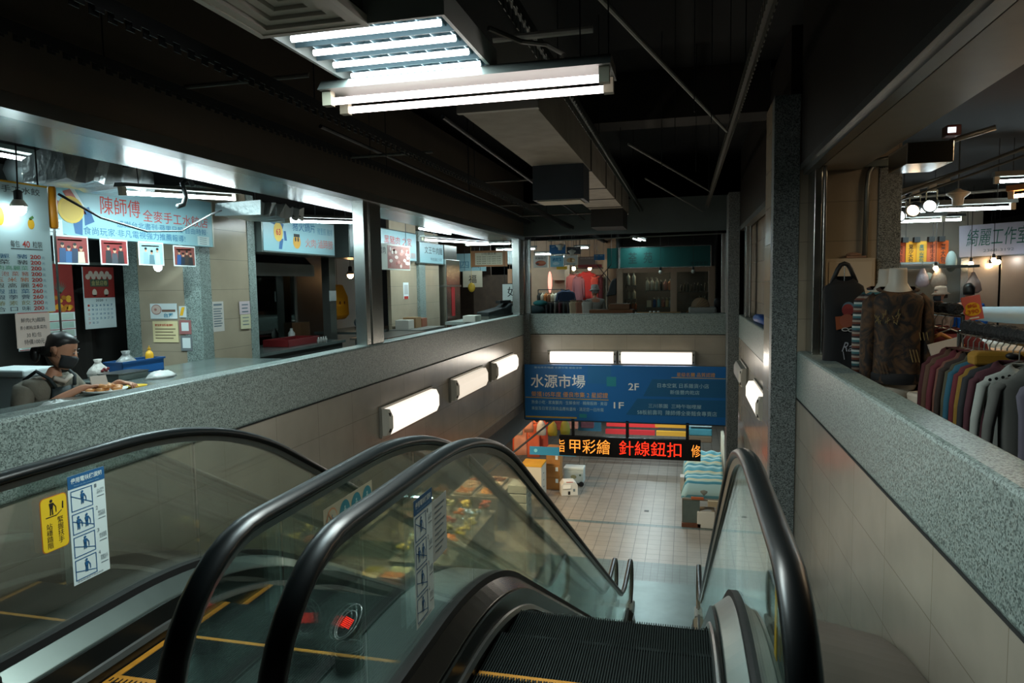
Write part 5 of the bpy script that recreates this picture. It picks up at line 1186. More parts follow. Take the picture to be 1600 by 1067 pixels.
b = B().text('綺麗工作室', -.40, .24, .13, .35, mat('#1f5a4e', .6), 3, 0, .1).text('2368-3192', -.22, .1, .05, .085, GRYT, 3).text('專業\n修改', .29, .37, .16, .36, mat('#4a4a78'), 3)
b.build('print', WHT, t).scale = (1.2, 1, 1.2)
t = thing('steel_doors', 'brushed steel sliding doors with warm reflections under the workshop sign', 'doors', (5.06, 12.36, 0), math.radians(-16)); t.scale = (1.2, 1.2, 1.03)
for i in range(4): B().box(-.62 + i * .36, -.28 + i * .36, -.02, .02, .05, 1.92).build('door', mat('#b0a294', .28, .9, vary=.1), t, bevel=.004)
B().box(.08, .12, -.05, .05, 0, 1.95).build('blue_jamb', mat('#4f6f86', .4, .4), t)
B().box(-.68, 1.0, -.06, .06, 1.92, 1.97).build('head_rail', STEELD, t)
B().box(-.70, -.62, -.06, .06, 0, 1.95).build('jamb', STEEL, t)
tag(B().ball((3.92, 12.0, 1.90), .08, .08, .16).build('paper_lantern', mat('#9fb0ac', .6), smooth=True), 'pale cylinder lantern beside the food menu', 'lantern')
tag(B().box(1.6, 4.2, 11.7, 12.3, 1.80, 1.84).build('menu_shelf', STEELD), 'steel canopy shelf under the food menu', 'shelf')

# ------------------------------------------------------------------ people
def skin_body(name, nodes, edges, m, parent=None, sub=1, root=0):
    me = bpy.data.meshes.new(name); me.from_pydata([n[:3] for n in nodes], edges, [])
    o = bpy.data.objects.new(name, me); COL.objects.link(o); o.parent = parent
    o.modifiers.new('skin', 'SKIN').use_smooth_shade = True
    for i, n in enumerate(nodes):
        r = n[3] if len(n) == 4 else None
        me.skin_vertices[0].data[i].radius = (n[3], n[3] if len(n) == 4 else n[4])
    me.skin_vertices[0].data[root].use_root = True
    s = o.modifiers.new('sub', 'SUBSURF'); s.levels = sub; s.render_levels = sub
    me.materials.append(m); return o
def head(parent, c, yaw, m=SKIN, tilt_=0.0, s=1.0):
    """head facing local -y turned by yaw: skull with brow, nose, lips, chin, ears; returns a transform"""
    R = Matrix.Rotation(yaw, 4, 'Z') @ Matrix.Rotation(tilt_, 4, 'X'); c = Vector(c)
    def T(x, y, z): v = R @ Vector((x * s, y * s, z * s)); return (c.x + v.x, c.y + v.y, c.z + v.z)
    rings = []
    for z, a, f, bk in ((-.115, .030, -.072, -.02), (-.105, .044, -.086, .0), (-.085, .055, -.092, .035), (-.06, .062, -.093, .06), (-.03, .068, -.092, .078), (0, .072, -.090, .09), (.03, .074, -.092, .096), (.06, .072, -.09, .095), (.09, .06, -.072, .08), (.11, .04, -.045, .055), (.12, .012, -.012, .02)):
        ring = []
        for k in range(20):
            t = 2 * PI * k / 20; y = math.sin(t); ring.append(T(a * math.cos(t), (f + bk) / 2 + (bk - f) / 2 * y, z))
        rings.append(ring)
    b = B().rings(rings)
    b.rings([[T(-.007, -.088, .02), T(.007, -.088, .02), T(.004, -.094, .02)], [T(-.016, -.088, -.03), T(.016, -.088, -.03), T(0, -.114, -.027)], [T(-.014, -.088, -.038), T(.014, -.088, -.038), T(0, -.10, -.04)]])
    for q in (-1, 1): b.rings([[T(q * .072, y * .8, z) for y, z in ((-.01, -.03), (.02, -.01), (.025, .02), (.0, .03), (-.012, .01))], [T(q * .084, y, z) for y, z in ((-.0, -.025), (.03, -.01), (.035, .022), (.01, .034), (-.002, .01))]])
    return b, T
def face_parts(parent, T, mask=None):
    b = B()
    for q in (-1, 1): b.rings([[T(q * .03 + .013 * math.cos(2 * PI * k / 8), -.0925, .005 + .006 * math.sin(2 * PI * k / 8)) for k in range(8)], [T(q * .03 + .006 * math.cos(2 * PI * k / 8), -.096, .005 + .004 * math.sin(2 * PI * k / 8)) for k in range(8)]])
    b.build('eyes', mat('#1a1310', .3), parent)
    b = B()
    for q in (-1, 1): b.rings([[T(q * x, -.094, z) for x, z in ((.014, .026), (.046, .030), (.047, .035), (.014, .032))], [T(q * x, -.097, z) for x, z in ((.016, .027), (.045, .031), (.045, .034), (.016, .031))]])
    b.build('eyebrows', HAIR, parent)
    if mask:
        R = []
        for z, f in ((-.015, .103), (-.03, .118), (-.055, .116), (-.08, .108), (-.105, .094)):
            R.append([T(.078 * math.sin(t) * (.95 if z > -.09 else .75), -f * math.cos(t) * (1 if abs(t) < .7 else .97), z) for t in [-1.25 + 2.5 * k / 14 for k in range(15)]])
        o = B().sheet(R).build('face_mask', mask, parent, smooth=True); o.modifiers.new('s', 'SOLIDIFY').thickness = .003
        B().tube([T(.074, -.03, -.04), T(.08, .0, -.02), T(.085, .02, .02)], .0015, 5).tube([T(-.074, -.03, -.04), T(-.08, .0, -.02), T(-.085, .02, .02)], .0015, 5).build('mask_strap', mask, parent)
    else:
        B().rings([[T(.022 * math.cos(2 * PI * k / 10), -.092, -.062 + .008 * math.sin(2 * PI * k / 10)) for k in range(10)], [T(.014 * math.cos(2 * PI * k / 10), -.097, -.062 + .004 * math.sin(2 * PI * k / 10)) for k in range(10)]]).build('mouth', mat('#7d4038', .5), parent)
def hair_cap(parent, T, m=HAIR, low=-.03, name='hair', fr=.045, full=1.0):
    rings = []
    for z, a in ((low, .078), (0, .082), (.04, .084), (.08, .077), (.11, .056), (.128, .02)):
        ring = []
        f = -.096 if z > fr else (.005 if z < fr - .02 else -.06)
        bk = .108 if z < .09 else .09
        if z > .1: f, bk = -.06, .065
        if z > .12: f, bk = -.02, .025
        for k in range(20):
            t = 2 * PI * k / 20; y = math.sin(t); ring.append(T(a * full * math.cos(t), ((f + bk) / 2 + (bk - f) / 2 * y) * full, z * full))
        rings.append(ring)
    return B().rings(rings).build(name, m, parent, smooth=True)
def hand_nodes(nodes, edges, wi, wrist, d, up, s=1.0, curl=.5):
    """adds palm and five curled fingers to a skin skeleton; d: pointing direction, up: back of the hand"""
    d = Vector(d).normalized(); up = Vector(up).normalized(); sd = d.cross(up).normalized(); w = Vector(wrist)
    p = w + d * .05 * s; nodes.append((*p, .026 * s, .013 * s)); pi_ = len(nodes) - 1; edges.append((wi, pi_))
    kn = w + d * .085 * s; nodes.append((*kn, .030 * s, .012 * s)); ki = len(nodes) - 1; edges.append((pi_, ki))
    for j, (o_, L) in enumerate(((-.027, .060), (-.009, .070), (.009, .066), (.027, .052))):
        q = kn + sd * o_ * s + d * .012; last = ki
        for t_ in (0, 1, 2):
            a = curl * (t_ + .6) * .6; dr = (d * math.cos(a) - up * math.sin(a)); q = q + dr * L * s / 3
            nodes.append((*q, .0078 * s * (1 - .12 * t_), .0078 * s * (1 - .12 * t_))); edges.append((last, len(nodes) - 1)); last = len(nodes) - 1
    q = w + d * .03 * s; last = pi_
    for t_ in range(3):
        q = q + (-sd * (.8 - .3 * t_) + d * (.55 + .2 * t_) - up * .15).normalized() * .024 * s
        nodes.append((*q, .009 * s, .009 * s)); edges.append((last, len(nodes) - 1)); last = len(nodes) - 1
# seated woman at the dumpling counter, facing +x / towards the counter, head turned to the far end
t = thing('person', 'seated woman in grey shirt, dark apron and mask behind the dumpling plate', 'person', (-4.42, 3.92, 0))
SHIRT = mat('#6f6a5e', .85, bump=.25, bscale=25); APR = mat('#1f2a2c', .7); APB = mat('#5a6260', .7)
nodes = [(0, 0, .56, .13, .11), (.02, 0, .72, .125, .10), (.06, .01, .90, .12, .09), (.08, .02, .99, .08, .06), (.10, .03, 1.07, .048, .046), (.118, .037, 1.14, .046, .046)]
edges = [(0, 1), (1, 2), (2, 3), (3, 4), (4, 5)]
def chain(pts, start):
    last = start
    for p in pts: nodes.append(p); edges.append((last, len(nodes) - 1)); last = len(nodes) - 1
    return last
# near arm (towards the camera, -y side) and far arm
a1 = chain([(.07, -.16, .985, .034, .034), (.10, -.23, .86, .040, .040), (.14, -.22, .79, .038, .038), (.26, -.10, .92, .034, .034), (.345, .02, .985, .026, .022)], 3)
a2 = chain([(.07, .18, .985, .034, .034), (.13, .25, .88, .040, .040), (.18, .27, .83, .038, .038), (.30, .30, .93, .034, .034), (.385, .31, .99, .026, .022)], 3)
hand_nodes(nodes, edges, a1, (.345, .02, .985), (.55, .8, .12), (.1, -.1, 1), 1.0, .8)
hand_nodes(nodes, edges, a2, (.385, .31, .99), (.8, .1, -.1), (.1, 0, 1), 1.0, .9)
l1 = chain([(.05, -.10, .52, .085, .08), (.40, -.12, .50, .07, .07), (.44, -.12, .27, .055, .055), (.42, -.12, .06, .042, .042), (.52, -.13, .04, .038, .03)], 0)
l2 = chain([(.05, .10, .52, .085, .08), (.40, .14, .50, .07, .07), (.44, .14, .27, .055, .055), (.42, .14, .06, .042, .042), (.52, .15, .04, .038, .03)], 0)
skin_body('body', nodes, edges, SKIN, t, 2)
nodes = [(0, 0, .55, .165, .14), (.02, 0, .72, .165, .13), (.06, .01, .90, .18, .135), (.08, .02, 1.00, .165, .118), (.095, .028, 1.045, .075, .068)]; edges = [(0, 1), (1, 2), (2, 3), (3, 4)]
chain([(.07, -.165, 1.01, .082, .08), (.10, -.235, .86, .066, .066), (.14, -.22, .79, .06, .06), (.19, -.165, .845, .05, .05)], 3)
chain([(.07, .185, 1.01, .082, .08), (.13, .255, .88, .066, .066), (.18, .27, .83, .058, .058), (.24, .285, .88, .048, .048)], 3)
skin_body('shirt', nodes, edges, SHIRT, t, 2)
R = []
for z, x, hw in ((1.0, .215, .085), (.95, .232, .10), (.90, .24, .12), (.82, .228, .15), (.74, .205, .17), (.66, .19, .18), (.60, .185, .18)):
    R.append([(x - .9 * (y * hw) ** 2 / .4 * 1.2, .015 + y * hw, z) for y in [-1 + 2 * k / 12 for k in range(13)]])
o = B().sheet(R).build('apron', APR, t, smooth=True); o.modifiers.new('s', 'SOLIDIFY').thickness = .012
R = []
for z, x, hw in ((.86, .25, .13), (.80, .24, .15), (.74, .224, .165)): R.append([(x - .9 * (y * hw) ** 2 / .4 * 1.2, .015 + y * hw, z) for y in [-1 + 2 * k / 12 for k in range(13)]])
o = B().sheet(R).build('apron_band', APB, t, smooth=True); o.modifiers.new('s', 'SOLIDIFY').thickness = .008
for q in (-1, 1): B().tube([(.215, .015 + q * .075, 1.0), (.19, .02 + q * .10, 1.06), (.10, .02 + q * .12, 1.115), (-.03, .02 + q * .10, 1.05)], .013, 6).build('apron_strap', APR, t, smooth=True)
B().tube([(.19, -.05, 1.065), (.205, .02, 1.03), (.19, .09, 1.065)], .018, 6).build('collar', mat('#b9b0a4', .8), t, smooth=True)
hb, T = head(t, (.155, .05, 1.245), math.radians(118), tilt_=math.radians(16), s=1.05)
hb.build('head', SKIN, t, smooth=True)
face_parts(t, T, mat('#23272b', .8))
hair_cap(t, T, HAIR, -.045, fr=.05)
B().ball(T(0, .125, .0), .045, .045, .05, 12, 8).ball(T(0, .14, -.06), .032, .032, .06, 12, 8).build('ponytail', HAIR, t, smooth=True)
B().lathe([(.016, -.006), (.022, 0), (.016, .006)], T(0, .108, .01), 12, 'x').build('hair_band', mat('#4a5a6a', .6), t)
tag(B().hexa([(-4.02, 3.98, .985), (-3.98, 4.08, .985), (-4.03, 3.98, .986), (-3.99, 4.08, .986), (-4.06, 4.0, 1.06), (-4.02, 4.10, 1.06), (-4.065, 4.0, 1.06), (-4.025, 4.10, 1.06)]).build('paper_slip', mat('#b9ada2', .7)), 'small white paper slip held in the seated woman\'s hand', 'paper')
t = thing('stool', 'round stool the woman at the dumpling counter sits on', 'stool', (-4.42, 3.92, 0))
B().lathe([(.0, .40), (.16, .40), (.17, .42), (.16, .445), (0, .445)], seg=20).build('seat', RED, t)
for a in range(4): B().tube([(.11 * math.cos(a * PI / 2 + .7), .11 * math.sin(a * PI / 2 + .7), .40), (.17 * math.cos(a * PI / 2 + .7), .17 * math.sin(a * PI / 2 + .7), 0)], .012, 6).build('leg', STEELD, t)
def standing(label, loc, yaw, coat, legm, hat=None, hairm=None, mask=None, lean=0.0, s=1.0, skin=SKIN, vest=None, armf=.12):
    t = thing('person', label, 'person', loc, yaw)
    def n(*a): return a
    nodes = [(0, 0, .92, .14, .11), (0, -lean * .3, 1.08, .135, .10), (0, -lean * .6, 1.24, .155, .11), (0, -lean * .8, 1.36, .14, .09), (0, -lean, 1.43, .05, .05), (0, -lean * 1.1, 1.50, .045, .045)]
    edges = [(0, 1), (1, 2), (2, 3), (3, 4), (4, 5)]
    for q in (-1, 1):
        last = 3
        for p in ((q * .17, -lean * .8, 1.36, .05, .05), (q * .215, .02 - lean, 1.12, .042, .042), (q * .20, -armf - lean, .95, .034, .034), (q * .18, -armf - .08 - lean, .86, .026, .02)):
            nodes.append(p); edges.append((last, len(nodes) - 1)); last = len(nodes) - 1
        hand_nodes(nodes, edges, last, nodes[last][:3], (-q * .1, -.35, -.9), (q * 1, 0, 0), 1.0, .7)
        last = 0
        for p in ((q * .09, 0, .84, .085, .085), (q * .095, -.015, .48, .062, .062), (q * .095, .02, .09, .042, .042), (q * .1, -.10, .04, .04, .03)):
            nodes.append(p); edges.append((last, len(nodes) - 1)); last = len(nodes) - 1
    skin_body('body', nodes, edges, skin, t, 1)
    nodes = [(0, 0, .80, .16, .13), (0, -lean * .3, 1.08, .16, .125), (0, -lean * .6, 1.24, .175, .13), (0, -lean * .8, 1.36, .155, .11), (0, -lean, 1.41, .08, .075)]; edges = [(0, 1), (1, 2), (2, 3), (3, 4)]
    for q in (-1, 1):
        last = 3
        for p in ((q * .17, -lean * .8, 1.355, .068, .068), (q * .22, .02 - lean, 1.12, .06, .06), (q * .203, -armf * .9 - lean, .97, .05, .05)):
            nodes.append(p); edges.append((last, len(nodes) - 1)); last = len(nodes) - 1
    skin_body('coat', nodes, edges, coat, t, 2)
    nodes = [(0, 0, .88, .15, .12)]; edges = []
    for q in (-1, 1):
        last = 0
        for p in ((q * .09, 0, .80, .095, .095), (q * .095, -.015, .48, .075, .075), (q * .095, .02, .12, .06, .06)):
            nodes.append(p); edges.append((last, len(nodes) - 1)); last = len(nodes) - 1
    skin_body('trousers', nodes, edges, legm, t, 1)
    hb, T = head(t, (0, -lean * 1.15 - .01, 1.60), 0, skin, tilt_=lean * .8)
    hb.build('head', skin, t, smooth=True)
    face_parts(t, T, mask)
    if hairm: hair_cap(t, T, hairm, -.06)
    if hat:
        R = [[T(a * math.cos(2 * PI * k / 20), .01 + a * 1.12 * math.sin(2 * PI * k / 20), z) for k in range(20)] for a, z in ((.125, .005), (.13, .01), (.088, .045), (.086, .10), (.075, .135), (.04, .145), (.005, .147))]
        B().rings(R, cap=False).build('hat', hat, t, smooth=True)
    if vest: pass
    return t
standing('person in a pale bucket hat, dark mask and brown padded coat', (3.68, 11.5, 0), math.radians(-72), mat('#8a6a58', .8, bump=.3, bscale=12), mat('#2a2a2e', .8), hat=mat('#cdb09a', .8), hairm=mat('#2a1c14', .5), mask=mat('#16202a', .7), lean=.05).scale = (.88, .88, .88)
standing('person seen from behind in a bright blue jacket with black hair', (4.02, 11.55, 0), math.radians(160), mat('#1560b8', .7), mat('#1a1a1e', .8), hairm=HAIR).scale = (.91, .91, .91)
# ------------------------------------------------------------------ far side of the well
t = thing('shop_sign', 'long teal signboard with two dark characters over the bottle shop', 'sign', (-.52, 17.95, 2.03))
TEAL = mat('#06504c', .5)
B().box(-1.10, 1.10, 0, .35, 0, .5).build('box', TEAL, t, bevel=.004)
B().box(-1.44, -1.15, .02, .35, -.01, .5).build('side_box', TEAL, t, bevel=.004)
B().box(-1.15, -1.10, -.02, .3, -.02, .5).box(1.10, 1.13, -.02, .3, 0, .5).box(-1.1, 1.1, -.01, .3, -.02, 0).box(-1.1, 1.1, -.01, .3, .5, .515).build('edge_trim', STEEL, t)
B().text('荃', -.90, -.68, .10, .38, mat('#0a2f2e'), 6, .01).text('苑', -.52, -.30, .10, .38, mat('#0a2f2e'), 6, .01).text('美容美髮', .62, 1.04, .03, .12, mat('#0a2f2e'), 6).build('lettering', mat('#0a2f2e'), t)
t = thing('glass_shopfront', 'steel framed glass shopfront full of bottles under the teal sign', 'shopfront', (-.5, 18.15, 0))
FR = mat('#a08a76', .35, .8)
for i, x in enumerate((-1.15, .20, 1.12)): B().box(x - .08, x + .08, -.05, .05, 0, 2.03).build('post', FR, t, bevel=.006)
B().box(-1.2, 1.2, -.04, .04, 1.90, 2.03).build('head_rail', FR, t)
B().box(-1.07, .12, -.005, .005, .2, 1.9).build('glass_pane', GLASSW, t); B().box(.28, 1.04, -.005, .005, .2, 1.9).build('glass_pane', GLASSW, t)
B().box(-1.2, 1.2, -.04, .04, 0, .2).build('plinth', FR, t)
struct('partition_far_shop', B().box(-1.75, .75, 19.6, 19.7, 0, 2.9).box(-1.75, -1.7, 18.2, 19.6, 0, 2.9).box(.72, .75, 18.2, 19.6, 0, 2.9), mat('#20201f', .7, vary=.3))
def shelf(label, x0, x1, z, y=18.75, m=None):
    return tag(B().box(x0, x1, y - .12, y + .15, z - .02, z).box(x0, x0 + .02, y - .1, y + .1, z - .07, z - .02).box(x1 - .02, x1, y - .1, y + .1, z - .07, z - .02).build('shelf', m or mat('#4a4d4c', .4, .4)), label, 'shelf')
zs = {'A': 1.50, 'B': 1.13, 'C': 1.58, 'D': 1.24, 'E': .96}
shelf('upper long shelf behind the glass, carrying pump bottles', -1.05, -.30, 1.44); shelf('lower long shelf behind the glass, carrying coloured bottles', -1.05, -.30, 1.0)
shelf('top short shelf of the narrow bottle rack', -1.56, -1.27, 1.58); shelf('middle short shelf of the narrow bottle rack', -1.56, -1.27, 1.22); shelf('bottom short shelf of the narrow bottle rack', -1.56, -1.27, .94)
WB = mat('#c9c3b4', .5); n_ = 0
def bt(label, x, z, r, h, hx, pump=True, y=18.72, grp='bottles behind the shop glass'):
    bottle('pump_bottle' if pump else 'bottle', label, (x, y, z), r, h, mat(hx, .45), WB if hx != '#c9c3b4' else mat('#b5afa0', .5), grp, pump)
for i, x in enumerate((-.98, -.86, -.74)): bt('white pump bottle on the upper long shelf, %s of three' % ORD[i], x, 1.44, .05, .33, '#c9c3b4')
bt('small dark bottle beside the three white pump bottles', -.63, 1.44, .03, .27, '#2f2a26'); bt('pink bottle on the upper long shelf', -.52, 1.44, .05, .29, '#b08078', False); bt('orange bottle at the end of the upper long shelf', -.40, 1.44, .05, .30, '#b5744e', False)
tag(B().box(-1.0, -.88, 18.66, 18.76, 1.0, 1.18).build('white_carton', mat('#b3aa98', .6)), 'white carton at the start of the lower long shelf', 'box')
for i, (x, c_, nm) in enumerate(((-.80, '#2c4a86', 'deep blue'), (-.69, '#7ab0c0', 'light blue'), (-.58, '#a86a5a', 'rosy'), (-.48, '#b5a07a', 'cream'), (-.38, '#8d98a0', 'grey-blue'))): bt(nm + ' pump bottle on the lower long shelf', x, 1.0, .042, .25, c_)
for i, x in enumerate((-1.48, -1.34)): bt('tall white bottle on the top short shelf, %s of the pair' % ['inner', 'outer'][i], x, 1.58, .05, .34, '#c9c3b4', False)
for i, x in enumerate((-1.47, -1.34)): bt('square white bottle on the middle short shelf, %s of the pair' % ['inner', 'outer'][i], x, 1.22, .045 + .01 * i, .27, '#bfb9ab', False)
for i, x in enumerate((-1.52, -1.44, -1.36, -1.29)): bt('small orange bottle on the bottom short shelf, %s from the steel post' % ORD[i], x, .94, .035, .20, '#a5583a', False)
for i in range(9):
    bt('dim small bottle behind the second window, %s from the centre post' % ORD[i], -.12 + i * .085, [1.42, 1.42, 1.40][i % 3], .022, .16 + .04 * (i % 3), ['#4a4440', '#5a5040', '#3d4a44', '#6a6258'][i % 4], i % 2 == 0)
shelf('dark shelf behind the second shop window', -.2, .62, 1.40); shelf('lower dark shelf behind the second shop window', .3, .62, 1.16)
for i in range(4): bt('tiny glass bottle on the lower dark shelf, %s in line' % ORD[i], .34 + i * .075, 1.16, .02, .12, '#7a7c78', True)
for i, x in enumerate((-.62, .17)): bulb(['unlit pale bulb over the pump bottles', 'unlit pale bulb over the second shop window'][i], (x, 17.85, 1.90), .12, mat('#b9b4a8', .5), .045, False)
tube_fixture('batten_light', 'twin slanted tube light above the teal signboard', (-1.22, 17.2, 2.72), (-1.08, 18.4, 2.72), .03, 2, .12, pw=.2, m=mat('#e6fbff', .4, emit=TUBE))
tube_fixture('batten_light', 'tube light inside the bottle shop', (-1.4, 19.0, 2.2), (-.3, 19.0, 2.2), .03, m=mat('#ffdcb8', .4, emit=TUBE * 1.5), pw=.3)
# things on the far ledge and table
tag(B().box(-2.6, .62, 14.25, 15.0, .92, 1.0).box(-2.5, .5, 14.3, 14.95, 0, .92).build('ledge_counter', mat('#6e6a60', .6)), 'long counter just behind the far granite parapet', 'counter')
t = thing('folding_fan', 'woven brown paddle fan standing on the far parapet counter', 'fan', (.28, 14.5, 1.0))
B().lathe([(0, -.01), (.17, -.008), (.18, 0), (.17, .008), (0, .01)], (0, 0, .16), 24, 'y').build('blade', mat('#6a5a44', .7, vary=.3, vscale=30), t, smooth=True)
B().tube([(-.17, -.02, .12), (-.28, -.04, .02)], .014, 7).build('handle', mat('#7d5a35', .6), t)
for k in range(7): B().tube([(-.14, -.015, .08), (.16 * math.cos(-.6 + k * .35), -.012, .16 + .16 * math.sin(-.6 + k * .35))], .003, 4).build('rib', mat('#a98a62', .6), t)
tag(B().box(.05, .60, 14.4, 14.9, 1.0, 1.14).build('pale_cushion', mat('#8f8f8a', .8), bevel=.04), 'pale grey cushion behind the woven fan on the counter', 'cushion')
tag(B().ball((.63, 14.8, 1.2), .08, .06, .12).build('black_bundle', BLK, smooth=True), 'black bundle against the stainless post at the far corner', 'bundle')
t = thing('wooden_tray', 'shallow gold-brown wooden tray on the far parapet counter', 'tray', (-.55, 14.4, 1.0))
B().box(-.45, .45, -.12, .12, 0, .012).box(-.45, .45, -.12, -.10, 0, .05).box(-.45, .45, .10, .12, 0, .05).box(-.45, -.43, -.12, .12, 0, .05).box(.43, .45, -.12, .12, 0, .05).build('tray', mat('#8f6a30', .6), t)
for i, x in enumerate((-.70, -.62, -.54)): tag(B().lathe([(.02, 0), (.026, .03), (.022, .06), (0, .065)], (x, 14.4, 1.012), 10).build('white_cup', WHT, smooth=True), 'tiny white cup in the wooden tray, %s of three' % ORD[i], 'cup')
for i, (x0, x1, z1, m_) in enumerate(((-1.95, -1.05, 1.10, '#6a3f1f'), (-1.55, -1.12, 1.22, '#5a3a20'))): tag(B().box(x0, x1, 14.45, 14.85, 1.0 if i == 0 else 1.102, z1).build('cardboard_box', mat(m_, .8), bevel=.01), ['long flat orange-brown box on the far counter', 'dark brown box stacked on the flat orange-brown box'][i], 'box')
standing('person with white cap and pale dotted clothes near the bottle shop corner', (-2.0, 16.0, -.12), math.radians(200), mat('#a5a29a', .8, vary=.4, vscale=30), mat('#3a3a3e', .8), hat=mat('#b9b9b4', .8), hairm=mat('#8a8a86', .6), lean=.1)
# clothes stall beyond the corner
struct('partition_far_clothes', B().box(-4.4, -1.9, 20.0, 20.1, 0, 2.9), mat('#a58f78', .7, vary=.1))
struct('column_far_clothes', B().box(-3.28, -3.14, 19.3, 19.5, 0, 2.3).box(-2.20, -2.10, 19.3, 19.5, 0, 2.3), mat('#9a8a78', .4, .4))
for i, (x, z, m_, nm, w_) in enumerate(((-2.66, 1.98, '#b02a28', 'bright red jacket in the middle of the clothes stall', .24), (-3.05, 1.92, '#b5605a', 'pink garment beside the stall post', .16), (-2.88, 1.86, '#8d5a62', 'dusty rose garment next to the bright red jacket', .13), (-2.42, 1.84, '#b8443a', 'coral scarf-like garment right of the red jacket', .11), (-2.30, 1.88, '#5a1c22', 'dark wine garment at the edge of the red clothes', .11), (-2.95, 1.99, '#9a9488', 'pale patterned blouse hanging high behind the pink garment', .15))):
    garment('hanging_garment', nm, 'garment', (x, [19.25, 19.3, 19.2, 19.1, 19.15, 19.45][i], z), 0, mat(m_, .8), w=w_, L=.8, d=.05, sl=.5 if i < 3 else 0, group=None, spread=.03)
tag(B().tube([(-3.2, 19.33, 2.06), (-2.12, 19.33, 2.06)], .012, 6).build('hanging_rail', STEEL), 'rail at the top of the red clothes stall', 'rail')
for i, x in enumerate((-2.93, -2.50)): bulb('warm bulb over the red clothes, %s the stall post' % ['beside', 'away from'][i], (x, 18.7, 2.05), .3, mat('#ffd9a0', .4, emit=26), .05, False)
t = thing('garment_rail', 'rail of white, tan and orange clothes near the far corner post', 'clothes rail', (-3.45, 18.2, 0))
B().tube([(-.36, 0, 1.50), (.3, 0, 1.50)], .014, 6).build('bar', BLK, t)
for x in (-.36, .3): B().tube([(x, 0, 0), (x, 0, 1.5)], .014, 6).build('upright', BLK, t)
for i, c_ in enumerate(('#2a2622', '#c0b4a0', '#a5602c', '#8a5a3a', '#b9a88c', '#c4bdb0', '#9a978e')):
    garment('hanging_garment', ['black', 'cream', 'burnt orange', 'brown', 'tan', 'ivory', 'grey'][i] + ' garment on the small rail near the far corner post', 'garment', (-3.74 + i * .09, 18.2, 1.42), PI / 2 - .3, mat(c_, .85), w=.2, L=.6, d=.03, sl=.0, hook=.07)
garment('hanging_garment', 'navy jacket at the end of the small rail', 'garment', (-3.02, 17.9, 1.50), math.radians(20), mat('#16243c', .85), w=.2, L=.62, d=.06, sl=.5)
t = thing('garment_rail', 'steel rail of dark trousers and skirts in front of the red clothes', 'clothes rail', (-2.85, 16.6, 0))
B().tube([(-.55, 0, 1.22), (.5, 0, 1.22)], .012, 6).build('bar', STEEL, t)
for x in (-.55, .5): B().tube([(x, 0, 0), (x, 0, 1.22)], .012, 6).build('upright', STEEL, t)
for i in range(10):
    c_ = ['#1c1e20', '#26282c', '#141518', '#55504a', '#4a1c22', '#2a2c2a', '#1a1a1e', '#6f6a60', '#22252a', '#101214'][i]
    o = B(); x = -3.35 + i * .105
    R = [[(x + .045 * math.cos(2 * PI * k / 10) * (1 + .1 * math.sin(i + z_ * 9)), 16.6 + .16 * math.sin(2 * PI * k / 10), z_) for k in range(10)] for z_ in (1.20, 1.0, .8, .55)]
    tag(o.rings(R).build('hanging_garment', mat(c_, .85), smooth=True), ['black', 'graphite', 'jet black', 'grey-brown', 'burgundy', 'dark green', 'ink black', 'taupe', 'slate', 'matte black'][i] + ' trousers on the steel rail in front of the red clothes', 'garment', 'dark trousers on the steel rail')
tag(B().ball((-3.35, 15.4, 1.06), .28, .2, .12, 14, 8).build('folded_clothes', mat('#12262a', .9, bump=.7, bscale=10), smooth=True), 'heap of dark teal folded clothes by the far corner post', 'clothes')
tag(B().ball((-3.2, 15.5, 1.22), .17, .15, .07, 14, 8).build('folded_clothes', mat('#1a5a5a', .9, bump=.7, bscale=10), smooth=True), 'bright teal garment on top of the dark folded clothes', 'clothes')
tag(B().box(-3.7, -2.95, 15.15, 15.75, 0, .95).build('clothes_table', mat('#4a443c', .8)), 'low table under the folded teal clothes', 'table')
for i, (x, c_) in enumerate(((-2.42, '#a58f72'), (-2.28, '#8a5a45'), (-2.14, '#b3aca0'))):
    garment('hanging_garment', ['sandy', 'reddish brown', 'chalk white'][i] + ' garment at the near corner of the clothes stall', 'garment', (x, 15.55, 1.28), .3, mat(c_, .85), w=.13, L=.5, d=.05, sl=.0, hook=.05)
def board(label, x0, x1, z0, z1, bg, y=17.6, txt=None, fg='#2c2c30', art=None, em=.0):
    t, w, h = panel('food_sign', label, 'sign', y, x0, x1, z0, z1, mat(bg, .55, emit=em), rz=FY, th=.03, hang=True)
    b = B()
    if art: art(b, w, h)
    if txt: b.text(txt, -w * .38, w * .38, h * .68, h * .88, mat(fg), 6)
    b.build('print', mat(fg), t); return t
def sausage(b, w, h): b.disc(0, h * .36, w * .36, h * .22, 3, mat('#a5472c')).disc(.03, h * .40, w * .25, h * .12, 4, mat('#c0704a')).disc(-.08, h * .3, w * .12, h * .06, 5, mat('#3a4a4a'))
def roll(b, w, h): b.disc(0, h * .5, w * .32, h * .26, 3, mat('#c9a070')).rect(-.02, .03, h * .32, h * .72, 4, mat('#9a6a34')).disc(.06, h * .45, w * .1, h * .1, 4, mat('#e0c9a0')).rect(-w * .35, w * .35, h * .05, h * .16, 3, mat('#7f8a88'))
def cup(b, w, h): b.disc(-.02, h * .3, w * .25, h * .14, 3, mat('#b9d0d4')).text('滷肉飯', -w * .36, w * .36, h * .5, h * .85, mat('#1d6a92'), 4, .02)
board('white sign with brown sausage picture, first of the picture signs by the far post', -3.80, -3.42, 2.07, 2.38, '#c0bdb2', txt='黑輪甜不', art=sausage)
board('light blue sign with white bowl, second of the picture signs by the far post', -3.36, -3.02, 2.08, 2.36, '#7fb6c6', art=cup)
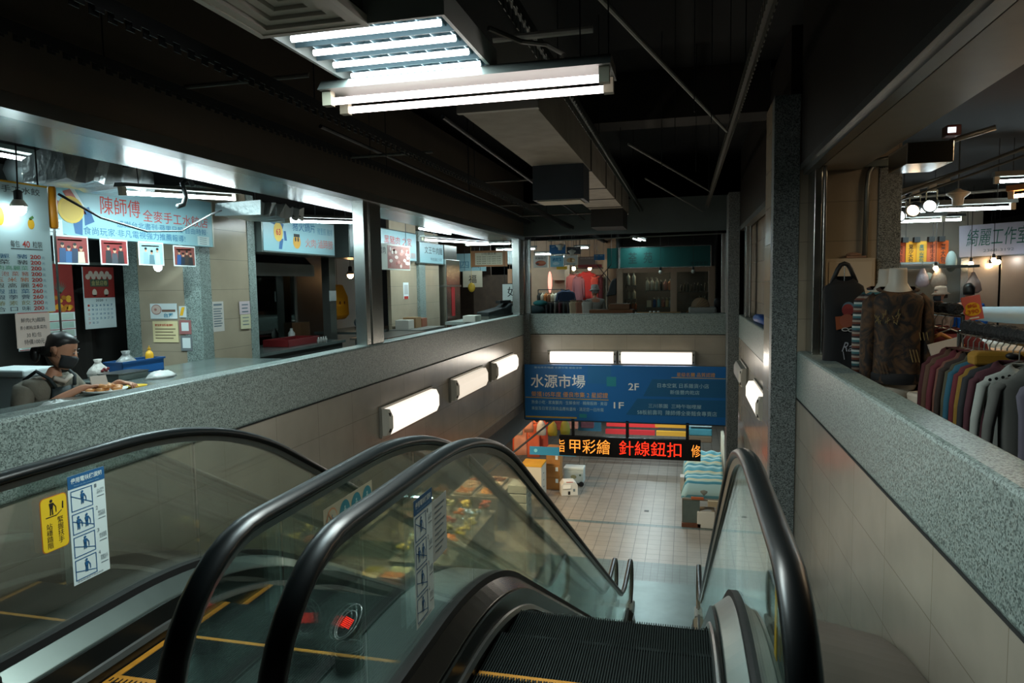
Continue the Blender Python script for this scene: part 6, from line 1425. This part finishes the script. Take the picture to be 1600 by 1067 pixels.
board('white sign with golden roll picture, third of the picture signs by the far post', -3.00, -2.66, 2.12, 2.36, '#c0bdb2', art=roll)
board('brown sign of small characters between the picture signs and teal board', -2.64, -2.2, 2.12, 2.32, '#7a6258', txt='各式小吃 外帶 內用', fg='#b9a898')
board('blue pennant sign hanging above the picture signs', -3.32, -2.92, 2.40, 2.62, '#0f5f94', y=17.3, txt='2F 出口', fg='#b9d0d8')
board('dark grey sign of characters behind the second white bowl lamp', -2.9, -2.55, 2.38, 2.56, '#4a4c52', y=17.4, txt='小吃部', fg='#8a8a90')
board('small blue sign next to the teal signboard end', -2.22, -1.96, 2.22, 2.36, '#0f6294', y=17.4, txt='素食', fg='#9ac0cf')
tag(B().box(-2.65, -2.05, 17.6, 17.63, 2.04, 2.12).build('red_strip_sign', mat('#8a2a26', .6)), 'dark red strip below the brown sign of small characters', 'sign')
tag(B().box(-3.2, -2.93, 17.6, 17.63, 2.01, 2.085).build('yellow_strip_sign', mat('#d5a512', .6)), 'bright yellow strip sign above the red clothes', 'sign')
bowl_lamp('white bowl lamp in front of the blue pennant sign', (-2.98, 16.9, 2.50), .11, mat('#c9c4b8', .5)); bowl_lamp('second white bowl lamp in front of the dark grey sign', (-2.74, 17.2, 2.37), .10, mat('#c9c4b8', .5))
tube_fixture('batten_light', 'short tube light above the brown sausage sign', (-3.85, 17.9, 2.42), (-3.35, 17.9, 2.42), .03)
tube_fixture('batten_light', 'short tube light above the golden roll sign', (-2.85, 18.2, 2.57), (-2.42, 18.2, 2.57), .03)
tube_fixture('batten_light', 'low tube light below the blue pennant sign', (-3.34, 17.85, 2.35), (-2.95, 17.85, 2.35), .03)
tag(B().tube([(-3.72, 19.4, 0), (-3.72, 19.4, 1.5)], .02, 6).ball((-3.72, 19.4, 1.7), .06, .06, .3).build('pink_lamp', mat('#ff9a86', .5, emit=1.2), smooth=True), 'glowing pink lamp column at the edge of the clothes stall', 'lamp')
t, w, h = panel('wall_cabinet', 'beige wall cabinet left of the red clothes', 'cabinet', 19.7, -3.75, -3.30, 1.75, 2.05, mat('#a5947e', .6), rz=FY, th=.2)
for i, (a, c) in enumerate((((-3.2, 15.0, 2.80), (.9, 15.0, 2.80)), ((-3.2, 16.5, 2.68), (.9, 16.5, 2.72)))): rod(['nearer', 'farther'][i] + ' pale pipe crossing under the ceiling beyond the far parapet', a, c, .016, mat('#7d817a', .5, .4))
channel('dark tray running away above the clothes stall ceiling', (-2.2, 14.3, 2.78), (-2.2, 20, 2.78), .08, (), BLK)
tag(B().tube([(-2.1, 17.0, 2.1), (-1.75, 17.0, 1.66)], .01, 5).tube([(-1.75, 17.0, 2.1), (-2.05, 17.0, 1.75)], .01, 5).tube([(-2.1, 17.0, 2.1), (-2.1, 17.0, 3.03)], .006, 5).tube([(-1.75, 17.0, 2.1), (-1.75, 17.0, 3.03)], .006, 5).build('lattice_strut', mat('#2a1c14', .5)), 'crossed dark rods hanging beside the teal signboard', 'rods')
tag(B().hexa([(-2.0, 18.02, 1.30), (-1.735, 18.02, 1.34), (-2.0, 18.12, 1.30), (-1.735, 18.12, 1.34), (-1.86, 18.02, 1.72), (-1.735, 18.02, 1.78), (-1.86, 18.12, 1.72), (-1.735, 18.12, 1.78)]).build('black_bag', BLK, bevel=.03), 'black bag leaning against the first steel shopfront post', 'bag')
# blue thing on the narrow parapet by the pillar
tag(B().tube([(1.03, 9.7, 1.10), (1.03, 10.3, 1.12), (1.03, 10.9, 1.10), (1.04, 11.4, 1.09)], [.04, .07, .065, .03], 10).build('blue_bag', mat('#0d3f86', .5, bump=.6, bscale=20), smooth=True), 'rolled bright blue bag lying on the narrow parapet behind the pillar', 'bag')
struct('wall_right_narrow', B().box(1.14, 1.2, 7.1, 13.3, 0, 2.9), TILE_YZ)

# ------------------------------------------------------------------ lower floor
def ceil_lamp(i, x, y, L=1.2, e=1.0, ax='x', m='#eef8ff', lab=None):
    a, b_ = ((x - L / 2, y, -1.12), (x + L / 2, y, -1.12)) if ax == 'x' else ((x, y - L / 2, -1.12), (x, y + L / 2, -1.12))
    return tube_fixture('batten_light', lab or 'tube light on the lower floor ceiling over the tiled aisle, %s counted from the escalator' % ORD[i], a, b_, .05, 2, .1, mat(m, .4, emit=TUBE), pw=e)
for i, (x, y) in enumerate(((-1.2, 15.6), (-1.2, 18.2), (-1.2, 21.0), (-1.2, 24.0), (-1.2, 27.5))): ceil_lamp(i, x, y, e=[.55, .62, .72, .8, .9][i])
ceil_lamp(5, -5.4, 12.2, e=4, m='#ffe2c0', lab='warm tube light on the ceiling above the flower goods'); ceil_lamp(6, -5.4, 16.0, e=4, m='#ffd0a0', lab='warm tube light on the ceiling above the nut trays'); ceil_lamp(7, -5.2, 20.5, e=1.0, m='#ffbe90', lab='warm tube light on the ceiling above the orange clothes racks')

tube_fixture('batten_light', 'slanted tube light glimpsed beside the right end of the LED board', (.42, 19.2, -1.95), (.56, 20.4, -1.95), .04)
tube_fixture('batten_light', 'tube light over the nut trays seen through the front glass', (-5.75, 17.0, -2.62), (-4.9, 17.0, -2.66), .04)
tube_fixture('batten_light', 'tube light in the goods case seen through the front glass', (-6.0, 14.2, -3.02), (-5.35, 14.2, -3.02), .04)
# awnings in the distance
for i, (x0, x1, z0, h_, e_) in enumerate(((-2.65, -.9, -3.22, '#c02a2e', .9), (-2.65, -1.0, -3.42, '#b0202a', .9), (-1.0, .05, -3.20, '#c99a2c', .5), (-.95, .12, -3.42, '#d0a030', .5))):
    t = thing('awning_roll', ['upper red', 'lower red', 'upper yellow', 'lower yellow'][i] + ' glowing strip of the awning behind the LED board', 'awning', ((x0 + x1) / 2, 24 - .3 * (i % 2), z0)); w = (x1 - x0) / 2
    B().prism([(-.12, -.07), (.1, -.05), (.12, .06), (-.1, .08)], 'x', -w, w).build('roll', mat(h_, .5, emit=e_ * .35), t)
tag(B().box(-3.6, -2.8, 23.6, 23.64, -3.42, -3.05).build('poster', mat('#3a7a98', .6)), 'pale blue poster beside the red awning strips', 'poster')
# left stalls of the lower floor
t = thing('banner_sign', 'plain teal-blue banner hanging at the front of the lower stall', 'sign', (-3.54, 18.6, -3.06))
B().box(-.65, .65, -.01, .01, 0, .23).build('banner', mat('#0e6f9a', .6), t)
B().disc(-.48, .12, .05, .05, 14, mat('#5fa6bf')).build('print', BLUE, t)
tag(B().box(-4.03, -3.60, 20.05, 20.5, LOW, -4.10).build('cardboard_box', CARD, bevel=.01), 'bottom brown carton of the tall stack on the lower floor', 'box')
tag(B().box(-4.04, -3.61, 20.04, 20.49, -4.10, -3.73).build('cardboard_box', CARD, bevel=.01), 'second brown carton from the bottom of the tall stack', 'box')
tag(B().box(-4.02, -3.60, 20.06, 20.5, -3.73, -3.40).build('cardboard_box', CARD, bevel=.01), 'third brown carton of the tall stack below the teal banner', 'box')
tag(B().box(-4.01, -3.62, 20.08, 20.48, -3.40, -3.2).build('cardboard_box', mat('#8d5f30', .8), bevel=.01), 'topmost brown carton, half hidden by the teal banner', 'box')
for i, z in enumerate((-4.25, -3.9, -3.55)): tag(B().box(-3.74, -3.66, 20.03, 20.038, z, z + .12).build('box_label', PAP), 'white paper label on the %s of the stacked brown cartons' % ['bottom', 'middle', 'upper'][i], 'label')
t = thing('white_carton', 'white carton with printed sides and open flap beside the brown cartons', 'box', (-3.30, 19.75, LOW), math.radians(18))
B().prism([(-.24, 0), (.24, 0), (.24, .30), (.16, .40), (-.16, .40), (-.24, .30)], 'y', -.2, .2).build('body', mat('#c3c2bd', .6), t, bevel=.01)
B().hexa([(-.2, -.24, .22), (.02, -.24, .22), (-.2, -.21, .22), (.02, -.21, .22), (-.16, -.16, .42), (.06, -.16, .42), (-.16, -.14, .42), (.06, -.14, .42)]).build('flap', mat('#d0cdc6', .6), t)
B().rect(-.05, .02, .03, .13, 255, BLK).rect(.1, .16, .12, .2, 255, GRYT).line([(-.1, .40), (.1, .40)], .02, 255, RED).build('print', BLK, t)
t = thing('trolley_cooler', 'white cooler box on black wheels with a raised pull handle', 'trolley', (-3.28, 20.75, LOW))
B().box(-.30, .30, -.2, .2, .09, .48).build('box', mat('#aab5b5', .5), t, bevel=.02)
B().box(-.31, .31, -.21, .21, .48, .56).build('lid', mat('#b9c3c2', .5), t, bevel=.02)
for q in (-1, 1): B().lathe([(.02, -.03), (.075, -.03), (.075, .03), (.02, .03)], (q * .24, -.22, .075), 14, 'y').build('wheel', BLK, t)
B().tube([(.12, .22, .5), (.12, .22, .98), (.26, .22, .98), (.26, .22, .5)], .012, 6).build('pull_handle', STEELD, t)
B().disc(.0, .28, .09, .06, 255, mat('#7d7f62')).disc(.2, .34, .03, .03, 255, mat('#3d5a48')).build('print', GRYT, t)
t = thing('stall_case', 'white display case holding packed goods at the front of the lower stall', 'display case', (-4.25, 19.3, LOW))
B().box(-.3, .3, -.3, .4, 0, .95).build('body', mat('#b3aea2', .6), t, bevel=.01)
B().box(-.31, .31, -.31, .41, .95, 1.0).build('top_edge', mat('#b98a20', .6), t)
for z in (.3, .5, .7): B().box(.3, .31, -.04, .04, z, z + .02).build('handle', GRYT, t)
t = thing('drawer_tower', 'pale plastic drawer tower behind the front glass panel', 'drawers', (-4.2, 17.4, LOW))
for k in range(4): B().box(-.25, .25, -.3, .3, .02 + k * .24, .24 + k * .24).build('drawer', mat('#8f9188', .6), t, bevel=.015); B().box(.25, .265, -.06, .06, .12 + k * .24, .15 + k * .24).build('drawer_pull', GRYT, t)
for i, (x, y, c_) in enumerate(((-4.7, 21.4, '#c05a3a'), (-4.9, 21.6, '#d0704a'), (-4.5, 21.8, '#a8402c'), (-5.1, 21.3, '#c98a70'), (-5.3, 21.9, '#b5482e'))):
    garment('hanging_garment', ['rust orange', 'coral', 'brick red', 'peach', 'vermilion'][i] + ' garment hanging on the lower floor rack by the banner', 'garment', (x, y, -2.75 + .08 * (i % 2)), .2, mat(c_, .8), w=.22, L=1.1, d=.06, sl=.4, hook=.05)
for i, (x, z, c_) in enumerate(((-5.1, -2.72, '#b9b0a4'), (-4.75, -2.62, '#c0836a'), (-4.35, -2.7, '#a9aaa8'), (-4.0, -2.7, '#8a7a1c'), (-3.6, -2.65, '#6a6a1c'))):
    tag(B().rings([[(x + a * .16 * math.cos(2 * PI * k / 10), 21.0 + a * .08 * math.sin(2 * PI * k / 10), z + zz) for k in range(10)] for a, zz in ((.9, -.34), (1, -.2), (.8, 0), (.3, .12))]).build('hanging_bag', mat(c_, .6), smooth=True), ['cream', 'salmon', 'silver', 'mustard', 'olive'][i] + ' bag hanging in the row above the teal banner', 'bag')
for i, (a, c) in enumerate((((-5.6, 18.5, -2.15), (-3.2, 22.5, -2.0)), ((-5.4, 18.8, -2.6), (-3.6, 22.4, -2.35)), ((-5.6, 20.6, -2.45), (-2.6, 20.8, -2.45)), ((-5.2, 17.0, -3.4), (-3.9, 21.0, -2.5)))): rod(['high', 'middle', 'crosswise', 'low'][i] + ' black awning frame tube over the lower stalls', a, c, .03, BLK)
garm = [('#7a3a34', -4.1, 22.5), ('#b0847a', -3.7, 22.8), ('#5a3a4a', -3.2, 23.0)]
for i, (c_, x, y) in enumerate(garm): tag(B().box(x - .22, x + .22, y, y + .2, -3.2, -2.5).build('packed_goods', mat(c_, .8, vary=.5, vscale=12), bevel=.03), ['reddish', 'pinkish', 'purplish'][i] + ' wall of packed goods above the LED board end', 'goods')
# market trays under warm light
def tray_table(label, x, y, w, d, z):
    t = thing('market_table', label, 'table', (x, y, LOW)); h = z - LOW
    B().box(-w, w, -d, d, h - .06, h).build('top', mat('#77726a', .6), t)
    B().box(-w + .03, w - .03, -d + .03, d - .03, 0, h - .06).build('skirt', mat('#7f7a70', .7, vary=.15), t)
    return t
tray_table('market table of nut trays under the warm light', -5.1, 17.2, .62, .9, -3.62)
tray_table('long market table of wrapped flower bunches beside the escalator', -5.0, 14.0, .62, 1.7, -3.72)
tray_table('market table of packed sweets nearer the escalator', -5.3, 11.2, .6, .85, -3.72)
random.seed(11); tn = ['brown', 'golden', 'speckled', 'pale', 'orange', 'dark']
for i in range(6):
    x = -5.42 + (i % 2) * .55; y = 16.6 + (i // 2) * .56
    t = thing('goods_tray', tn[i] + ' heap of dried goods in a shallow tray under the warm light', 'tray', (x, y, -3.62))
    B().box(-.23, .23, -.24, .24, 0, .015).box(-.23, -.215, -.24, .24, 0, .07).box(.215, .23, -.24, .24, 0, .07).box(-.23, .23, -.24, -.225, 0, .07).box(-.23, .23, .225, .24, 0, .07).build('tray', mat('#a99a86', .6), t)
    b = B()
    for k in range(70): b.ball((random.uniform(-.18, .18), random.uniform(-.19, .19), random.uniform(.03, .10)), .03, .022, .018, 6, 4)
    o = b.build('dried_goods', mat(['#b06a32', '#d8943a', '#b58a62', '#d0b08a', '#d0702a', '#8a5430'][i], .6), t, smooth=True); o['kind'] = 'stuff'
fc = ['#cdb14a', '#c25a32', '#a03a2c', '#d8c27a', '#b59a70', '#d0742c', '#8a7a3c', '#b0a878']
fn = ['yellow', 'rust', 'maroon', 'cream', 'beige', 'orange', 'olive', 'grey-green']
k = 0
for j in range(6):
    for i in range(3):
        x = -5.42 + i * .42 + random.uniform(-.05, .05); y = 12.6 + j * .56 + random.uniform(-.06, .06); c_ = k % 8
        t = thing('flower_bunch', fn[c_] + ' wrapped bunch on the long market table, row %s, %s from the aisle' % (ORD[j], ['third', 'second', 'first'][i]), 'flowers', (x, y, -3.72), random.uniform(0, 6), 'wrapped bunches on the long market table')
        b = B()
        for q in range(16):
            a = random.uniform(0, 6.28); r = random.uniform(0, .14); b.ball((r * math.cos(a), r * math.sin(a), .20 + random.uniform(-.05, .07)), .045, .045, .035, 6, 4)
        b.build('blooms', mat(fc[c_], .6, vary=.3, vscale=20), t, smooth=True)
        B().lathe([(.05, 0), (.11, .12), (.19, .26)], seg=10).build('wrapper', PLASTIC, t, smooth=False)
        b = B()
        for q in range(5): b.tube([(0, 0, .02), (.12 * math.cos(q * 1.3), .12 * math.sin(q * 1.3), .2)], .006, 4)
        b.build('stems', mat('#5c6a3c', .7), t); k += 1
for i in range(8):
    x = -5.6 + (i % 2) * .5; y = 10.6 + (i // 2) * .36
    tag(B().box(x - .2, x + .2, y - .14, y + .14, -3.72, -3.62 + .04 * (i % 3)).build('sweets_pack', mat(fc[i], .4, vary=.3, vscale=30), bevel=.03), fn[i] + ' flat pack on the sweets table nearer the escalator', 'pack', 'flat packs on the sweets table')
# striped table
t = thing('market_table', 'low table hidden under a teal striped cloth by the far pillar', 'table', (.48, 18.4, LOW))
for x in (-.52, .42):
    for y in (-.75, .9): B().box(x - .03, x + .03, y - .03, y + .03, 0, .68).build('leg', mat('#5a4634', .7), t)
B().box(-.55, .47, -.8, .95, .68, .72).build('top', mat('#6b6155', .6), t)
B().box(-.54, -.12, -.79, -.77, .08, .68).build('curtain', mat('#4b5652', .7, vary=.2), t)
B().box(-.56, -.1, -.85, -.72, 0, .1).build('base_board', mat('#5a3420', .7), t)
CLO = stripes('teal_stripe_cloth', 'y', ['#4f7f88', '#8fa9a8', '#2f6a78', '#8a9a8c', '#a59a7c', '#3c7884'], .42)
R = []
random.seed(9)
for i in range(25):
    y = 17.62 + i * .075; row = []
    for j in range(17):
        x = -.06 + j * .0625
        z = -3.46 + .007 * math.sin(j * .5 + i * .35) + .02 * math.sin(i * .5) + (i / 24) * .50 + .012 * math.sin(j * 1.3 - i * .6) * (i / 12)
        if i == 0: z = -3.77
        if i == 1: z = -3.62
        if i == 2: z -= .03
        if j == 0: z = min(z, -3.70) - .0
        if j == 1: z -= .06
        row.append((x - (.03 if j == 0 else 0), y + (.06 if i < 2 else 0), z))
    R.append(row)
o = B().sheet(R).build('striped_cloth', CLO, smooth=True); o.modifiers.new('s', 'SOLIDIFY').thickness = .012
tag(o, 'teal and cream striped cloth draped over heaped goods on the low table', 'cloth')
tag(B().rings([[(.46 + a * .44 * math.cos(2 * PI * k / 16), 18.5 + a * .8 * math.sin(2 * PI * k / 16), z) for k in range(16)] for a, z in ((1, -3.74), (.98, -3.58), (.85, -3.50))]).build('goods_heap', mat('#6a6a60', .8), smooth=True), 'covered heap of goods under the striped cloth', 'goods')
tag(B().box(.30, .72, 17.55, 18.0, LOW, -4.06).build('foam_box', mat('#c3bfb6', .7), bevel=.01), 'white foam box standing under the striped-cloth table', 'box')
tag(B().box(.55, .95, 17.5, 17.9, -3.90, -3.76).box(.75, .95, 17.5, 17.9, -4.0, -3.9).build('folded_carton', mat('#a08f74', .7)), 'flattened beige carton at the corner of the striped-cloth table', 'box')
tag(B().box(.15, .45, 17.58, 17.62, -3.76, -3.70).build('orange_strip', mat('#a5532c', .6)), 'small orange strip at the hem of the striped cloth', 'strip')
tag(B().box(-.12, -.02, 17.9, 18.2, -3.64, -3.30).build('glass_jar_case', mat('#b0a49a', .4)), 'small pale jar case at the aisle side of the striped cloth', 'jar')
tag(B().box(.98, 1.05, 17.4, 20.5, LOW, -2.6).build('edge_post', mat('#b5ad9c', .5)), 'pale edge of the wall panel beside the striped-cloth table', 'panel')
for i, (z, c_) in enumerate(((-2.30, '#7a4a34'), (-2.55, '#8fa0a8'), (-2.80, '#2f6a78'), (-3.0, '#5a4a3a'))): tag(B().box(.1, .75, 20.6, 21.0, z, z + .2).build('stacked_cloth', mat(c_, .8), bevel=.03), ['rust brown', 'pale grey', 'teal', 'dark brown'][i] + ' folded cloth stack seen past the right end of the LED board', 'cloth')
tag(B().box(-1.06, -.94, 18.55, 18.68, LOW, LOW + .006).build('floor_drain', mat('#2a2a28', .5)), 'small dark drain cover in the tiled aisle', 'drain')
tag(B().box(1.45, 1.57, 18.3, 18.42, LOW, LOW + .006).build('floor_drain', mat('#2a2a28', .5)), 'small dark drain cover beyond the near handrail', 'drain')
